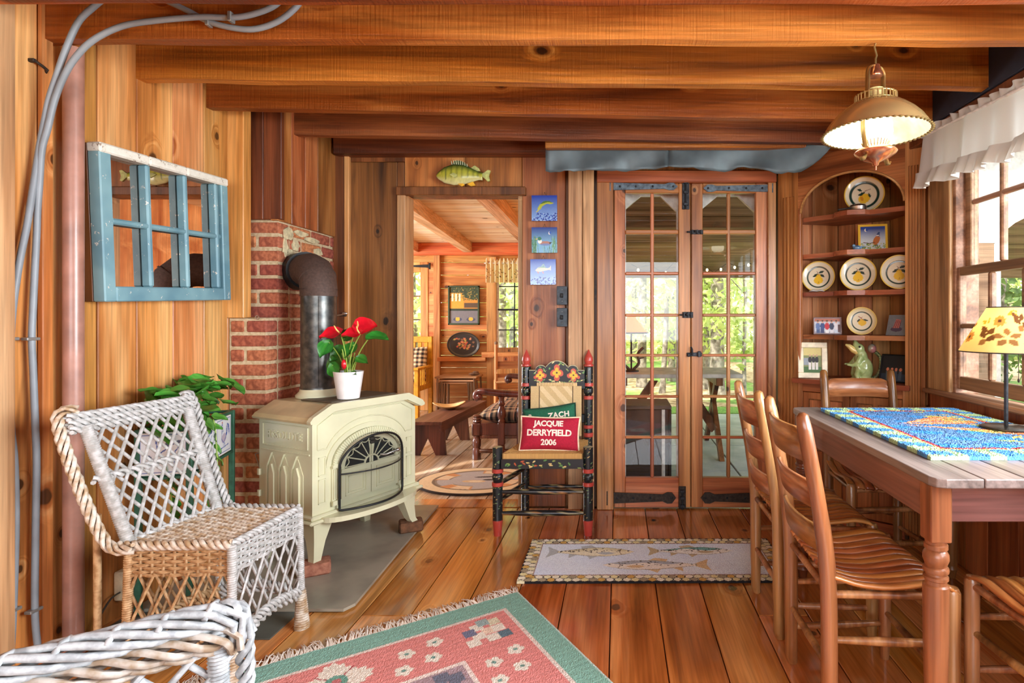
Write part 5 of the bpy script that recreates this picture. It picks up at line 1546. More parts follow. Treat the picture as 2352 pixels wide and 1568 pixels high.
def kilim(p):
    W_, L_ = 1.25, 1.9
    # u along the fringed edge from the right corner, v away from it
    p.c[:] = lin((130, 176, 160))
    p.rect(.095, W_ - .095, .095, L_, (222, 206, 196)); p.rect(.112, W_ - .112, .112, L_, (216, 136, 130))
    p.rect(.345, W_ - .345, .345, L_, (226, 210, 202)); p.rect(.362, W_ - .362, .362, L_, (166, 142, 148))
    st = np.sin(p.V * 2 * pi / .011 + np.sin(p.U * 7) * 2) * .5 + np.sin(p.V * 2 * pi / .027 + p.U * 3) * .5
    p.c *= (1 + .13 * st)[..., None]
    def sq(x, y_, w_, h_, c): p.rect(x - w_ / 2, x + w_ / 2, y_ - h_ / 2, y_ + h_ / 2, c)
    CR = (228, 220, 206)
    def small(x, y_):
        for a in range(5):
            b = a * 2 * pi / 5 + .4; p.ell(x + .018 * math.cos(b), y_ + .018 * math.sin(b), .0125, .0125, CR)
        p.ell(x, y_, .008, .008, (110, 150, 140))
    def big(x, y_, r):
        n = 44; pts = []
        for i in range(n):
            a = 2 * pi * i / n
            rr_ = r * (1 - .30 * abs(math.sin(2 * (a + pi / 4))) ** 1.5) * (1 if i % 2 else .86)
            pts.append((x + rr_ * math.cos(a + pi / 4), y_ + rr_ * math.sin(a + pi / 4)))
        p.poly(pts, CR)
        for a in range(4):
            b = a * pi / 2 + pi / 4; p.line([(x + .03 * math.cos(b), y_ + .03 * math.sin(b)), (x + r * .72 * math.cos(b), y_ + r * .72 * math.sin(b))], .005, (178, 86, 90))
        p.ell(x, y_, .034, .034, (106, 156, 140)); p.ell(x, y_, .014, .014, (190, 110, 110))
    # corner blossom
    for dx, dy, c in ((0, 0, (232, 206, 184)), (.04, .02, CR), (-.04, .0, CR), (.0, .05, CR), (.03, -.04, CR), (-.045, .05, (92, 116, 128)), (.065, -.02, (112, 116, 140)), (-.04, -.05, (214, 206, 178)), (.07, .05, CR), (.0, -.065, (150, 170, 168))):
        n = 8; p.poly([(.215 + dx + .032 * math.cos(2 * pi * i / n) * (1 if i % 2 else .7), .215 + dy + .032 * math.sin(2 * pi * i / n) * (1 if i % 2 else .7)) for i in range(n)], c)
    for v in (.40, 1.15): 
        for du, dv in ((.18, 0), (.27, .03), (.2, .1), (.29, .13)): small(du, v - .02 + dv)
    for v in (.70, 1.45): big(.228, v, .118)
    for u in (.42, 1.0):
        for du, dv in ((0, .18), (.03, .27), (.1, .2), (.13, .29)): small(u - .02 + du, dv)
    big(.72, .228, .118)
    # inner field: stepped medallion
    for i, c in ((0, (186, 186, 180)), (1, (214, 214, 208))):
        for k in range(9):
            sq(W_ / 2, .62 + .4, .52 - k * .04 - i * .06, .24 + k * .09 - i * .05, c)
    for x, y_, c in ((.40, .42, (104, 108, 124)), (.44, .40, (104, 108, 124)), (.86, .45, (110, 150, 136)), (.82, .50, (110, 150, 136)), (.43, .62, (120, 140, 180)), (.46, .65, (120, 140, 180)), (.40, .60, (226, 216, 206)), (.62, .42, (186, 156, 150)), (.56, .45, (170, 140, 150)), (.72, .43, (130, 150, 190)), (.75, .45, (206, 150, 130)), (.69, .45, (226, 216, 206))):
        sq(x, y_, .05, .05, c); sq(x + .02, y_ + .025, .05, .03, c)
    for k in range(5): sq(W_ / 2, .92, .20 - k * .03, .06 + k * .05, (178, 92, 92))
    p.m((np.abs(p.U - W_ / 2) < .27) & (p.V > .55) & (np.sin(p.U * 60) * np.sin(p.V * 60) > .82), (214, 208, 204))
    p.m((p.U < .006) | (p.U > W_ - .006), (190, 206, 196))
    p.noise(.12)
k0 = hz(1190, 1362)
ku = Vector((-.828, -.561, 0)); kv = Vector((.561, -.828, 0))
KM = Matrix(((-ku.x, -kv.x, 0, 0), (-ku.y, -kv.y, 0, 0), (0, 0, 1, 0), (0, 0, 0, 1)))
rug2 = panel('kilim_rug', RUG, fm((k0.x + ku.x * 1.25, k0.y + ku.y * 1.25, .001), -ku, kv) if fm((0, 0, 0), -ku, kv)[2][2] > 0 else fm((k0.x, k0.y, .001), ku, kv), 1.25, 1.9, .006, 330, 420, (lambda p: (setattr(p, 'U', 1.25 - p.U), kilim(p))) if fm((0, 0, 0), -ku, kv)[2][2] > 0 else kilim, None, relief=.001)
tag(rug2, 'rose and green flat woven rug with floral border and fringe', 'rug')
g = G(); rf = random.Random(3)
for i in range(330):
    s = i / 330 * 1.25
    b = Vector((k0.x, k0.y, .005)) + ku * s
    L = rf.uniform(.045, .08); a = rf.uniform(-.5, .5)
    d = (-kv + ku * a).normalized()
    g.tube([b, b + d * L * .5 + Vector((0, 0, rf.uniform(.0, .008))), b + d * L + ku * rf.uniform(-.012, .012) + Vector((0, 0, -.002))], [.0025, .0022, .0012], 4)
g.build('fringe', pr('cream_fringe', (230, 220, 208), .95), rug2, 60, kind='stuff')

# ================================================================ WALL PIECES AROUND THE DOORWAY
def fishbody(par):
    L = .325; n, m = 40, 24
    hp = lambda t: np.interp(t, [0, .04, .15, .32, .5, .66, .8, .86], [.004, .022, .048, .064, .06, .042, .024, .024])
    vs = []; cols = []; U = np.zeros((n + 1, m)); V = np.zeros((n + 1, m))
    for i in range(n + 1):
        t = .86 * i / n
        for k in range(m):
            a = 2 * pi * k / m
            h = float(hp(t)); x = (t - .5) * L; yv = h * math.sin(a) + .012 * math.sin(pi * t) - .01 * t
            vs.append((x, yv, h * .42 * math.cos(a)))
            U[i, k] = t; V[i, k] = math.sin(a)
    p = P(U, V, (176, 176, 60))
    p.c = np.array(lin((206, 204, 150))) * np.clip((-V[..., None] - .2) * 1.3, 0, 1) + p.c * (1 - np.clip((-V[..., None] - .2) * 1.3, 0, 1))
    p.m(np.clip((V - .25) * 1.6, 0, 1), (52, 74, 30))
    for t in (.3, .4, .5, .6, .7, .78): p.m(np.exp(-((U - t) / .018) ** 2) * (V > -.45) * .6, (56, 72, 24))
    p.m((np.abs(U - .2) < .008) & (V > -.7), (90, 100, 50)); p.m(((U - .085) / .016) ** 2 + ((V - .35) / .16) ** 2 < 1, (220, 200, 90)); p.m(((U - .085) / .009) ** 2 + ((V - .35) / .09) ** 2 < 1, (20, 20, 16))
    p.noise(.12)
    fs = [(i * m + k, i * m + (k + 1) % m, (i + 1) * m + (k + 1) % m, (i + 1) * m + k) for i in range(n) for k in range(m)]
    fs += [tuple(range(m))[::-1], tuple(range(n * m, n * m + m))]
    me = bpy.data.meshes.new('body'); me.from_pydata(vs, [], fs); me.shade_smooth(); set_col(me, p.c)
    o = bpy.data.objects.new('body', me); COL.objects.link(o); me.materials.append(SKINP); o.parent = par
    return L
fi = thing('carved_fish', 'painted wooden perch hanging over the doorway', 'fish carving', (xa(1064, 3.42), 3.418, za(404, 3.42)), 0)
fi.rotation_euler = (pi / 2, 0, 0)
L = fishbody(fi)
FING = pr('pale_green_fin', (176, 182, 110), .5, 0, .15, 60); FINO = pr('orange_fin', (224, 172, 40), .5); FINW = pr('white_spiny_fin', (222, 226, 190), .5); FIND = pr('dark_fin_web', (58, 74, 36), .5)
G().prism([(.115, .004), (.118, -.006), (.15, -.035), (.163, -.03), (.156, -.002), (.166, .03), (.152, .036), (.118, .012)], -.006, .006).build('tail_fin', FING, fi, label='pale green tail fin')
G().prism([(-.07, .06), (-.055, .088), (-.03, .094), (.0, .084), (.035, .056), (.03, .045), (-.06, .05)], -.002, .003).build('dorsal_web', FIND, fi)
g = G()
for i in range(8):
    x = lerp(-.064, .026, i / 7); h = .036 * math.sin(pi * (.32 + .55 * i / 7))
    g.tube([(x, .052 - .01 * (i / 7), .003), (x - .006 + .004 * i / 7, .058 + h, .004)], [.0032, .0016], 6)
g.build('dorsal_spines', FINW, fi, 60, kind='stuff')
G().prism([(.045, .045), (.07, .062), (.095, .046), (.105, .028), (.06, .03)], -.003, .003).build('rear_fin', FING, fi)
G().prism([(.025, -.05), (.05, -.064), (.075, -.058), (.062, -.036)], .002, .008).build('belly_fin', FINO, fi, label='orange belly fin')
G().prism([(-.03, -.05), (-.005, -.066), (.012, -.055), (-.01, -.04)], .004, .01).build('belly_fin', FINO, fi)
G().prism([(-.075, .0), (-.04, -.02), (-.028, .0), (-.05, .012)], .024, .03).build('side_fin', FING, fi)
G().box(-.02, .02, -.02, .03, -.06, -.02).build('mount', W_DARK, fi)

def water(p, w_, h_, c0, c1):
    p.grad(0, h_, c1, c0); p.noise(.10, 3)
def waves(p, w_, h_):
    for i in range(120):
        x, y_ = RS.uniform(0, w_), abs(RS.normal(0, .3)) * h_ * .75
        if y_ < h_ * .3: p.ell(x, y_, .0045, .0035, ((28, 50, 140), (40, 70, 170), (150, 180, 220))[RS.randint(3)], RS.uniform(0, 90))
def t_leap(p):
    w_ = h_ = .155; water(p, w_, h_, (18, 52, 156), (130, 170, 222)); waves(p, w_, h_)
    p.line([(.03, .035), (.05, .085)], .003, (70, 90, 160))
    p.poly([(.035, .075), (.05, .1), (.075, .12), (.105, .122), (.135, .108), (.118, .1), (.09, .104), (.065, .088), (.055, .07), (.04, .062)], (170, 180, 60)); p.poly([(.05, .1), (.075, .12), (.105, .122), (.13, .11), (.1, .114), (.07, .106)], (70, 110, 50))
    p.line([(.05, .085), (.038, .06), (.03, .055)], .006, (190, 190, 90)); p.noise(.04)
def t_duck(p):
    w_ = h_ = .155; p.grad(.05, h_, (120, 176, 210), (16, 48, 136)); p.noise(.1, 3)
    p.ell(.11, .12, .008, .009, (240, 240, 220)); p.ell(.113, .122, .007, .008, (46, 90, 176))
    for i in range(46):
        x = RS.choice([RS.uniform(0, .03), RS.uniform(.125, .155), RS.uniform(0, .155)]); y1 = RS.uniform(.03, .06) if .03 < x < .125 else RS.uniform(.06, .11)
        p.line([(x, 0), (x + RS.uniform(-.012, .012), y1)], .0025, ((80, 140, 100), (130, 180, 140), (60, 120, 90))[RS.randint(3)])
    p.ell(.082, .058, .034, .013, (170, 120, 104)); p.ell(.05, .07, .012, .014, (240, 236, 226)); p.ell(.048, .086, .012, .011, (40, 120, 90)); p.line([(.036, .085), (.028, .083)], .005, (220, 190, 80)); p.poly([(.105, .062), (.124, .066), (.112, .05)], (30, 30, 36)); p.ell(.084, .05, .03, .006, (110, 130, 180))
def t_trout(p):
    w_ = h_ = .155; p.grad(.0, h_, (146, 184, 224), (28, 76, 176)); p.noise(.08, 3); waves(p, w_, h_)
    p.poly([(.03, .088), (.045, .104), (.075, .112), (.105, .1), (.118, .105), (.125, .118), (.126, .085), (.115, .09), (.09, .085), (.06, .078), (.04, .08)], (196, 196, 180)); p.poly([(.04, .1), (.075, .112), (.105, .1), (.075, .104)], (110, 160, 130)); p.line([(.07, .112), (.08, .124), (.088, .108)], .004, (150, 190, 150))
    p.line([(.075, .078), (.08, .07)], .005, (200, 120, 90)); p.line([(.045, .078), (.05, .07)], .005, (200, 120, 90))
for (py0, fn, lab) in ((449, t_leap, 'blue square tile with a leaping fish, topmost of three'), (522, t_duck, 'blue square tile with a duck among reeds, middle of three'), (595, t_trout, 'pale blue square tile with a trout, lowest of three')):
    Y = 3.46
    x0, x1 = xa(1222 if py0 < 590 else 1219, Y), xa(1279, Y)
    s = .155
    tl = thing('wall_tile', lab, 'tile', (x0, Y, za(py0 + 59, Y)), 0, 'painted tiles beside the doorway')
    panel('tile_face', GLAZE, fm((0, 0, 0), (1, 0, .004), (0, 0, 1)), s, s, .014, 76, 76, fn, tl, base=(236, 238, 242))
    G().tube([(s * .42, -.002, s), (s * .5, -.004, s + .018), (s * .58, -.002, s)], .0012, 5).ell((s * .5, -.004, s + .02), .003, .006, .003, 6, 4).build('hanger', DIRON, tl, 60)
for (py0, py1, lab) in ((657, 700, 'black iron switch plate, the upper of two on the post'), (707, 750, 'black iron switch plate, the lower of two on the post')):
    Y = 3.415
    x0, x1 = xa(1279, Y), xa(1303, Y); z0, z1 = za(py1, Y), za(py0, Y)
    sp = thing('switch_plate', lab, 'light switch', ((x0 + x1) / 2, Y, z0), 0, 'iron switch plates')
    w_ = (x1 - x0) / 2; h_ = z1 - z0
    G().box(-w_, w_, -.006, 0, 0, h_, .003).build('plate', pr('slate_grey_iron', (62, 70, 76), .55, .4, .2, 50, .2) if 'slate_grey_iron' not in bpy.data.materials else bpy.data.materials['slate_grey_iron'], sp)
    G().box(-w_ + .006, w_ - .004, 0, .062, .006, h_ - .006, .002).build('back_box', IRON, sp)
    G().box(-.006, .006, -.02, -.005, h_ * .42, h_ * .58, .002).box(-.012, .008, -.01, -.004, h_ * .38, h_ * .62, .003).build('toggle', BLK, sp)
    for k in (.2, .8): G().ell((0, -.006, h_ * k), .003, .002, .003, 8, 5).build('screw', STEEL, sp, 60)

# ================================================================ CORNER CUPBOARD
ca = math.radians(40.5)
CX0, CY0 = .965, 3.42
cu = thing('corner_cupboard', 'pine corner cupboard with arched open shelves and fluted sides', 'cupboard', (CX0, CY0, 0), -40.5)
# local: x along the front, y into the corner
Wc = .80
def tc_(px):
    k = (px - CX) / F
    return (k * CY0 - CX0) / (math.cos(ca) + k * math.sin(ca))
def zc(py, t): return H - (py - CY) / F * (CY0 - t * math.sin(ca))
OL, OR = tc_(1839), tc_(2077)
zcnt = .806
piece_ = lambda n, x0, x1, y0, y1, z0, z1, m=W_CAB, b=.003, lab=None: G().box(x0, x1, y0, y1, z0, z1, b).build(n, m, cu, label=lab)
def fluted(n, x0, x1, z0, z1, xf0, xf1, nfl, zf1):
    """upright board with real grooves"""
    g = G()
    xs = [x0]
    pts = [(x0, .022), (x0, 0)]
    wv = (xf1 - xf0) / (nfl * 2 + 1)
    for i in range(nfl):
        a = xf0 + wv * (2 * i + .75); b = a + wv * 1.3
        pts += [(a, 0), (a + .002, .010), (b - .002, .010), (b, 0)]
    pts += [(x1, 0), (x1, .022)]
    g.prism(pts, z0, zf1)
    g.box(x0, x1, 0, .022, zf1, z1)
    return g.build(n, W_CAB, cu)
fluted('pilaster', .0, OL - .016, 0, 2.13, .018, OL - .03, 4, 1.88)
fluted('pilaster', OR + .004, Wc, 0, 2.13, OR + .014, Wc - .01, 5, 1.95)
piece_('inner_stile', OL - .016, OL, -.004, .03, zcnt, 1.80)
# arched head
zs1, zs2, zt_ = 1.765, 1.785, 1.972
cxm = (OL + OR) / 2; rx_ = (OR - OL) / 2
poly = [(OL - .016, 2.13), (OL - .016, zs1)] + [(cxm - rx_ * math.cos(a), 1.772 + .198 * math.sin(a)) for a in [pi * i / 24 for i in range(25)]] + [(OR + .004, zs2), (OR + .004, 2.13)]
XZC = Matrix(((1, 0, 0, 0), (0, 0, -1, 0), (0, 1, 0, 0), (0, 0, 0, 1)))
G().prism(poly, -.022, 0, XZC).build('arched_head', W_CABX, cu)
g = G().tube([(cxm - rx_ * math.cos(a), -.002, 1.772 + .198 * math.sin(a)) for a in [pi * i / 30 for i in range(31)]], .007, 6); g.build('arch_bead', wood('pale_arch_bead', (150, 92, 50), (190, 128, 80), (212, 156, 108), 'X', 0), cu, 60, 'lighter bead round the arch')
for z_, d_, h_ in ((2.10, .02, .03), (2.13, .035, .025), (2.155, .05, .03)):
    piece_('crown_moulding', -.0, Wc, -d_, .02, z_, z_ + h_, W_CABX)
piece_('frieze', 0, Wc, 0, .022, 2.13, 2.33, W_CABX)
# back of the niche: upright boards running to the corner
dep = .40
xm = cxm
def bb(p, q, n, z0, z1):
    p, q = Vector((*p, 0)), Vector((*q, 0))
    for i in range(n):
        a, b = p.lerp(q, i / n), p.lerp(q, (i + 1) / n)
        d = (b - a).normalized(); nrm = Vector((-d.y, d.x, 0))
        L_ = (b - a).length
        M = Matrix(((d.x, nrm.x, 0, a.x), (d.y, nrm.y, 0, a.y), (0, 0, 1, 0), (0, 0, 0, 1)))
        G().box(.0015, L_ - .0015, 0, .014, z0, z1, .002, M).build('back_board', W_CAB, cu)
bb((OL - .10, .03), (.25, .31), 2, zcnt - .1, 2.1)
bb((.25, .31), (.55, .31), 3, zcnt - .1, 2.1)
bb((.55, .31), (OR + .10, .03), 2, zcnt - .1, 2.1)
piece_('niche_top', OL - .1, OR + .1, .02, .33, 2.1, 2.11)
# shelves with a serpentine front edge
def shelf(z_, th, front=.0):
    n = 40; pts = []
    for i in range(n + 1):
        t = i / n; x = lerp(OL, OR, t)
        bow = -.015 - .055 * max(0, 1 - abs(t - .5) / .17) ** .5 * (1 if abs(t - .5) < .17 else 0) + .06 * (1 - abs(2 * t - 1)) * 0
        pts.append((x, front + .03 + bow if abs(t - .5) < .17 else front + .035 - .02 * min(t, 1 - t)))
    pts += [(OR + .05, .08), (.55, .305), (.25, .305), (OL - .05, .08)]
    G().prism(pts, z_ - th, z_).build('shelf', W_CABX, cu, 30)
SH = [1.7525, 1.535, 1.311, 1.0625]
for z_ in SH: shelf(z_, .026)
n = 20
G().prism([(OL - .04, -.03), (OR + .03, -.03), (OR + .03, .02), (.55, .305), (.25, .305), (OL - .05, .05)], zcnt - .026, zcnt).build('counter', W_CABX, cu)
# base with two panelled doors
piece_('base_stile', OL - .016, OL + .012, -.004, .02, .05, zcnt - .026)
piece_('base_stile', OR - .008, OR + .004, -.004, .02, .05, zcnt - .026)
piece_('base_rail', OL + .012, OR - .008, -.004, .02, zcnt - .075, zcnt - .026, W_CABX)
piece_('plinth', OL - .016, OR + .004, -.01, .02, 0, .06, W_CABX)
dw = (OR - OL - .02) / 2
for i in range(2):
    x0 = OL + .013 + i * dw; x1 = x0 + dw - .003
    d = piece_('door', x0, x1, .0, .018, .065, zcnt - .078)
    for a0, a1 in ((x0 + .035, (x0 + x1) / 2 - .012), ((x0 + x1) / 2 + .012, x1 - .035)):
        for z0, z1 in ((.11, .40), (.44, zcnt - .115)):
            o = G().box(a0, a1, -.001, .004, z0, z1).build('door_recess', W_DARK, cu); o.parent = d
            G().box(a0 + .006, a1 - .006, -.004, .004, z0 + .006, z1 - .006, .006).build('door_panel', W_CAB, d)
    G().box(x0 - .006 + i * (dw - .0), x0 + .002 + i * (dw - .0), -.012, .0, .55, .64, .002).build('hinge', IRON, d)
piece_('side_return', Wc - .02, Wc, .0, .06, 0, 2.13)
# contents of the cupboard
cuM = T(CX0, CY0, 0) @ R(-40.5)
def inc(t, d, z_): return cuM @ Vector((t, d, z_))
OCH = (222, 182, 70); GRD = (26, 54, 46)
def pear(kind):
    def f(p):
        r = p.U.max()
        p.c[:] = lin((226, 216, 188)); p.noise(.03, 2)
        d = np.hypot(p.U, p.V)
        p.m(d > r * .94, OCH)
        p.m((d > r * .62) & (d < r * (.70 if kind else .73)), GRD)
        if kind == 1:      # upright pear
            p.ell(0, -.21 * r, .28 * r, .25 * r, (226, 182, 48)); p.poly([(-.22 * r, -.1 * r), (-.1 * r, .14 * r), (.1 * r, .14 * r), (.22 * r, -.1 * r)], (226, 182, 48)); p.ell(0, .12 * r, .1 * r, .1 * r, (226, 182, 48))
            p.line([(0, .12 * r), (-.02 * r, .24 * r), (-.1 * r, .38 * r)], .03 * r, (110, 56, 44)); p.leaf(-.04 * r, .22 * r, .36 * r, .16 * r, 215, GRD); p.leaf(.0, .26 * r, .36 * r, .15 * r, 20, GRD); p.leaf(.06 * r, .18 * r, .36 * r, .16 * r, -30, GRD); p.line([(0, -.38 * r), (.04 * r, -.3 * r)], .03 * r, (120, 80, 30))
        elif kind == 0:    # lemon on a twig
            p.ell(.0, -.2 * r, .3 * r, .26 * r, (226, 182, 48), 30); p.ell(-.12 * r, -.2 * r, .08 * r, .15 * r, (190, 110, 40), 20, .7); p.line([(.3 * r, .3 * r), (.0, .2 * r), (-.1 * r, .0)], .03 * r, (110, 50, 40))
            for a, b, ro in ((-.1, .22, 150), (.05, .14, 200), (-.02, .06, 190), (.2, .1, -70)): p.leaf(a * r, b * r, .3 * r, .13 * r, ro, GRD)
        else:
            p.ell(.04 * r, -.08 * r, .27 * r, .25 * r, (226, 182, 48)); p.line([(-.2 * r, .34 * r), (.0, .22 * r), (.06 * r, .1 * r)], .04 * r, (150, 70, 50)); p.line([(-.05 * r, .22 * r), (.08 * r, .34 * r)], .03 * r, (150, 70, 50)); p.leaf(-.08 * r, .2 * r, .36 * r, .13 * r, 230, GRD); p.leaf(.06 * r, .14 * r, .4 * r, .13 * r, -15, GRD)
            p.m(d > r * .8, (224, 196, 116), .5)
        p.noise(.03, 1)
    return f
def cplate(lab, px, pyc, r_px, shelfz, kind, dd):
    t = tc_(px)
    for _ in range(2):
        Yp = CY0 - t * math.sin(ca) + dd * math.cos(ca)
        k = (px - CX) / F
        # solve for t so that the plate centre lands on px at depth dd
        t = (k * (CY0 + dd * math.cos(ca)) - CX0 - dd * math.sin(ca)) / (math.cos(ca) + k * math.sin(ca))
    Yp = CY0 - t * math.sin(ca) + dd * math.cos(ca)
    r = r_px / F * Yp
    c = inc(t, dd, shelfz + r * .985)
    pt = thing('plate', lab, 'plate', (c.x, c.y, shelfz), -24, 'fruit plates in the corner cupboard')
    M = fm((0, 0, r * .985), (1, 0, 0), (0, .16, 1))
    plate_mesh('plate_face', GLAZE, r, pear(kind), pt, M)
cplate('large plate with a lemon twig under the arch on the top shelf', 1985, 442, 43, SH[0], 0, .13)
cplate('left of the three pear plates on the third shelf', 1880, 634, 36, SH[2], 1, .12)
cplate('middle of the three pear plates on the third shelf', 1971, 629, 39, SH[2], 1, .10)
cplate('right of the three pear plates, partly hidden by the pilaster', 2065, 622, 40, SH[2], 1, .08)
cplate('small yellow rimmed plate with one lemon on the fourth shelf', 1979, 732, 32, SH[3], 2, .10)
# little pan
c = inc(tc_(1966), .035, SH[0])
t = thing('small_pan', 'small shiny metal pan with handle in front of the lemon plate', 'pan', c)
G().lathe([(.03, 0), (.042, .006), (.046, .02), (.047, .024), (.044, .022), (.038, .012), (.0, .008)], 24).build('bowl', STEEL, t, 40)
G().lathe([(.046, .023), (.04, .034), (.012, .042), (.0, .044)], 24).build('pan_lid', STEEL, t, 40)
G().tube([(-.045, 0, .018), (-.075, -.0, .014), (-.115, -.005, .008)], .0045, 6).build('handle', DIRON, t, 60, 'dark handle')
# pheasant tile
def pheasant(p):
    w_ = h_ = .155
    p.c[:] = lin((222, 180, 50)); p.rect(.012, w_ - .012, .012, h_ - .012, (200, 210, 214))
    k = (p.U > .012) & (p.U < w_ - .012) & (p.V > .012) & (p.V < h_ - .012)
    tt = np.clip((p.V - .06) / .07, 0, 1) * k
    p.m(tt, (36, 66, 140)); p.ell(.042, .122, .008, .009, (240, 236, 214)); p.ell(.046, .124, .007, .008, (44, 74, 146))
    for i in range(60): p.ell(RS.uniform(.015, .14), RS.uniform(.014, .045), .006, .0035, ((110, 140, 70), (150, 160, 90), (200, 200, 160))[RS.randint(3)], RS.uniform(0, 90))
    p.ell(.096, .062, .016, .028, (190, 110, 50), -25); p.line([(.086, .05), (.06, .045), (.028, .05)], .004, (90, 60, 40)); p.ell(.106, .093, .008, .011, (60, 80, 130)); p.ell(.109, .104, .006, .006, (50, 80, 120)); p.line([(.092, .035), (.09, .026)], .003, (60, 40, 30)); p.line([(.1, .036), (.1, .026)], .003, (60, 40, 30)); p.ell(.103, .089, .008, .003, (230, 226, 210)); p.noise(.05, 1)
c = inc(tc_(1956), .11, SH[1])
t = thing('pheasant_tile', 'yellow bordered tile with a pheasant on the second shelf', 'tile', c, -14)
panel('tile_face', GLAZE, fm((0, 0, 0), (1, 0, 0), (0, .12, 1)), .155, .155, .012, 80, 80, pheasant, t)
c = inc(tc_(1962), .045, SH[1])
t = thing('bird_figurine', 'tiny blue grey bird figurine before the pheasant tile', 'figurine', c, -10)
G().ell((0, 0, .016), .024, .014, .015, 14, 8).ell((-.016, 0, .028), .010, .009, .009, 10, 6).tube([(.018, 0, .018), (.042, 0, .022)], [.007, .002], 8).build('body', pr('blue_grey_glaze', (96, 128, 156), .25, 0, .3, 40, coat=.4), t, 60)
G().tube([(-.024, 0, .028), (-.034, 0, .026)], [.003, .0008], 6).build('beak', DIRON, t, 60)
# small grey trinket at the left of the third shelf
c = inc(tc_(1868), .045, SH[2])
t = thing('trinket', 'flat grey leaf shaped trinket at the end of the third shelf', 'trinket', c, -20)
G().tube([(-.04, 0, .006), (-.02, .0, .009), (.0, .004, .006), (.02, 0, .009), (.045, .0, .005)], [.003, .006, .005, .006, .002], 8).build('body', STEEL, t, 60)
# photographs
def photo(name, lab, px, t_d, shz, w_, h_, rz, fn, tilt=.15, fr=None, th=.006):
    c = inc(tc_(px), t_d, shz)
    t = thing(name, lab, 'photograph', c, rz, 'photographs in the cupboard')
    M = fm((-w_ / 2, 0, 0.001), (1, 0, 0), (0, tilt, 1))
    if fr:
        f_, m_ = fr
        for q in ((0, w_, 0, f_), (0, w_, h_ - f_, h_), (0, f_, f_, h_ - f_), (w_ - f_, w_, f_, h_ - f_)):
            G().box(q[0], q[1], q[2], q[3], 0, .014, .003, M).build('frame', m_, t)
        panel('print', PAINT, M @ T(f_, f_, .0), w_ - 2 * f_, h_ - 2 * f_, .006, 44, 60, fn, t)
    else:
        panel('print', PAINT, M, w_, h_, th, 60, 44, fn, t)
    G().box(w_ * .4, w_ * .6, 0, h_ * .7, -.012, -.001, 0, M @ T(0, .002, 0)).build('strut', BLK, t)
def fam(p):
    w_, h_ = p.U.max(), p.V.max()
    p.c[:] = lin((190, 196, 206)); p.rect(0, w_, h_ * .8, h_, (176, 110, 90)); p.rect(0, w_, 0, h_ * .12, (150, 150, 160))
    for i, (c1, c2) in enumerate((((96, 120, 170), (70, 90, 130)), ((60, 80, 130), (60, 70, 110)), ((190, 50, 60), (226, 226, 226)), ((60, 66, 90), (210, 210, 216)), ((214, 210, 214), (190, 200, 214)))):
        x = w_ * (.14 + .175 * i)
        p.rect(x - w_ * .07, x + w_ * .07, h_ * .02, h_ * .36, c2); p.ell(x, h_ * .48, w_ * .09, h_ * .24, c1); p.ell(x, h_ * .78, w_ * .042, h_ * .1, (206, 160, 136)); p.ell(x, h_ * .84, w_ * .04, h_ * .06, (90, 66, 50))
    p.rect(w_ * .9, w_, h_ * .1, h_ * .6, (90, 60, 60)); p.noise(.08, 1)
photo('photo', 'colour photograph of a group standing, leaning at left of fourth shelf', 1893, .05, SH[3], .155, .10, -14, fam, .2, (.006, pr('thin_grey_frame', (150, 130, 130), .4)))
def canoe(p):
    w_, h_ = p.U.max(), p.V.max()
    p.c[:] = lin((120, 128, 134)); p.noise(.2, 2); p.ell(w_ * .5, h_ * .3, w_ * .3, h_ * .12, (80, 70, 90)); p.poly([(w_ * .3, h_ * .35), (w_ * .42, h_ * .8), (w_ * .7, h_ * .75), (w_ * .66, h_ * .35)], (196, 120, 110))
    for k in range(4): p.line([(w_ * (.34 + .1 * k), h_ * .36), (w_ * (.44 + .08 * k), h_ * .72)], .004, (110, 70, 80))
photo('photo', 'tilted grey photograph of a boat at the right of fourth shelf', 2049, .07, SH[3], .11, .115, -58, canoe, .3)
def trio(p):
    w_, h_ = p.U.max(), p.V.max()
    p.c[:] = lin((130, 140, 90)); p.rect(0, w_, 0, h_ * .25, (70, 110, 60)); p.rect(0, w_, h_ * .7, h_, (214, 200, 130))
    p.rect(w_ * .0, w_ * .3, h_ * .3, h_ * .6, (150, 160, 170))
    for x in (.36, .55, .74): p.rect(w_ * (x - .08), w_ * (x + .07), h_ * .12, h_ * .45, (230, 228, 222)); p.ell(w_ * x, h_ * .52, w_ * .1, h_ * .12, (40, 40, 44)); p.ell(w_ * x, h_ * .69, w_ * .05, h_ * .05, (200, 160, 130))
    p.noise(.08, 1)
photo('framed_photo', 'photograph of three people in a wide cream frame on the counter', 1862, .03, zcnt, .165, .21, -12, trio, .14, (.032, pr('cream_picture_frame', (232, 222, 190), .35, coat=.2)))
def night(p):
    w_, h_ = p.U.max(), p.V.max()
    p.c[:] = lin((20, 24, 28)); p.rect(0, w_, 0, h_ * .3, (40, 60, 80))
    for x in (.25, .42, .58, .75): p.rect(w_ * (x - .05), w_ * (x + .05), h_ * .05, h_ * .4, (70, 84, 100)); p.ell(w_ * x, h_ * .46, w_ * .05, h_ * .07, (206, 130, 100))
    p.noise(.1, 1)
photo('photo', 'dark night photograph leaning at the right of the counter', 2040, .09, zcnt, .15, .155, -50, night, .3, (.006, BLK))
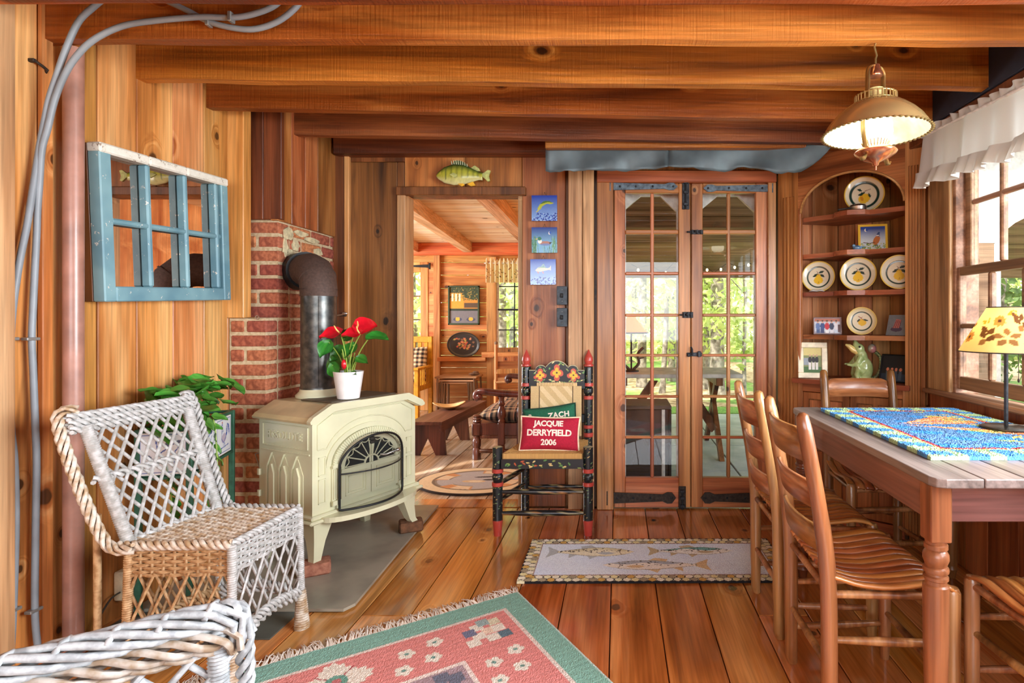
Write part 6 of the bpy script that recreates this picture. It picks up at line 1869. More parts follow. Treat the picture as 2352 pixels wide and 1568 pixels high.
# frog pitcher
c = inc(tc_(1966), .09, zcnt)
fg = thing('frog_pitcher', 'glazed green frog pitcher with open mouth and bud handle', 'pitcher', c, -8)
FG = pr('frog_green_glaze', (150, 170, 108), .18, 0, .15, 22, coat=.6, col2=(178, 190, 130))
g = G()
g.ell((.012, 0, .065), .052, .045, .07, 18, 12).ell((.0, 0, .12), .036, .034, .06, 16, 10)
g.ell((-.012, 0, .178), .03, .03, .032, 14, 10).tube([(-.004, 0, .17), (-.03, 0, .205), (-.036, 0, .232)], [.026, .018, .006], 12)
g.tube([(.0, -.03, .05), (-.03, -.04, .075), (-.036, -.034, .035), (-.022, -.036, .004)], [.026, .022, .014, .01], 10).tube([(.0, .03, .05), (-.03, .04, .075), (-.036, .034, .035), (-.022, .036, .004)], [.026, .022, .014, .01], 10)
g.tube([(-.012, -.03, .135), (-.03, -.045, .105), (-.055, -.036, .088), (-.085, -.03, .092)], [.018, .015, .011, .006], 10).tube([(-.012, .03, .135), (-.03, .045, .105), (-.055, .036, .088), (-.085, .03, .092)], [.018, .015, .011, .006], 10)
g.ell((-.03, -.038, .006), .03, .016, .008, 12, 6).ell((-.03, .038, .006), .03, .016, .008, 12, 6).ell((.012, 0, .012), .05, .045, .014, 16, 6)
o = g.build('body', FG, fg, 180)
md = o.modifiers.new('one_skin', 'REMESH'); md.mode = 'VOXEL'; md.voxel_size = .0045; md.use_smooth_shade = True
md2 = o.modifiers.new('soft', 'SMOOTH'); md2.iterations = 4; md2.factor = .5
G().tube([(-.02, 0, .165), (-.045, 0, .175), (-.066, 0, .195), (-.085, 0, .203)], [.022, .018, .013, .005], 12, flat=1).build('lower_jaw', pr('yellow_glaze', (224, 196, 120), .2, coat=.6), fg, 60, 'yellowish open lower jaw spout')
for s in (-1, 1): G().ell((-.016, s * .027, .192), .006, .004, .006, 10, 6).build('eye', BLK, fg, 60)
hp_ = spline([(.05, 0, .012), (.085, 0, .03), (.105, 0, .085), (.10, 0, .135), (.075, 0, .162)], 6)
G().tube(hp_, .0095, 10).build('handle', pr('dark_scaled_handle', (50, 78, 54), .3, 0, .6, 120, .6, col2=(150, 156, 100)), fg, 60, 'dark scaled handle')
G().ell((.058, 0, .182), .024, .022, .026, 14, 10).build('bud', pr('pink_bud_glaze', (196, 100, 110), .2, 0, .2, 30, coat=.5, col2=(150, 150, 130)), fg, 60, 'pink bud at the handle top')

# ================================================================ PENDANT LAMP
BRASS = pr('aged_brass', (176, 156, 104), .32, .85, .12, 14); BRON = pr('bronze_shade', (204, 172, 116), .25, .6, .1, 5); COP = pr('copper_font', (206, 138, 104), .2, .9, .12, 8)
OPAL = emit('lit_opal_glass', (255, 244, 214), 6.0)
SHIN = pr('white_shade_lining', (250, 244, 226), .4)
LYY = 1.93
pl_ = thing('pendant_lamp', 'brass hanging oil style lamp with wide domed shade, lit', 'pendant lamp', (xa(2011, LYY), LYY, 1.659))
zl = lambda py: za(py, LYY) - 1.659
G().tube([(0, 0, zl(150)), (0, 0, zl(135)), (.004, 0, zl(128)), (0, 0, zl(118)), (-.004, 0, zl(108)), (0, 0, 2.09 - 1.659)], .0035, 8).build('hook', BRASS, pl_, 60)
g = G()
ax = .040
for s in (-1, 1):
    pts = [(0, 0, zl(152)), (s * .025, 0, zl(155)), (s * .038, 0, zl(168)), (s * .040, 0, zl(200)), (s * .046, 0, zl(235)), (s * .06, 0, zl(262)), (s * .064, 0, zl(300)), (s * .052, 0, zl(338)), (s * .05, 0, zl(356)), (s * .062, 0, zl(372)), (s * .07, 0, zl(366))]
    G().tube(spline(pts, 5), .0095, 8, R(28), flat=.35).build('arm', BRASS, pl_, 60)
G().lathe([(.0, zl(148)), (.014, zl(150)), (.017, zl(158)), (.024, zl(172)), (.022, zl(176)), (.0, zl(174))], 20).build('smoke_bell', COP, pl_, 60, 'small copper smoke bell')
r0, r1 = .066, .172
zr, zg = zl(308), zl(238)
sh = [(r0, zg), (r0 + .014, zg - .003), (.100, lerp(zg, zr, .16)), (.126, lerp(zg, zr, .36)), (.147, lerp(zg, zr, .58)), (.162, lerp(zg, zr, .80)), (r1, zr)]
shi = [(r1 - .0025, zr + .0005), (.159, lerp(zg, zr, .80) - .001), (.144, lerp(zg, zr, .58) - .003), (.123, lerp(zg, zr, .36) - .003), (.098, lerp(zg, zr, .16) - .003), (r0 + .018, zg - .007), (r0 - .004, zg - .004)]
G().lathe(sh, 56, cap=False).build('shade', BRON, pl_, 60)
o = G().lathe(shi, 56, cap=False).build('shade_lining', SHIN, pl_, 60, 'white lining of the shade')
g = G()
for i in range(56):
    a = 2 * pi * i / 56; g.ell((r1 * math.cos(a), r1 * math.sin(a), zr), .0075, .0075, .003, 6, 4)
g.build('beaded_rim', BRASS, pl_, 60, kind='stuff')
g = G().tube([((r0 - .001) * math.cos(a), (r0 - .001) * math.sin(a), zg + .004) for a in [2 * pi * i / 32 for i in range(32)]], .003, 6, closed=True)
g.tube([((r0 - .001) * math.cos(a), (r0 - .001) * math.sin(a), zg + .026) for a in [2 * pi * i / 32 for i in range(32)]], .003, 6, closed=True)
for i in range(30):
    a = 2 * pi * i / 30; g.tube([(r0 * math.cos(a), r0 * math.sin(a), zg + .002), (r0 * math.cos(a), r0 * math.sin(a), zg + .028)], .0028, 5)
g.build('gallery', BRASS, pl_, 60, 'pierced brass gallery')
CHG = glass('lamp_chimney_glass', (1, .96, .82))
G().lathe([(.03, zl(300)), (.028, zl(240)), (.026, zl(205))], 24, cap=False).lathe([(.0255, zl(205)), (.0275, zl(240))], 24, cap=False).build('glass_chimney', pr('pale_lit_chimney', (226, 214, 150), .15, coat=.5), pl_, 60)
G().lathe([(.034, zl(333)), (.05, zl(322)), (.055, zl(305)), (.053, zl(285)), (.044, zl(265)), (.034, zl(256))], 32).build('opal_globe', OPAL, pl_, 60, 'glowing white glass globe')
g = G()
for i in range(24):
    a = 2 * pi * i / 24; g.tube([(.036 * math.cos(a), .036 * math.sin(a), zl(338)), (.046 * math.cos(a), .046 * math.sin(a), zl(322)), (.05 * math.cos(a), .05 * math.sin(a), zl(318))], .002, 5)
g.build('burner_crown', BRASS, pl_, 60, kind='stuff')
G().lathe([(.0, zl(392)), (.004, zl(391)), (.004, zl(382)), (.009, zl(380)), (.012, zl(374)), (.04, zl(366)), (.066, zl(354)), (.069, zl(350)), (.064, zl(346)), (.044, zl(338)), (.036, zl(334)), (.0, zl(334))], 36).build('font', COP, pl_, 50, 'copper oil font')
# ================================================================ VALANCE
CL = cloth('sheer_white_cotton', (216, 214, 208), .25)
va = thing('window_valance', 'gathered white cotton valance with ruffle over the window', 'curtain', (1.5, 2.0, 2.05))
y0, y1 = 1.15, 2.775
rv = random.Random(4)
phs = [rv.uniform(0, 6) for _ in range(4)]
def wav(y): return .5 * math.sin(y * 34 + phs[0]) + .3 * math.sin(y * 57 + phs[1]) + .25 * math.sin(y * 21 + phs[2])
def vtop(y): return lerp(2.015, 2.055, (y - 2.09) / .68)
def vf(u, v):
    y = lerp(y0, y1, u); amp = .006 + .028 * v
    z_ = lerp(vtop(y), vtop(y) - .235, v)
    return (1.50 - amp * wav(y) - 1.5 - .012 * v, y - 2.0, z_ - 2.05)
G().grid(220, 14, vf).build('drop', CL, va, 180)
def hf(u, v):
    y = lerp(y0, y1, u)
    return (-.004 - .012 * v * math.sin(y * 95) - .004 * math.sin(y * 140), y - 2.0, vtop(y) + lerp(-.004, .026 + .006 * math.sin(y * 60), v) - 2.05)
G().grid(300, 4, hf).build('header_ruffle', CL, va, 180)
def rf_(u, v):
    y = lerp(y0, y1, u); z0_ = vtop(y) - .19
    return (-.03 * wav(y) - .02 - .004 - .014 * v * math.sin(y * 120 + 2 * math.sin(y * 11)) - .02 * v, y - 2.0, lerp(z0_, z0_ - .075 - .008 * math.sin(y * 33), v) - 2.05)
G().grid(320, 6, rf_).build('ruffle', CL, va, 180)
G().tube([(.0, y0 - 2.0 - .03, vtop(y0) - 2.055), (.0, y1 - 2.0 + .02, vtop(y1) - 2.055)], .007, 8).build('curtain_rod', WHITEP, va, 60)
for y in (y0 + .0, y1 - .02): G().box(0, .098, y - 2.0 - .006, y - 2.0 + .006, vtop(y) - 2.065, vtop(y) - 2.045, .002).build('bracket', WHITEP, va)

# ================================================================ DINING TABLE
TX0, TX1, TY0, TY1, TZ = .790, 1.530, 1.412, 2.585, .750
ta = thing('dining_table', 'old farm table with grey plank top and turned legs', 'table', (TX0, TY0, 0))
bx = [0, .125, .235, .345, .455, .56, .655, TX1 - TX0]
g = None
for a, b in zip(bx[:-1], bx[1:]):
    c0 = .03 if a == 0 else 0; c1 = .03 if b == bx[-1] else 0
    Lt = TY1 - TY0
    poly = [(a + c0, 0), (b - c1, 0), (b - c1 * .3, c1 * .3), (b, c1), (b, Lt - c1), (b - c1 * .3, Lt - c1 * .3), (b - c1, Lt), (a + c0, Lt), (a + c0 * .3, Lt - c0 * .3), (a, Lt - c0), (a, c0), (a + c0 * .3, c0 * .3)]
    pp = []
    for q in poly:
        if not pp or (abs(q[0] - pp[-1][0]) + abs(q[1] - pp[-1][1])) > 1e-5: pp.append(q)
    if abs(pp[0][0] - pp[-1][0]) + abs(pp[0][1] - pp[-1][1]) < 1e-5: pp.pop()
    ins = .0012
    pp = [(min(max(x, a + (ins if a else 0)), b - (ins if b < bx[-1] else 0)), y) for x, y in pp]
    o = G().prism(pp, TZ - .024, TZ).build('top_plank', W_TTOP, ta)
    md = o.modifiers.new('worn', 'BEVEL'); md.width = .003; md.segments = 2
ax0, ax1, ay0, ay1 = .012, TX1 - TX0 - .02, .034, TY1 - TY0 - .034
W_APX = wood('table_apron_wood', (78, 46, 40), (118, 78, 70), (144, 104, 92), 'X', 0, .4, .1, .12)
W_APY = wood('table_apron_side', (78, 46, 38), (118, 76, 64), (144, 100, 86), 'Y', 0, .4, .1, .12)
G().box(.05, ax1 - .04, ay0 + .004, ay0 + .024, TZ - .12, TZ - .024, .002).build('apron', W_APX, ta)
G().box(.05, ax1 - .04, ay1 - .024, ay1 - .004, TZ - .12, TZ - .024, .002).build('apron', W_APX, ta)
G().box(ax0, ax0 + .02, .08, ay1 - .05, TZ - .12, TZ - .024, .002).build('apron', W_APY, ta)
G().box(ax1 - .02, ax1, .08, ay1 - .05, TZ - .12, TZ - .024, .002).build('apron', W_APY, ta)
legp = [(0, .017), (.012, .019), (.03, .022), (.04, .026), (.048, .022), (.06, .024), (.30, .030), (.44, .0315), (.462, .031), (.466, .026), (.476, .026), (.479, .030), (.486, .030), (.489, .024), (.494, .023), (.497, .030), (.503, .0315), (.509, .030), (.512, .025), (.518, .027), (.53, .0315), (.543, .031), (.552, .026), (.556, .023), (.558, .0285), (.568, .0285), (.570, .025), (.575, .026), (.580, .0265)]
for x in (.006, ax1 - .05):
    for y in (ay0 - .006, ay1 - .05):
        lg = G().lathe([(r, z_) for z_, r in legp], 28, (x + .0275, y + .0275, 0)).box(x, x + .055, y, y + .055, .578, TZ - .024, .003).build('leg', W_TABLE, ta, 40)

# hooked table rug
def hook(p):
    w_, h_ = .58, .87
    # u: x from the left edge, v: depth
    p.c[:] = lin((178, 212, 164))
    blu = (84, 150, 212); dk = (38, 74, 130)
    for i in range(12):
        y_ = .02 + i * .115; p.poly([(0, y_), (0, y_ + .055), (.075, y_ + .05 - .02), (.075, y_ - .02)], blu); p.poly([(w_ - .075, y_ + .02), (w_ - .075, y_ + .07), (w_, y_ + .05), (w_, y_)], blu)
    for i in range(7):
        x = .11 + i * .105
        p.poly([(x, 0), (x + .06, 0), (x + .05, .075), (x - .015, .075)], blu); p.poly([(x, h_ - .07), (x + .055, h_ - .07), (x + .06, h_), (x, h_)], blu)
    p.rect(.075, w_ - .075, .078, h_ - .072, (216, 190, 120)); p.rect(.083, w_ - .083, .086, h_ - .08, (176, 48, 70)); p.rect(.093, w_ - .093, .096, h_ - .09, (96, 140, 190))
    k = p.inside([(.093, .096), (w_ - .093, .096), (w_ - .093, h_ - .09), (.093, h_ - .09)])
    p.m(k & (np.sin(p.U * 40 + p.V * 22) + np.sin(p.V * 61) > .6), (70, 150, 216))
    OR_ = (240, 156, 110); OR2 = (246, 190, 150); OR3 = (226, 150, 70)
    for (x0, y0_, ang, L_, wd) in ((.16, .50, 26, .30, .085), (.16, .49, 8, .30, .07), (.17, .47, -26, .36, .075)):
        c_, s_ = math.cos(math.radians(ang)), math.sin(math.radians(ang))
        pts = [(x0 + (a * c_ - b * s_), y0_ + (a * s_ + b * c_)) for a, b in ((0, 0), (L_ * .5, wd * .34), (L_ * .85, wd * .5), (L_, wd * .3), (L_, -wd * .3), (L_ * .85, -wd * .5), (L_ * .5, -wd * .34))]
        p.poly(pts, OR_)
        for q in (-.2, .1): p.line([(x0 + L_ * .1 * c_, y0_ + L_ * .1 * s_), (x0 + L_ * .9 * c_ - wd * q * s_, y0_ + L_ * .9 * s_ + wd * q * c_)], .010, OR2)
        p.line([(x0 + L_ * .3 * c_ + .01 * s_, y0_ + L_ * .3 * s_ - .01 * c_), (x0 + L_ * .95 * c_ + wd * .3 * s_, y0_ + L_ * .95 * s_ - wd * .3 * c_)], .006, OR3)
    for i in range(24):
        x = RS.uniform(.38, .48); y_ = RS.choice([RS.uniform(.55, .76), RS.uniform(.2, .5)]); p.leaf(x - .06, y_, .075, .018, RS.uniform(-40, 40), ((196, 200, 120), (150, 190, 110), (214, 196, 100))[RS.randint(3)])
    n = RS.uniform(.78, 1.18, p.U.shape); p.c *= n[..., None]
hr = panel('table_rug', RUG, T(.885, 1.602, TZ + .0005), .58, .87, .012, 200, 290, hook, None, relief=.0035)
tag(hr, 'blue and green hooked rug with carrots on the table', 'rug')
# ================================================================ TABLE LAMP
bl = hz(2311, 985, TZ + .013)
tl = thing('table_lamp', 'slim black table lamp with a yellow shade of pressed leaves', 'table lamp', (bl.x, bl.y, TZ + .0165))
G().lathe([(.0, 0), (.08, 0), (.081, .003), (.076, .006), (.012, .009), (.0, .01)], 40).build('base', pr('dark_metal_base', (62, 62, 60), .3, .8), tl, 40)
G().tube([(0, 0, .006), (0, 0, .42)], .0068, 12).build('pole', IRON, tl, 40)
m_, nt, bs = mk('pressed_leaf_paper')
at_ = nn(nt, 'Attribute', attribute_name='Col')
nt.links.new(at_.outputs['Color'], bs.inputs['Base Color']); bs.inputs['Roughness'].default_value = .8
tl_ = nn(nt, 'BsdfTranslucent', {0: at_.outputs['Color']})
nt.links.new(nn(nt, 'MixShader', {0: .55, 1: bs.outputs[0], 2: tl_.outputs[0]}).outputs[0], nt.nodes['Material Output'].inputs[0])
za0, za1 = 1.036 - TZ - .0165, 1.192 - TZ - .0165
n, m = 150, 46
aa = np.linspace(0, 2 * pi, n, endpoint=False); tt = np.linspace(0, 1, m + 1)
A2, T2 = np.meshgrid(aa, tt)
rr2 = .146 + (.058 - .146) * T2
p = P((A2 - pi) * .1, T2 * .18, (236, 206, 140))
lf = (92, 60, 28)
def cluster(x, y, s, n_, col):
    for i in range(n_):
        a = i * 360 / n_ + 20; p.leaf(x + .008 * s * math.cos(math.radians(a)), y + .008 * s * math.sin(math.radians(a)), .036 * s, .022 * s, a, col)
for cx_, cy_, k_ in ((.045, .055, 0), (.075, .125, 1), (.10, .06, 2), (.02, .12, 3), (.145, .11, 0), (.16, .04, 1), (-.02, .06, 1), (-.06, .1, 2), (.2, .1, 2), (.24, .06, 0), (-.12, .05, 0), (-.16, .11, 1), (-.22, .07, 2), (.125, .155, 3)):
    if k_ == 0:
        for j in range(4): p.leaf(cx_, cy_ - .01 + j * .012, .036, .02, 40 + 80 * (j % 2) + j * 8, lf); p.leaf(cx_, cy_, .03, .02, 250, (140, 100, 54))
    elif k_ == 1: cluster(cx_, cy_, .55, 9, (176, 124, 60)); p.ell(cx_, cy_, .007, .007, (70, 46, 26))
    elif k_ == 2: cluster(cx_, cy_, .9, 5, (134, 96, 52))
    else:
        for j in range(9): p.ell(cx_ + RS.uniform(-.018, .018), cy_ + RS.uniform(-.014, .014), .0045, .0045, (190, 138, 40))
p.noise(.03, 1)
vs = np.stack([rr2 * np.cos(A2), rr2 * np.sin(A2), za0 + (za1 - za0) * T2], -1).reshape(-1, 3)
fs = [(j * n + i, j * n + (i + 1) % n, (j + 1) * n + (i + 1) % n, (j + 1) * n + i) for j in range(m) for i in range(n)]
me = bpy.data.meshes.new('shade'); me.from_pydata(vs.tolist(), [], fs); me.shade_smooth(); set_col(me, p.c)
o = bpy.data.objects.new('shade', me); COL.objects.link(o); me.materials.append(m_); o.parent = tl; o['label'] = 'yellow paper shade with pressed leaves'
for r_, z_ in ((.146, za0), (.058, za1)): G().tube([(r_ * math.cos(a), r_ * math.sin(a), z_) for a in [2 * pi * i / 48 for i in range(48)]], .002, 6, closed=True).build('shade_ring', DIRON, tl, 60)
g = G()
for k in range(3): g.tube([(0, 0, .405), (.056 * math.cos(k * 2.09), .056 * math.sin(k * 2.09), za1)], .002, 5)
g.build('spider', DIRON, tl, 60)
G().tube([(.03, -.02, za0 + .04), (.03, -.02, .175)], .0012, 5).ell((.03, -.02, .17), .004, .004, .008, 8, 5).build('pull_chain', DIRON, tl, 60)
G().tube(spline([(.0, .01, .008), (.06, .03, .004), (.115, .06, -.004), (.135, .1, -.008)], 6), .003, 6).build('cord', pr('grey_lamp_cord', (150, 146, 136), .5), tl, 60)
l = bpy.data.lights.new('table_lamp_bulb', 'POINT'); l.energy = 1.6; l.color = (1, .72, .36); l.shadow_soft_size = .03
q = bpy.data.objects.new('table_lamp_bulb', l); COL.objects.link(q); q.location = (bl.x, bl.y, 1.10)

# ================================================================ LADDER BACK CHAIRS
def ladder(lab, x, y, rz):
    """local: back at y=0, seat runs to +y, posts at x=+-.172"""
    c = thing('ladderback_chair', lab, 'chair', (x, y, 0), rz, 'slat seated chairs round the table')
    hw = .172; fw = .195; D = .325
    lean = [(0, .0), (.2, .0), (.44, -.004), (.62, -.026), (.884, -.075)]
    for s in (-1, 1):
        pts = spline([(s * hw, yy, z_) for z_, yy in lean], 5)
        pts[0] = Vector((s * hw, .006, 0))
        rad = []
        for p in pts:
            z_ = p.z
            rad.append(.0145 if z_ < .01 else .020 if z_ < .12 else .0225 if z_ < .6 else .021 if z_ < .865 else .017)
        pts.append(Vector((s * hw, -.0765, .8925))); rad.append(.008)
        G().tube(pts, rad, 16).build('back_post', W_CHAIR, c, 60)
        fp_ = [(s * fw, D, 0), (s * fw, D, .08), (s * fw, D, .41), (s * fw, D, .424)]
        G().tube(fp_, [.013, .0195, .0205, .014], 16).build('leg', W_CHAIR, c, 60)
        for z_ in (.12, .27): G().tube([(s * lerp(hw, fw, t), lerp(.0, D, t), z_ + .0) for t in (0, .5, 1)], [.0085, .0125, .0085], 10).build('rung', W_CHAIR, c, 60)
        G().tube([(s * hw, 0, .395), (s * fw, D, .40)], .011, 10).build('seat_rail', W_CHAIR, c, 60)
    for z_ in (.16, .31): G().tube([(-fw, D, z_), (0, D, z_), (fw, D, z_)], [.0085, .0125, .0085], 10).build('rung', W_CHAIR, c, 60)
    G().tube([(-hw, 0, .19), (0, 0, .19), (hw, 0, .19)], [.0085, .012, .0085], 10).build('rung', W_CHAIR, c, 60)
    for yy, z_ in ((.0, .40), (D, .395)): G().tube([(-hw, yy, z_), (hw, yy, z_)], .011, 10).build('seat_rail', W_CHAIR, c, 60)
    for z0, h in ((.755, .092), (.625, .075), (.505, .070)):
        def f(u, v, z0=z0, h=h):
            x = lerp(-hw + .004, hw - .004, u)
            e = abs(2 * u - 1); top = h * (1 if e < .82 else 1 - .3 * (e - .82) / .18)
            z_ = z0 + top * v
            yb = np.interp(z_, [q[0] for q in lean], [q[1] for q in lean])
            return (x, yb - .030 * (1 - (2 * u - 1) ** 2) , z_)
        o = G().grid(16, 2, f).build('ladder_slat', W_CHAIRX, c, 60)
        md = o.modifiers.new('thick', 'SOLIDIFY'); md.thickness = .012; md.offset = 0
    n = 11
    def prof(t): return np.interp(t, [0, .06, .25, .45, .62, .8, .92, 1.0], [.447, .438, .420, .416, .424, .434, .428, .408])
    for i in range(n):
        a = (i + .05) / n; b = (i + .95) / n
        def f(u, v, a=a, b=b):
            t = v; q = 2 * lerp(a, b, u) - 1
            x = q * lerp(hw + .018, fw + .02, t)
            z_ = float(prof(t)) + .018 * q * q * (1 - .5 * t) - .006 + .0045 * (1 - (2 * u - 1) ** 2)
            return (x, lerp(-.012, D + .012, t) + .012 * (1 - q * q), z_)
        o = G().grid(4, 14, f).build('seat_slat', W_SEAT, c, 60)
        md = o.modifiers.new('thick', 'SOLIDIFY'); md.thickness = .009; md.offset = -1
    return c
W_CHAIRX = wood('ladderback_slat', (116, 64, 34), (164, 106, 62), (198, 146, 98), 'X', 0, .3, .12, .08, coat=.3, cross=16)
ladder('near ladder back chair with slat seat beside the turned table leg', .580, 1.727, -90)
ladder('ladder back chair second along the table, nearer the glass doors', .580, 2.215, -90)
ladder('ladder back chair at the far table end before the corner cupboard', 1.225, 2.83, 180)
ladder('chair at the near table end, seat corner showing behind the leg', 1.195, 1.275, 0)

# ================================================================ THE DEN BEYOND THE DOORWAY
DY, DZ = 7.2, 2.116
df = struct('floor_den', 'worn board floor of the room beyond the doorway')
x = -4.6
while x < -.25:
    piece('floor_plank', df, x + .002, min(x + .247, -.2), 3.62, DY, -.03, random.uniform(-.0012, .0006), W_DENF, .0025)
    x += .25
G().box(-4.7, -.2, 3.6, DY, -.06, -.031).build('subfloor', bpy.data.materials['dark_subfloor'], df)
dc = struct('ceiling_den', 'pale pine board ceiling with rough beams')
y = 3.6
while y < DY:
    piece('ceiling_plank', dc, -4.6, -.2, y + .002, y + .268, DZ, DZ + .02, W_CEIL, .004)
    y += .27
BEAM = wood('rough_pale_beam', (190, 130, 84), (226, 172, 126), (242, 200, 160), 'Y', .3, .6, .15, .6, saw=1.0)
def beam(l0, r0, l1, r1):
    zb_ = 1.995
    G().add([(l0, 3.62, zb_), (r0, 3.62, zb_), (r1, DY, zb_), (l1, DY, zb_), (l0, 3.62, DZ), (r0, 3.62, DZ), (r1, DY, DZ), (l1, DY, DZ)], [(0, 3, 2, 1), (4, 5, 6, 7), (0, 1, 5, 4), (1, 2, 6, 5), (2, 3, 7, 6), (3, 0, 4, 7)]).build('beam', BEAM, dc)
beam(-1.62, -1.52, -1.944, -1.838); beam(-.985, -.882, -1.112, -.97); beam(-2.26, -2.16, -2.62, -2.51); beam(-2.9, -2.8, -3.25, -3.15)
piece('plate_beam', dc, -4.6, -.2, DY - .13, DY, 1.965, DZ, wood('orange_plate_beam', (176, 78, 24), (216, 112, 46), (232, 146, 76), 'X', .4, .5), .004)
dwall = struct('wall_den', 'orange pine wall of the room beyond the doorway')
def dX(px, Y=DY): return xa(px, Y)
zz_ = [0, .17, .36, .545, .70, .86, 1.02, 1.19, 1.37, 1.55, 1.72, 1.88, 2.0]
for a, b in zip(zz_[:-1], zz_[1:]):
    piece('wall_plank', dwall, dX(1012), dX(1136), DY - random.uniform(0, .004), DY + .03, a + .002, b - .002, W_DEN, .004)
for x0, x1, z0, z1 in ((dX(1136), -.2, 0, za(808, DY)), (dX(1136), -.2, za(600, DY), DZ), (dX(1215), -.2, za(808, DY), za(600, DY)), (dX(870), dX(1012), za(602, DY), DZ), (-4.6, dX(870), 0, DZ), (dX(984), dX(1000), 0, za(602, DY))):
    piece('wall_plank', dwall, x0, x1, DY, DY + .03, z0, z1, W_DEN, .002)
piece('post', dwall, dX(998), dX(1013), DY - .05, DY, 0, 2.0, W_DENZ, .004)
piece('post', dwall, dX(1119), dX(1141), DY - .035, DY, 0, za(590, DY), W_DENZ, .004)
piece('wall_plank', dwall, -.2, -.17, 3.6, DY, -.05, DZ + .1, W_DENZ, .002)
for a, b, z0, z1 in ((3.6, 4.2, -.05, DZ + .1), (6.2, DY, -.05, DZ + .1), (4.2, 6.2, -.05, .45), (4.2, 6.2, 1.85, DZ + .1)):
    piece('wall_plank', dwall, -4.63, -4.6, a, b, z0, z1, W_DENZ, .002)
G().box(-4.65, -.15, 3.58, 7.26, DZ + .03, DZ + .1).build('attic_boards', W_DARK, dwall)
G().box(-4.65, -2.09, 3.56, 3.6, -.05, DZ + .1).build('sheathing', W_DARK, dwall)
sl = struct('trim_5', 'pine ledge board under the oval tray')
piece('ledge_board', sl, dX(1009), dX(1119), DY - .09, DY, za(829, DY - .05), za(820, DY - .05), W_DEN, .004)
piece('ledge_board', sl, dX(1113), -.6, DY - .16, DY - .03, za(820, DY - .1), za(808, DY - .1), W_DEN, .004)
# glazed door on the left
d3 = struct('door_3', 'orange pine glazed door at the back of the den')
piece('stile', d3, dX(966), dX(984), DY - .01, DY + .03, 0, za(602, DY), W_DENZ, .004)
piece('stile', d3, dX(870), dX(900), DY - .01, DY + .03, 0, za(602, DY), W_DENZ, .004)
piece('rail', d3, dX(900), dX(966), DY - .01, DY + .03, za(625, DY), za(602, DY), W_DEN, .004)
piece('rail', d3, dX(900), dX(966), DY - .01, DY + .03, 0, .75, W_DEN, .004)
for py in (680, 734): piece('muntin', d3, dX(900), dX(966), DY, DY + .02, za(py + 1.5, DY), za(py - 1.5, DY), W_DARK, .002)
for a, b in ((625, 679), (681, 733), (735, 800)): piece('pane', d3, dX(900), dX(966), DY + .008, DY + .011, za(b, DY), za(a, DY), GLASS, 0)
t = thing('strap_hinge', 'small black spear hinge on the far den door', 'hinge', (dX(990), DY - .06, za(612, DY)))
G().prism([(-.235, 0), (-.2, .012), (-.06, .018), (.0, .022), (.0, -.022), (-.06, -.018), (-.2, -.012)], 0, .008, XZ).build('strap', BLK, t)
G().tube([(0.004, -.004, -.04), (0.004, -.004, .04)], .012, 10).build('pintle', BLK, t, 60)
w3 = struct('window_3', 'double hung den window facing the trees')
wx0, wx1 = dX(1143), dX(1215)
for (z0, z1, yy) in ((za(713, DY), za(602, DY), .02), (za(806, DY), za(709, DY), -.004)):
    piece('stile', w3, wx0 - .02, wx0 + .012, DY + yy, DY + yy + .022, z0, z1, WHITEP, .003)
    piece('stile', w3, wx1 - .012, wx1 + .02, DY + yy, DY + yy + .022, z0, z1, WHITEP, .003)
    piece('rail', w3, wx0, wx1, DY + yy, DY + yy + .022, z0, z0 + .02, BLK, .003); piece('rail', w3, wx0, wx1, DY + yy, DY + yy + .022, z1 - .02, z1, BLK, .003)
    xm_ = dX(1181); zm = (z0 + z1) / 2
    piece('muntin', w3, xm_ - .007, xm_ + .007, DY + yy + .004, DY + yy + .018, z0, z1, BLK, .002)
    piece('muntin', w3, wx0, wx1, DY + yy + .004, DY + yy + .018, zm - .007, zm + .007, BLK, .002)
    for a, b in ((wx0, xm_), (xm_, wx1)):
        for c_, d_ in ((z0, zm), (zm, z1)): piece('pane', w3, a, b, DY + yy + .01, DY + yy + .012, c_, d_, GLASS, 0)
# flowered valance
va2 = thing('window_valance', 'cream flowered valance on the den window', 'curtain', (dX(1150, 7.1), 7.1, za(593, 7.1)))
n_, m_2 = 120, 40
uu = np.linspace(0, 1, n_ + 1); vv = np.linspace(0, 1, m_2 + 1)
U, V = np.meshgrid(uu, vv)
p = P(U * .5, V * .3, (240, 222, 178))
for i in range(120): p.ell(RS.uniform(0, .5), RS.uniform(0, .3), .006, .006, ((150, 60, 50), (90, 70, 40), (200, 150, 70))[RS.randint(3)])
X_ = dX(1116, 7.1) + U * .62; Y_ = 7.09 - .022 * np.sin(U * 70) * (.4 + V); Z_ = za(596, 7.1) + .02 * np.sin(U * 90) * (1 - V) - V * .29
vs = np.stack([X_, Y_, Z_], -1).reshape(-1, 3) - np.array(va2.location)
fs = [(j * (n_ + 1) + i, j * (n_ + 1) + i + 1, (j + 1) * (n_ + 1) + i + 1, (j + 1) * (n_ + 1) + i) for j in range(m_2) for i in range(n_)]
me = bpy.data.meshes.new('drop'); me.from_pydata(vs.tolist(), [], fs); me.shade_smooth(); set_col(me, p.c)
o = bpy.data.objects.new('drop', me); COL.objects.link(o); o.parent = va2
VC = painted('flowered_cotton', .9); nt = VC.node_tree; bs = nt.nodes['Principled BSDF']
tl2 = nn(nt, 'BsdfTranslucent'); nt.links.new(nt.nodes['Attribute'].outputs['Color'], tl2.inputs[0])
nt.links.new(nn(nt, 'MixShader', {0: .35, 1: bs.outputs[0], 2: tl2.outputs[0]}).outputs[0], nt.nodes['Material Output'].inputs[0])
me.materials.append(VC)
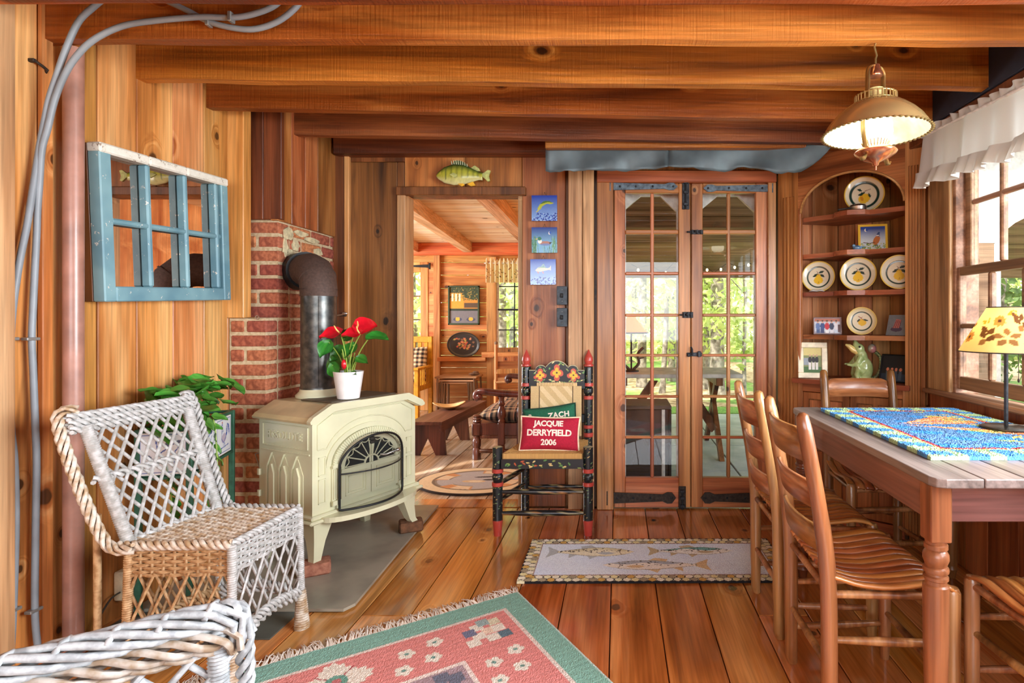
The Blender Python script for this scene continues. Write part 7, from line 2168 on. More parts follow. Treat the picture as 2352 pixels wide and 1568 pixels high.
G().tube([(dX(1112, 7.1) - va2.location.x, 0, -.06), (.6, 0, -.06)], .008, 8).build('curtain_rod', WHITEP, va2, 60)
# painting (plain stand-in), tray
def pict(p):
    w_, h_ = p.U.max(), p.V.max()
    p.c[:] = lin((120, 116, 120)); p.rect(0, w_, h_ * .4, h_, (52, 66, 40)); p.rect(0, w_, h_ * .36, h_ * .42, (36, 52, 36))
    p.rect(0, w_ * .5, h_ * .42, h_ * .82, (226, 160, 52)); p.poly([(w_ * .5, h_ * .42), (w_, h_ * .42), (w_, h_ * .7), (w_ * .8, h_ * .64), (w_ * .5, h_ * .7)], (206, 140, 50))
    p.rect(w_ * .5, w_ * .95, h_ * .44, h_ * .56, (90, 70, 50))
    for i in range(260): p.ell(RS.uniform(0, w_), h_ * RS.uniform(.62, 1), .008, .006, ((40, 56, 34), (86, 96, 50), (150, 130, 60))[RS.randint(3)])
    for x in (.1, .22, .34): p.rect(w_ * x, w_ * (x + .06), h_ * .6, h_ * .8, (236, 226, 196))
    for x in (.3, .72): p.ell(w_ * x, h_ * .14, w_ * .14, h_ * .05, (70, 76, 100)); p.ell(w_ * x, h_ * .15, w_ * .07, h_ * .05, (226, 180, 60))
    p.noise(.12, 1)
pa = thing('painting', 'green framed painting with yellow and dark foliage on the den wall', 'painting', (dX(1066, 7.16), 7.165, za(746, 7.16)))
pw, ph = (1103 - 1031) / F * 7.16, (746 - 656) / F * 7.16
panel('canvas', PAINT, fm((-pw / 2, 0, 0), (1, 0, 0), (0, 0, 1)), pw, ph, .015, 70, 90, pict, pa)
FRG = pr('dark_green_picture_frame', (54, 70, 44), .5)
for q in ((-pw / 2, pw / 2, 0, .022), (-pw / 2, pw / 2, ph - .022, ph), (-pw / 2, -pw / 2 + .022, 0, ph), (pw / 2 - .022, pw / 2, 0, ph)):
    G().box(q[0], q[1], -.03, 0, q[2], q[3], .004).build('frame', FRG, pa)
tw, th_ = 76 / F * 7.1 / 2, 58 / F * 7.1 / 2
ty = thing('tray', 'oval black tray with painted flowers leaning on the den ledge', 'tray', (dX(1065, 7.12), 7.13, za(820, 7.12)))
n_, m_2 = 18, 64
rr3 = np.linspace(0, 1, n_ + 1); aa3 = np.linspace(0, 2 * pi, m_2, endpoint=False); Rr, Aa = np.meshgrid(rr3, aa3, indexing='ij')
U, V = Rr * np.cos(Aa) * tw, Rr * np.sin(Aa) * th_
p = P(U, V, (44, 42, 42)); p.m((Rr > .86) & (Rr < .89), (90, 84, 70))
for i in range(46):
    x, y_ = RS.normal(0, .26), RS.normal(0, .2); p.ell(x * tw, y_ * th_ - x * .03, .014, .011, ((206, 96, 70), (226, 150, 110), (196, 170, 90), (150, 110, 80))[RS.randint(4)])
Z_ = .02 * np.clip((Rr - .84) / .16, 0, 1)
vs = np.stack([U, -Z_ - .002 + .0 * V, V + th_], -1).reshape(-1, 3)
fs = [(i * m_2 + (k + 1) % m_2, i * m_2 + k, (i + 1) * m_2 + k, (i + 1) * m_2 + (k + 1) % m_2) for i in range(n_) for k in range(m_2)]
me = bpy.data.meshes.new('tray_face'); me.from_pydata(vs.tolist(), [], [f[::-1] for f in fs]); me.shade_smooth(); set_col(me, p.c)
o = bpy.data.objects.new('tray_face', me); COL.objects.link(o); me.materials.append(SKINP); o.parent = ty
md = o.modifiers.new('thick', 'SOLIDIFY'); md.thickness = .006
# nest of twig tables
tt_ = thing('twig_table', 'nest of small twig tables with thin plank tops', 'table', (dX(1056, 6.95), 6.95, 0))
TW = wood('weathered_twig', (90, 66, 46), (140, 110, 84), (176, 148, 120), 'Z', .2, .7); TWX = wood('pale_twig_top', (150, 104, 60), (196, 152, 104), (220, 184, 140), 'X', .2, .6)
hw_ = .25
for z_, w_, d_, dx in ((.47, .25, .19, 0), (.43, .21, .16, .0), (.40, .18, .13, -.01)):
    G().box(-w_ + dx, w_ + dx, -d_, d_ - .03, z_ - .02, z_, .003).build('top', TWX, tt_)
    for s in (-1, 1):
        for e in (-1, 1):
            G().tube([(s * (w_ - .02) + dx, e * (d_ - .03) - .015, .0), (s * (w_ - .025) + dx + .006, e * (d_ - .035) - .015, z_ * .5), (s * (w_ - .03) + dx, e * (d_ - .035) - .015, z_ - .02)], [.014, .012, .012], 7).build('leg', TW, tt_, 60)
g = G()
for s in (-1, 1):
    for i in range(9):
        x = s * (hw_ - .03 - .01 * i * .9); g.tube([(x, -.16, .002), (x + random.uniform(-.02, .02), -.165, .2), (x + random.uniform(-.015, .015), -.16, .4)], .0065, 6)
g.build('twig_sides', TW, tt_, 60, kind='stuff')
c = thing('ornament', 'small dark bark ornament on the twig table', 'ornament', (dX(1090, 6.95), 6.93, .47))
G().ell((0, 0, .02), .07, .04, .018, 12, 6).ell((.02, 0, .04), .04, .03, .016, 10, 6).build('body', TW, c, 60)
# yellow slatted armchair
yc = thing('yellow_armchair', 'yellow stained slatted armchair by the den door', 'armchair', (-2.58, 6.6, 0))
for s in (-1, 1):
    x = s * .32
    G().box(x - .022, x + .022, -.27, -.215, 0, .585, .004).build('leg', W_YEL, yc); G().box(x - .022, x + .022, .2, .255, 0, .95, .004).build('leg', W_YEL, yc)
    G().box(x - .035, x + .035, -.3, .22, .585, .612, .005).build('arm', W_YEL, yc)
    G().box(x - .012, x + .012, -.215, .2, .34, .40, .003).build('side_rail', W_YEL, yc)
    for i in range(7): G().box(x - .006, x + .006, -.18 + i * .055, -.155 + i * .055, .40, .585, .002).build('side_slat', W_YEL, yc)
G().box(-.3, .3, -.26, -.235, .30, .40, .003).build('seat_rail', W_YEL, yc); G().box(-.3, .3, -.26, .2, .385, .405, .004).build('seat', W_YEL, yc)
G().box(-.3, .3, .21, .245, .88, .95, .004).build('back_rail', W_YEL, yc); G().box(-.3, .3, .21, .245, .44, .50, .004).build('back_rail', W_YEL, yc)
for i in range(8): G().box(-.285 + i * .075, -.24 + i * .075, .218, .238, .50, .88, .003).build('back_slat', W_YEL, yc)
def checks(c1, c2, c3, s):
    def f(p):
        a = (np.floor(p.U / s) % 2 == 0); b = (np.floor(p.V / s) % 2 == 0)
        p.c[:] = lin(c1); p.m(a & b, c2); p.m(a ^ b, c3); p.noise(.08)
    return f
CHK = painted('checked_cloth', .9, .3, 300)
def pillow(name, lab, M, w_, h_, th, fn, nx=80, ny=70, cat='cushion'):
    t = thing(name, lab, cat, M.translation)
    M = T(*(-M.translation)) @ M
    u = np.linspace(0, 1, nx + 1); v = np.linspace(0, 1, ny + 1); U, V = np.meshgrid(u, v)
    p = P(U * w_, V * h_, (0, 0, 0)); fn(p)
    Zt = th / 2 * np.clip(1 - np.abs(2 * U - 1) ** 3, 0, 1) ** .55 * np.clip(1 - np.abs(2 * V - 1) ** 3, 0, 1) ** .55
    idx = np.arange((nx + 1) * (ny + 1)).reshape(ny + 1, nx + 1)
    q = np.stack([idx[:-1, :-1], idx[:-1, 1:], idx[1:, 1:], idx[1:, :-1]], -1).reshape(-1, 4)
    a = np.stack([(U - .5) * w_, (V - .5) * h_, Zt], -1).reshape(-1, 3); b = a.copy(); b[:, 2] *= -1
    vs = np.concatenate([a, b]); fs = q.tolist() + (q[:, ::-1] + len(a)).tolist()
    Mn = np.array(M); vs = vs @ Mn[:3, :3].T + Mn[:3, 3]
    me = bpy.data.meshes.new('cover'); me.from_pydata(vs.tolist(), [], fs); me.shade_smooth(); set_col(me, np.concatenate([p.c.reshape(-1, 3)] * 2))
    o = bpy.data.objects.new('cover', me); COL.objects.link(o); me.materials.append(CHK); o.parent = t
    return t
pillow('cushion', 'black and cream checked cushion on the yellow armchair', fm((-2.47, 6.68, .62), (1, 0, .06), (0, .34, 1)), .42, .42, .13, checks((226, 206, 170), (34, 30, 30), (140, 116, 92), .026))
# low bench with bowl
be = thing('bench', 'long low dark wooden bench with notched board legs', 'bench', (-1.60, 5.35, 0))
g = G()
L0, L1 = 4.74 - 5.35, 6.02 - 5.35
def bxx(y, s): return lerp(-1.765, -1.675, (y - L0) / (L1 - L0)) + 1.60 if s < 0 else lerp(-1.478, -1.40, (y - L0) / (L1 - L0)) + 1.60
z0, z1 = .268, .294
G().prism([(bxx(L0, -1), L0), (bxx(L0, 1), L0), (bxx(L1, 1), L1), (bxx(L1, -1), L1)], z0, z1).build('seat', W_BENCH, be)
G().prism([(bxx(L0, 1) - .03, L0 + .02), (bxx(L0, 1) - .008, L0 + .02), (bxx(L1, 1) - .008, L1 - .02), (bxx(L1, 1) - .03, L1 - .02)], .205, z0).build('apron', W_BENCH, be)
for yy in (L0 + .06, L0 + .62 + .05):
    a, b = bxx(yy, -1), bxx(yy, 1); w_ = b - a
    sp = .03
    G().prism([(a - sp * .4, 0), (a + w_ * .26, 0), (a + w_ * .5, .15), (b - w_ * .26, 0), (b + sp * .4, 0), (b - .012, z0), (a + .02, z0)], 0, .03, Matrix(((1, 0, 0, 0), (0, 0, 1, yy), (0, 1, 0, 0), (0, 0, 0, 1)))).build('leg', wood('dark_bench_leg', (54, 24, 18), (88, 44, 32), (116, 64, 48), 'Z', .1, .4) if 'dark_bench_leg' not in bpy.data.materials else bpy.data.materials['dark_bench_leg'], be)
bo = thing('wooden_bowl', 'pale carved wooden bowl lying on the low bench', 'bowl', (xa(1032, 5.45), 5.45, z1), 20)
BW = wood('turned_bowl', (170, 112, 60), (214, 164, 108), (232, 194, 142), 'X', 0, .45)
def bf(u, v):
    a = 2 * pi * u; t = v
    r = .02 + .10 * t
    return (r * 1.25 * math.cos(a), r * .85 * math.sin(a), .006 + .045 * t ** 1.6 + .018 * t * math.cos(2 * a) )
o = G().grid(40, 10, bf).lathe([(0, .006), (.025, .0065)], 20).build('bowl', BW, bo, 180); md = o.modifiers.new('thick', 'SOLIDIFY'); md.thickness = .008; md.offset = 1
# mahogany settle with plaid cushions
se = thing('settle', 'dark mahogany settle with scrolled arm and turned posts', 'settle', (-1.17, 4.66, 0))
MH = W_SETTLE
for yy in (0, 1.3):
    G().box(-.03, .04, -.03, .04, .20, .3, .006).lathe([(.034, 0), (.036, .01), (.036, .085), (.03, .095), (.03, .1), (.036, .11), (.036, .16), (.028, .17), (.028, .19), (.034, .2)], 8, (.005, .005, 0), R(22.5)).lathe([(.036, .30), (.03, .305), (.036, .315), (.03, .325), (.036, .335), (.028, .345), (.034, .36), (.02, .37)], 16, (.005, .005, 0)).build('post', MH, se, 40).location = (0, yy, 0)
    for k, xx in enumerate((.21, .365)):
        G().box(xx - .028, xx + .028, -.025, .03, .12, .31, .006).lathe([(.026, .30), (.03, .315), (.022, .33), (.036, .36), (.034, .4), (.018, .44), (.03, .455), (.022, .47), (.02, .5), (.03, .52)], 16, (xx, .0, 0)).lathe([(.012, .0), (.03, .06), (.026, .12)], 12, (xx, 0, 0)).build('arm_post', MH, se, 40).location = (0, yy, 0)
    G().tube(spline([(.02, 0, .50), (.0, 0, .515), (.005, 0, .545), (.05, 0, .56), (.2, 0, .545), (.4, 0, .535), (.7, 0, .53)], 5), .028, 12).ell((.02, 0, .515), .034, .034, .03, 12, 8).build('arm', MH, se, 60).location = (0, yy, 0)
    G().box(.03, .66, -.012, .012, .175, .20, .004).build('rail', MH, se).location = (0, yy, 0)
    G().tube([(.03, 0, .07), (.66, 0, .07)], .018, 10).build('rung', MH, se, 60).location = (0, yy, 0)
    G().box(.03, .66, -.008, .008, .2, .30, .003).build('end_panel', MH, se).location = (0, yy, 0)
    G().box(.62, .68, -.03, .03, 0, .8, .006).build('back_post', MH, se).location = (0, yy, 0)
G().box(-.02, .62, .03, 1.27, .20, .27, .004).build('seat_frame', MH, se)
G().box(.63, .67, .03, 1.27, .3, .8, .004).build('back_panel', MH, se)
def plaid(p):
    p.c[:] = lin((180, 150, 116)); s = .05
    a = (p.U % s) < s * .5; b = (p.V % s) < s * .5
    p.m(a, (110, 84, 70), .7); p.m(b, (80, 62, 56), .7); p.m(a & b, (30, 24, 26)); p.m((p.U % s) < .004, (200, 150, 120)); p.noise(.1)
for k in range(2):
    pillow('seat_cushion', ('plaid seat cushion at the near end of the settle', 'plaid seat cushion at the far end of the settle')[k], fm((-.86, 5.0 + k * .62, .345), (1, 0, 0), (0, 1, 0)), .62, .62, .17, plaid, 80, 80)
# oval rug
def oval(p):
    d = np.sqrt(p.U ** 2 + p.V ** 2); a = np.arctan2(p.V, p.U)
    p.c[:] = lin((226, 200, 158)); p.m(d > .97, (60, 46, 38))
    p.m((d > .70) & (d < .76), (120, 96, 70)); p.m(d < .70, (222, 196, 158))
    k = .62 + .11 * np.where(np.sin(a * 4) > 0, 1, -1); p.m(d < k - .02, (140, 124, 104)); p.m(d < k - .05, (176, 168, 164))
    p.m((d < .72) & (d > k) & (np.sin(a * 8 + .5) > .4), (206, 140, 80))
    p.ell(-.05, -.12, .2, .09, (206, 176, 130)); p.ell(.1, .22, .2, .05, (66, 50, 44), 10); p.ell(.2, .0, .12, .06, (70, 56, 48)); p.ell(-.02, -.12, .12, .05, (222, 206, 170)); p.noise(.08)
n_, m_2 = 60, 120
rr3 = np.linspace(0, 1, n_ + 1); aa3 = np.linspace(0, 2 * pi, m_2, endpoint=False); Rr, Aa = np.meshgrid(rr3, aa3, indexing='ij')
U, V = Rr * np.cos(Aa), Rr * np.sin(Aa)
p = P(U, V, (0, 0, 0)); oval(p)
vs = np.stack([xa(1098, 4.02) + U * .42, 4.02 + V * .33, np.full(U.shape, .0145)], -1).reshape(-1, 3)
ringi = np.arange(m_2) + n_ * m_2
fs = [(i * m_2 + k, (i + 1) * m_2 + k, (i + 1) * m_2 + (k + 1) % m_2, i * m_2 + (k + 1) % m_2) for i in range(n_) for k in range(m_2)]
low = vs[ringi].copy(); low[:, 2] = .001
fs += [(int(ringi[k]), len(vs) + k, len(vs) + (k + 1) % m_2, int(ringi[(k + 1) % m_2])) for k in range(m_2)]
vs = np.concatenate([vs, low])
me = bpy.data.meshes.new('oval_rug'); me.from_pydata(vs.tolist(), [], fs); set_col(me, np.concatenate([p.c.reshape(-1, 3), p.c.reshape(-1, 3)[ringi]]))
o = bpy.data.objects.new('oval_rug', me); COL.objects.link(o); me.materials.append(RUG); tag(o, 'oval cream hooked rug on the floor just past the doorway', 'rug')
def strip(p):
    p.c[:] = lin((196, 176, 160)); p.m((np.sin(p.U * 40) > .3), (150, 56, 56)); p.m((np.sin(p.V * 60) > .7), (70, 90, 130)); p.noise(.15)
o = panel('den_rug', RUG, T(-2.5, 5.0, .001), .64, 1.5, .008, 60, 140, strip); tag(o, 'red and blue patterned rug left of the low bench', 'rug')
# plain wooden chair at the den window
WCH = W_DENZ
dc_ = thing('wooden_chair', 'honey wood ladder chair at the den window', 'chair', (-1.24, 6.55, 0), 12)
for s in (-1, 1):
    G().tube([(s * .17, -.17, 0), (s * .17, -.17, .46), (s * .17, -.21, .88)], .018, 10).build('back_post', WCH, dc_, 60)
    G().ell((s * .17, -.212, .89), .02, .02, .024, 10, 8).build('finial', TW, dc_, 60)
    G().tube([(s * .18, .18, 0), (s * .18, .18, .44)], .018, 10).build('leg', WCH, dc_, 60)
    for z_ in (.16, .3): G().tube([(s * .17, -.17, z_), (s * .18, .18, z_)], .01, 8).build('rung', WCH, dc_, 60)
for z_ in (.2, .32): G().tube([(-.18, .18, z_), (.18, .18, z_)], .01, 8).tube([(-.17, -.17, z_), (.17, -.17, z_)], .01, 8).build('rung', WCH, dc_, 60)
G().box(-.19, .19, -.19, .2, .44, .465, .008).build('seat', pr('glossy_pale_seat', (232, 190, 140), .15, coat=.6), dc_)
for z_ in (.58, .72, .82): G().box(-.165, .165, -.2, -.185, z_ - .035, z_ + .02, .004).build('ladder_slat', WCH, dc_)

# ================================================================ OUTSIDE: PORCH, PATIO AND WOOD
GZ = -.06
gm, nt, bs = mk('leaf_litter_ground')
tc = nn(nt, 'TexCoord').outputs['Object']
n1 = nn(nt, 'TexNoise', {'Vector': tc, 'Scale': 9.0, 'Detail': 4.0}).outputs[0]
n2 = nn(nt, 'TexNoise', {'Vector': tc, 'Scale': .5, 'Detail': 2.0}).outputs[0]
c1 = ramp(nt, n1, [(.35, (110, 84, 58)), (.5, (176, 146, 110)), (.66, (206, 180, 150))]); c2 = ramp(nt, n1, [(.3, (74, 112, 44)), (.7, (140, 170, 80))])
nt.links.new(mixc(nt, nn(nt, 'MapRange', {0: n2, 1: .5, 2: .56, 3: 0.0, 4: 1.0}).outputs[0], c1, c2), bs.inputs['Base Color']); bs.inputs['Roughness'].default_value = 1
o = G().box(-30, 34, -12, 46, GZ - .5, GZ - .03).build('ground', gm); o['kind'] = 'structure'; o['label'] = 'leaf strewn ground outside'
CON = pr('grey_patio_concrete', (150, 160, 160), .6, 0, .12, 4, .1, col2=(176, 184, 182))
pt_ = struct('patio', 'grey concrete patio behind the glass doors')
for i in range(5):
    for j in range(4):
        x0 = -.15 + i * 1.1; y0_ = 3.62 + j * .92
        o = G().box(0.006, 1.094, .006, .914, -.06, 0, .004).build('paving_slab', CON, pt_)
        o.location = (x0 + .0 * j, y0_, GZ)
GR = pr('mown_grass', (70, 120, 40), .9, 0, .3, 60, 1.0, col2=(130, 170, 70))
o = G().box(-.3, 8, 7.35, 7.9, GZ - .06, GZ).build('grass_strip', GR); o['kind'] = 'structure'; o['label'] = 'strip of green grass at the patio edge'
# porch roof of brown boards
po_ = struct('porch_roof', 'brown board roof of the porch')
PZ0, PZ1, PY0, PY1 = 2.34, 1.80, 3.62, 7.4
k = 14
for i in range(k):
    y0_, y1_ = lerp(PY0, PY1, i / k), lerp(PY0, PY1, (i + 1) / k)
    z0_, z1_ = lerp(PZ0, PZ1, i / k), lerp(PZ0, PZ1, (i + 1) / k)
    o = G().box(-3.3, 3.3, -(y1_ - y0_) / 2 + .003, (y1_ - y0_) / 2 - .003, -.012, .012, .003).build('roof_board', W_PORCH, po_)
    o.location = (3.1, (y0_ + y1_) / 2, (z0_ + z1_) / 2); o.rotation_euler = (math.atan2(z1_ - z0_, y1_ - y0_), 0, 0)
G().box(-.2, 6.4, PY1 - .05, PY1 + .05, PZ1 - .10, PZ1 + .0, .006).build('roof_beam', W_PORCH, po_)
for x in (1.9, 4.4): G().box(x - .05, x + .05, PY1 - .05, PY1 + .05, GZ, PZ1 - .1, .006).build('porch_post', WHITEP, po_)
G().box(-.2, 6.4, 5.2, 5.3, 2.0, 2.1, .006).build('roof_beam', W_PORCH, po_)
# white storm doors with clipped corners
sd = struct('door_4', 'white storm doors with clipped corners outside the glass doors')
WS = pr('storm_door_white', (214, 218, 212), .5)
for c0, c1 in ((1436, 1559), (1612, 1738)):
    Y = 3.61
    x0, x1, zt = xa(c0, Y), xa(c1, Y), za(443, Y)
    f = .014
    pts = [(x0 - .05, 0.02), (x0 - .05, zt + .08), (x1 + .05, zt + .08), (x1 + .05, .02), (x1 - f, .02), (x1 - f, zt - .12), (x1 - .12, zt - .02), (x0 + .10, zt - .02), (x0 + f * .3, zt - .10), (x0 + f * .3, .02)]
    G().prism(pts, -Y - .03, -Y, XZ).build('storm_frame', WS, sd)
# white arched porch screen seen through the right window
ps = struct('porch_screen', 'white arched board screen outside the right window')
Y = 3.76
a0 = 2.56
pts = [(2.0, 1.66), (2.0, 2.6), (3.7, 2.6), (3.7, 1.66)] + [(3.12 + .58 * math.cos(a), 1.66 + .24 * math.sin(a)) for a in [pi * i / 16 for i in range(17)]]
SCW = pr('grey_white_boards', (196, 192, 186), .6)
G().prism(pts, -Y - .04, -Y, XZ).build('arch_board', SCW, ps)
for x0, x1 in ((2.27, 2.36), (2.50, 2.545), (3.66, 3.75)): G().box(x0, x1, Y - .0, Y + .06, GZ, 1.66, .004).build('screen_post', SCW, ps)
G().box(2.36, 2.5, Y + .0, Y + .05, GZ, 1.66, .004).build('screen_post', W_PORCH, ps)
# string of lights under the porch roof
sl_ = thing('string_lights', 'string of tiny warm lights under the porch roof', 'string lights', (.9, 6.4, 1.85))
BUL = emit('warm_bulb', (255, 226, 140), 14)
pts = []
for i in range(19):
    px = lerp(1450, 1735, i / 18); py = 612 + 8 * math.sin(i * 1.7) - 6 * math.cos(i * .8)
    pts.append(at(px, py, 6.4) - Vector((.9, 6.4, 1.85)))
G().tube(pts, .003, 5).build('wire', BLK, sl_, 60)
for i, q in enumerate(pts):
    if i % 2: G().ell(q - Vector((0, 0, .02)), .013, .013, .017, 8, 6).build('bulb', BUL, sl_, 60)
# picnic table, storage box, and a lamp standing in for a reflection
pi_ = thing('picnic_table', 'dark picnic table with crossed legs on the patio', 'table', (.47, 5.3, GZ))
PW = pr('pale_weathered_plank', (206, 204, 196), .6, 0, .1, 12); PD = W_PORCH
for i in range(5): G().box(-.62, .62, -.36 + i * .145, -.225 + i * .145, .70, .735, .004).build('table_plank', PW, pi_)
for s in (-1, 1):
    x = s * .42
    for e in (-1, 1): G().add([(x - .02, e * .42 - .045, 0), (x + .02, e * .42 - .045, 0), (x + .02, e * .42 + .045, 0), (x - .02, e * .42 + .045, 0), (x - .02, -e * .22 - .045, .70), (x + .02, -e * .22 - .045, .70), (x + .02, -e * .22 + .045, .70), (x - .02, -e * .22 + .045, .70)], [(3, 2, 1, 0), (4, 5, 6, 7), (0, 1, 5, 4), (1, 2, 6, 5), (2, 3, 7, 6), (3, 0, 4, 7)]).build('leg', W_DARK, pi_)
    G().box(x - .03, x + .03, -.34, .34, .63, .70, .004).build('crosspiece', W_DARK, pi_)
g = G(); 
for s in (-1, 1): g.add([(s * .1, -.03, .64), (s * .1, .03, .64), (s * .4, .03, .16), (s * .4, -.03, .16), (s * .1 + s * .08, -.03, .64), (s * .1 + s * .08, .03, .64), (s * .4 + s * .06, .03, .22), (s * .4 + s * .06, -.03, .22)], [(0, 1, 2, 3), (7, 6, 5, 4), (0, 4, 5, 1), (1, 5, 6, 2), (2, 6, 7, 3), (3, 7, 4, 0)])
g.build('brace', W_DARK, pi_)
bx_ = thing('storage_box', 'dark storage box with white corner strip by the glass doors', 'box', (xa(1484, 4.35), 4.45, GZ))
G().box(-.19, .17, -.15, .2, .02, .53, .006).build('body', pr('dark_brown_box', (52, 42, 36), .6), bx_); G().box(-.2, .19, -.17, .22, .53, .56, .006).build('lid', pr('grey_box_lid', (92, 84, 76), .6), bx_)
G().box(.115, .14, -.162, -.15, .02, .53, .002).build('corner_strip', WHITEP, bx_); G().box(.17, .19, -.16, .2, 0, .53, .004).build('side_post', BLK, bx_)
for sx in (-.17, .15): G().box(sx - .02, sx + .02, -.13, .18, 0, .02).build('foot', BLK, bx_)
al = thing('reflected_lamp', 'stand-in for a reflected lamp, orange shade and antler base, on the patio table', 'table lamp', (xa(1450, 5.2), 5.2, GZ + .735))
ORG = emit('orange_mica_shade', (226, 104, 28), 1.5)
zz = lambda py: za(py, 5.2) - GZ - .735
G().lathe([(.15, zz(765)), (.15, zz(763)), (.045, zz(731)), (.04, zz(727))], 24, cap=False).build('shade', ORG, al, 40, 'orange mica shade')
G().lathe([(.15, zz(766)), (.153, zz(764)), (.15, zz(762))], 24, cap=False).build('shade_rim', BLK, al, 40)
G().tube([(0, 0, 0.02), (0, 0, zz(730))], .008, 8).lathe([(.07, 0), (.07, .012), (.02, .024)], 16).build('stem', BLK, al, 60)
for s in (-1, 1): G().tube(spline([(s * .02, 0, .02), (s * .07, 0, .08), (s * .06, 0, .16), (s * .11, 0, .22)], 5), [.016] * 16 if False else .013, 8).tube([(s * .065, 0, .12), (s * .12, 0, .13)], [.01, .004], 8).build('antler', pr('dark_antler', (70, 64, 56), .6) if 'dark_antler' not in bpy.data.materials else bpy.data.materials['dark_antler'], al, 60)

# ---------------------------------------------------------------- trees
BARK = pr('grey_bark', (108, 100, 88), .95, 0, .3, 14, 1.0, col2=(160, 152, 138))
def folmat(name, c1, c2):
    m, nt, bs = mk(name)
    n = nn(nt, 'TexNoise', {'Vector': nn(nt, 'TexCoord').outputs['Object'], 'Scale': 1.7, 'Detail': 4.0, 'Roughness': .8}).outputs[0]
    c = ramp(nt, n, [(.36, c1), (.62, c2)])
    nt.links.new(c, bs.inputs['Base Color']); bs.inputs['Roughness'].default_value = .6
    nt.links.new(nn(nt, 'MixShader', {0: .45, 1: bs.outputs[0], 2: nn(nt, 'BsdfTranslucent', {0: c}).outputs[0]}).outputs[0], nt.nodes['Material Output'].inputs[0])
    return m
FOL = [folmat('spring_foliage', (150, 180, 80), (224, 232, 150)), folmat('bright_foliage', (176, 200, 100), (236, 240, 180)), folmat('dark_foliage', (64, 92, 44), (120, 150, 80))]
def foliage(parent, n, cx, cy, z0, z1, r, size, mat, seed):
    rs = np.random.RandomState(seed)
    k = max(8, n // 45)
    cen = np.stack([cx + rs.normal(0, .55, k) * r, cy + rs.normal(0, .55, k) * r, rs.uniform(z0, z1, k)], -1)
    c = cen[rs.randint(0, k, n)] + rs.normal(0, 1, (n, 3)) * np.array([.34, .34, .2]) * r * .6
    c[:, 2] = np.maximum(c[:, 2], z0 - .2)
    a = rs.normal(0, 1, (n, 3)); a /= np.linalg.norm(a, axis=1)[:, None]
    b = np.cross(a, rs.normal(0, 1, (n, 3))); b /= np.linalg.norm(b, axis=1)[:, None]
    s = size * rs.uniform(.6, 1.3, (n, 1))
    v = np.stack([c - a * s, c + b * s * .5, c + a * s, c - b * s * .5], 1).reshape(-1, 3)
    f = np.arange(4 * n).reshape(n, 4)
    me = bpy.data.meshes.new('foliage'); me.from_pydata(v.tolist(), [], f.tolist())
    o = bpy.data.objects.new('foliage', me); COL.objects.link(o); me.materials.append(mat); o['kind'] = 'stuff'; o.parent = parent
    return o
def tree(lab, px, Y, r, hgt, mat, nleaf, z0, cr, seed, size=.10, lean=0, X=None, group='trees of the wood'):
    x = xa(px, Y) if X is None else X
    t = thing('tree', lab, 'tree', (x, Y, GZ - .03), 0, group)
    rd = random.Random(seed)
    pts = [(lean * i / 6 * .4 + rd.uniform(-.05, .05) * i / 3, rd.uniform(-.05, .05), hgt * i / 6) for i in range(7)]
    pts[0] = (0, 0, 0)
    G().tube(spline(pts, 3), [r * (1.25 if i == 0 else 1.0 - .6 * i / 18) for i in range(19)], 10).build('trunk', BARK, t, 60)
    for i in range(5):
        z_ = hgt * (.2 + .13 * i); a = rd.uniform(0, 6.28); L_ = cr * rd.uniform(.5, .9)
        G().tube([(pts[0][0], 0, z_), (math.cos(a) * L_ * .5, math.sin(a) * L_ * .5, z_ + .25 * L_), (math.cos(a) * L_, math.sin(a) * L_, z_ + .3 * L_)], [r * .3, r * .2, r * .06], 6).build('branch', BARK, t, 60)
    foliage(t, nleaf, 0, 0, z0, hgt, cr, size, FOL[mat], seed)
tree('thick grey trunked tree seen through the right leaf of the glass doors', 1646, 9.2, .125, 7, 0, 1500, 1.9, 1.3, 1, .09)
tree('second grey trunk close left of the thickest tree behind the patio', 1622, 10.2, .075, 7, 1, 1400, 1.2, 1.2, 2, .09)
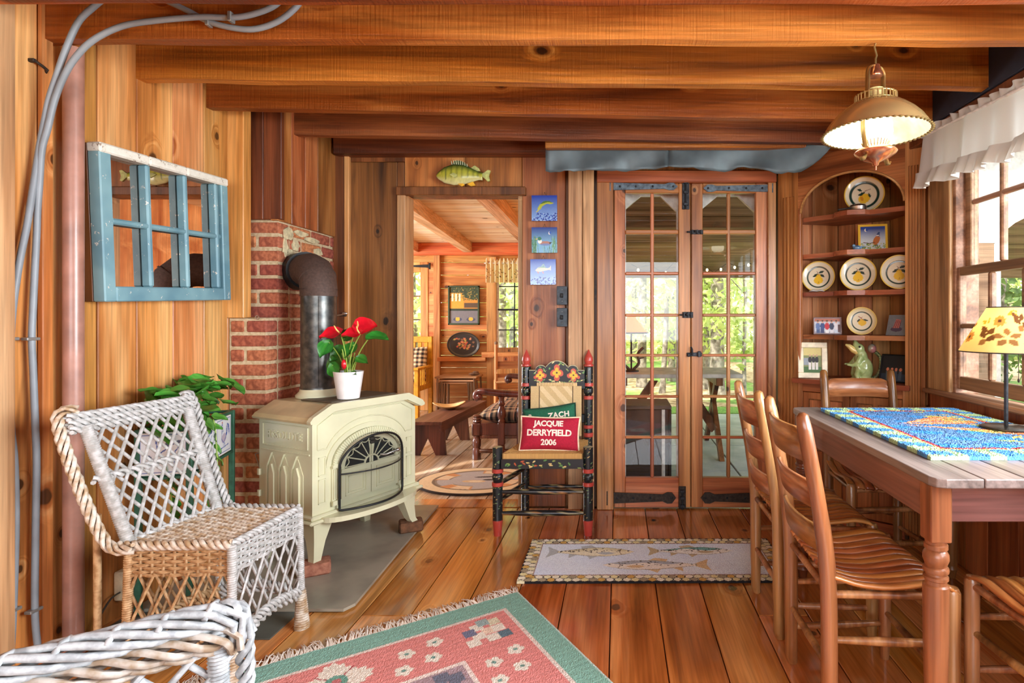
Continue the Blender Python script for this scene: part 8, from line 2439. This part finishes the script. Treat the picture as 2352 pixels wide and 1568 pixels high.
tree('slim dark tree with level branches at right in the glass doors', 1710, 8.8, .035, 5, 0, 1700, .5, 1.0, 3, .07)
tree('leaning thin tree in the middle of the left glass door', 1521, 9.6, .05, 6, 1, 1500, .8, 1.2, 4, .08, .9)
tree('pale trunk at the left edge of the left glass door', 1474, 10.5, .09, 7, 1, 1600, .9, 1.3, 5, .09)
tree('upright trunk near the right edge of the left glass door', 1543, 11.5, .08, 7, 0, 1700, .7, 1.4, 6, .09)
tree('thin sapling between the two glass doors behind the patio', 1580, 9.0, .03, 5, 1, 1300, .6, 1.0, 7, .07)
tree('tree behind the shoulder of the corner cupboard outside', 1770, 12, .09, 7, 1, 1700, .5, 1.5, 8, .09)
tree('grey trunk seen through the glazed den door', 948, 10.6, .10, 6.5, 1, 1700, .9, 1.4, 9, .10)
tree('leafy tree left of the glazed den door view', 900, 12.5, .09, 7, 0, 1700, .5, 1.6, 10, .10)
tree('pale birch trunk at the left of the den window', 1152, 10.2, .085, 6.5, 1, 1300, 1.2, 1.2, 11, .09)
tree('trunk at the right side of the den window', 1178, 12.5, .09, 7, 1, 1700, .6, 1.5, 12, .10)
tree('young tree behind the den wall between door and window', 1060, 13, .08, 7, 0, 1500, .6, 1.6, 13, .10)
tree('dark evergreen seen through the lower sash of the right window', 2300, 9.5, .10, 5, 2, 2600, .4, 1.5, 14, .09)
tree('second evergreen further right behind the table lamp', 2420, 10.5, .10, 6, 2, 2400, .2, 1.7, 15, .09)
tree('light green tree past the arched porch screen', 2240, 12, .09, 6, 0, 2000, .3, 1.6, 16, .09)
rt = random.Random(21)
for i, (px, Y, wh) in enumerate(((950, 17, 'far behind the glazed den door'), (1150, 18, 'far behind the den window'), (1455, 17, 'far beyond the left pane column of the left glass door'), (1535, 19.5, 'far beyond the right pane column of the left glass door'), (1645, 17.5, 'far beyond the left pane column of the right glass door'), (1740, 19, 'far beyond the outermost pane column of the right glass door'), (2320, 18, 'far behind the window over the table'))):
    tree('pale leafy tree ' + wh, px, Y, .11, 8, 1 if i % 3 else 0, 3400, .1, 2.3, 30 + i, .13, group='far trees behind the patio')
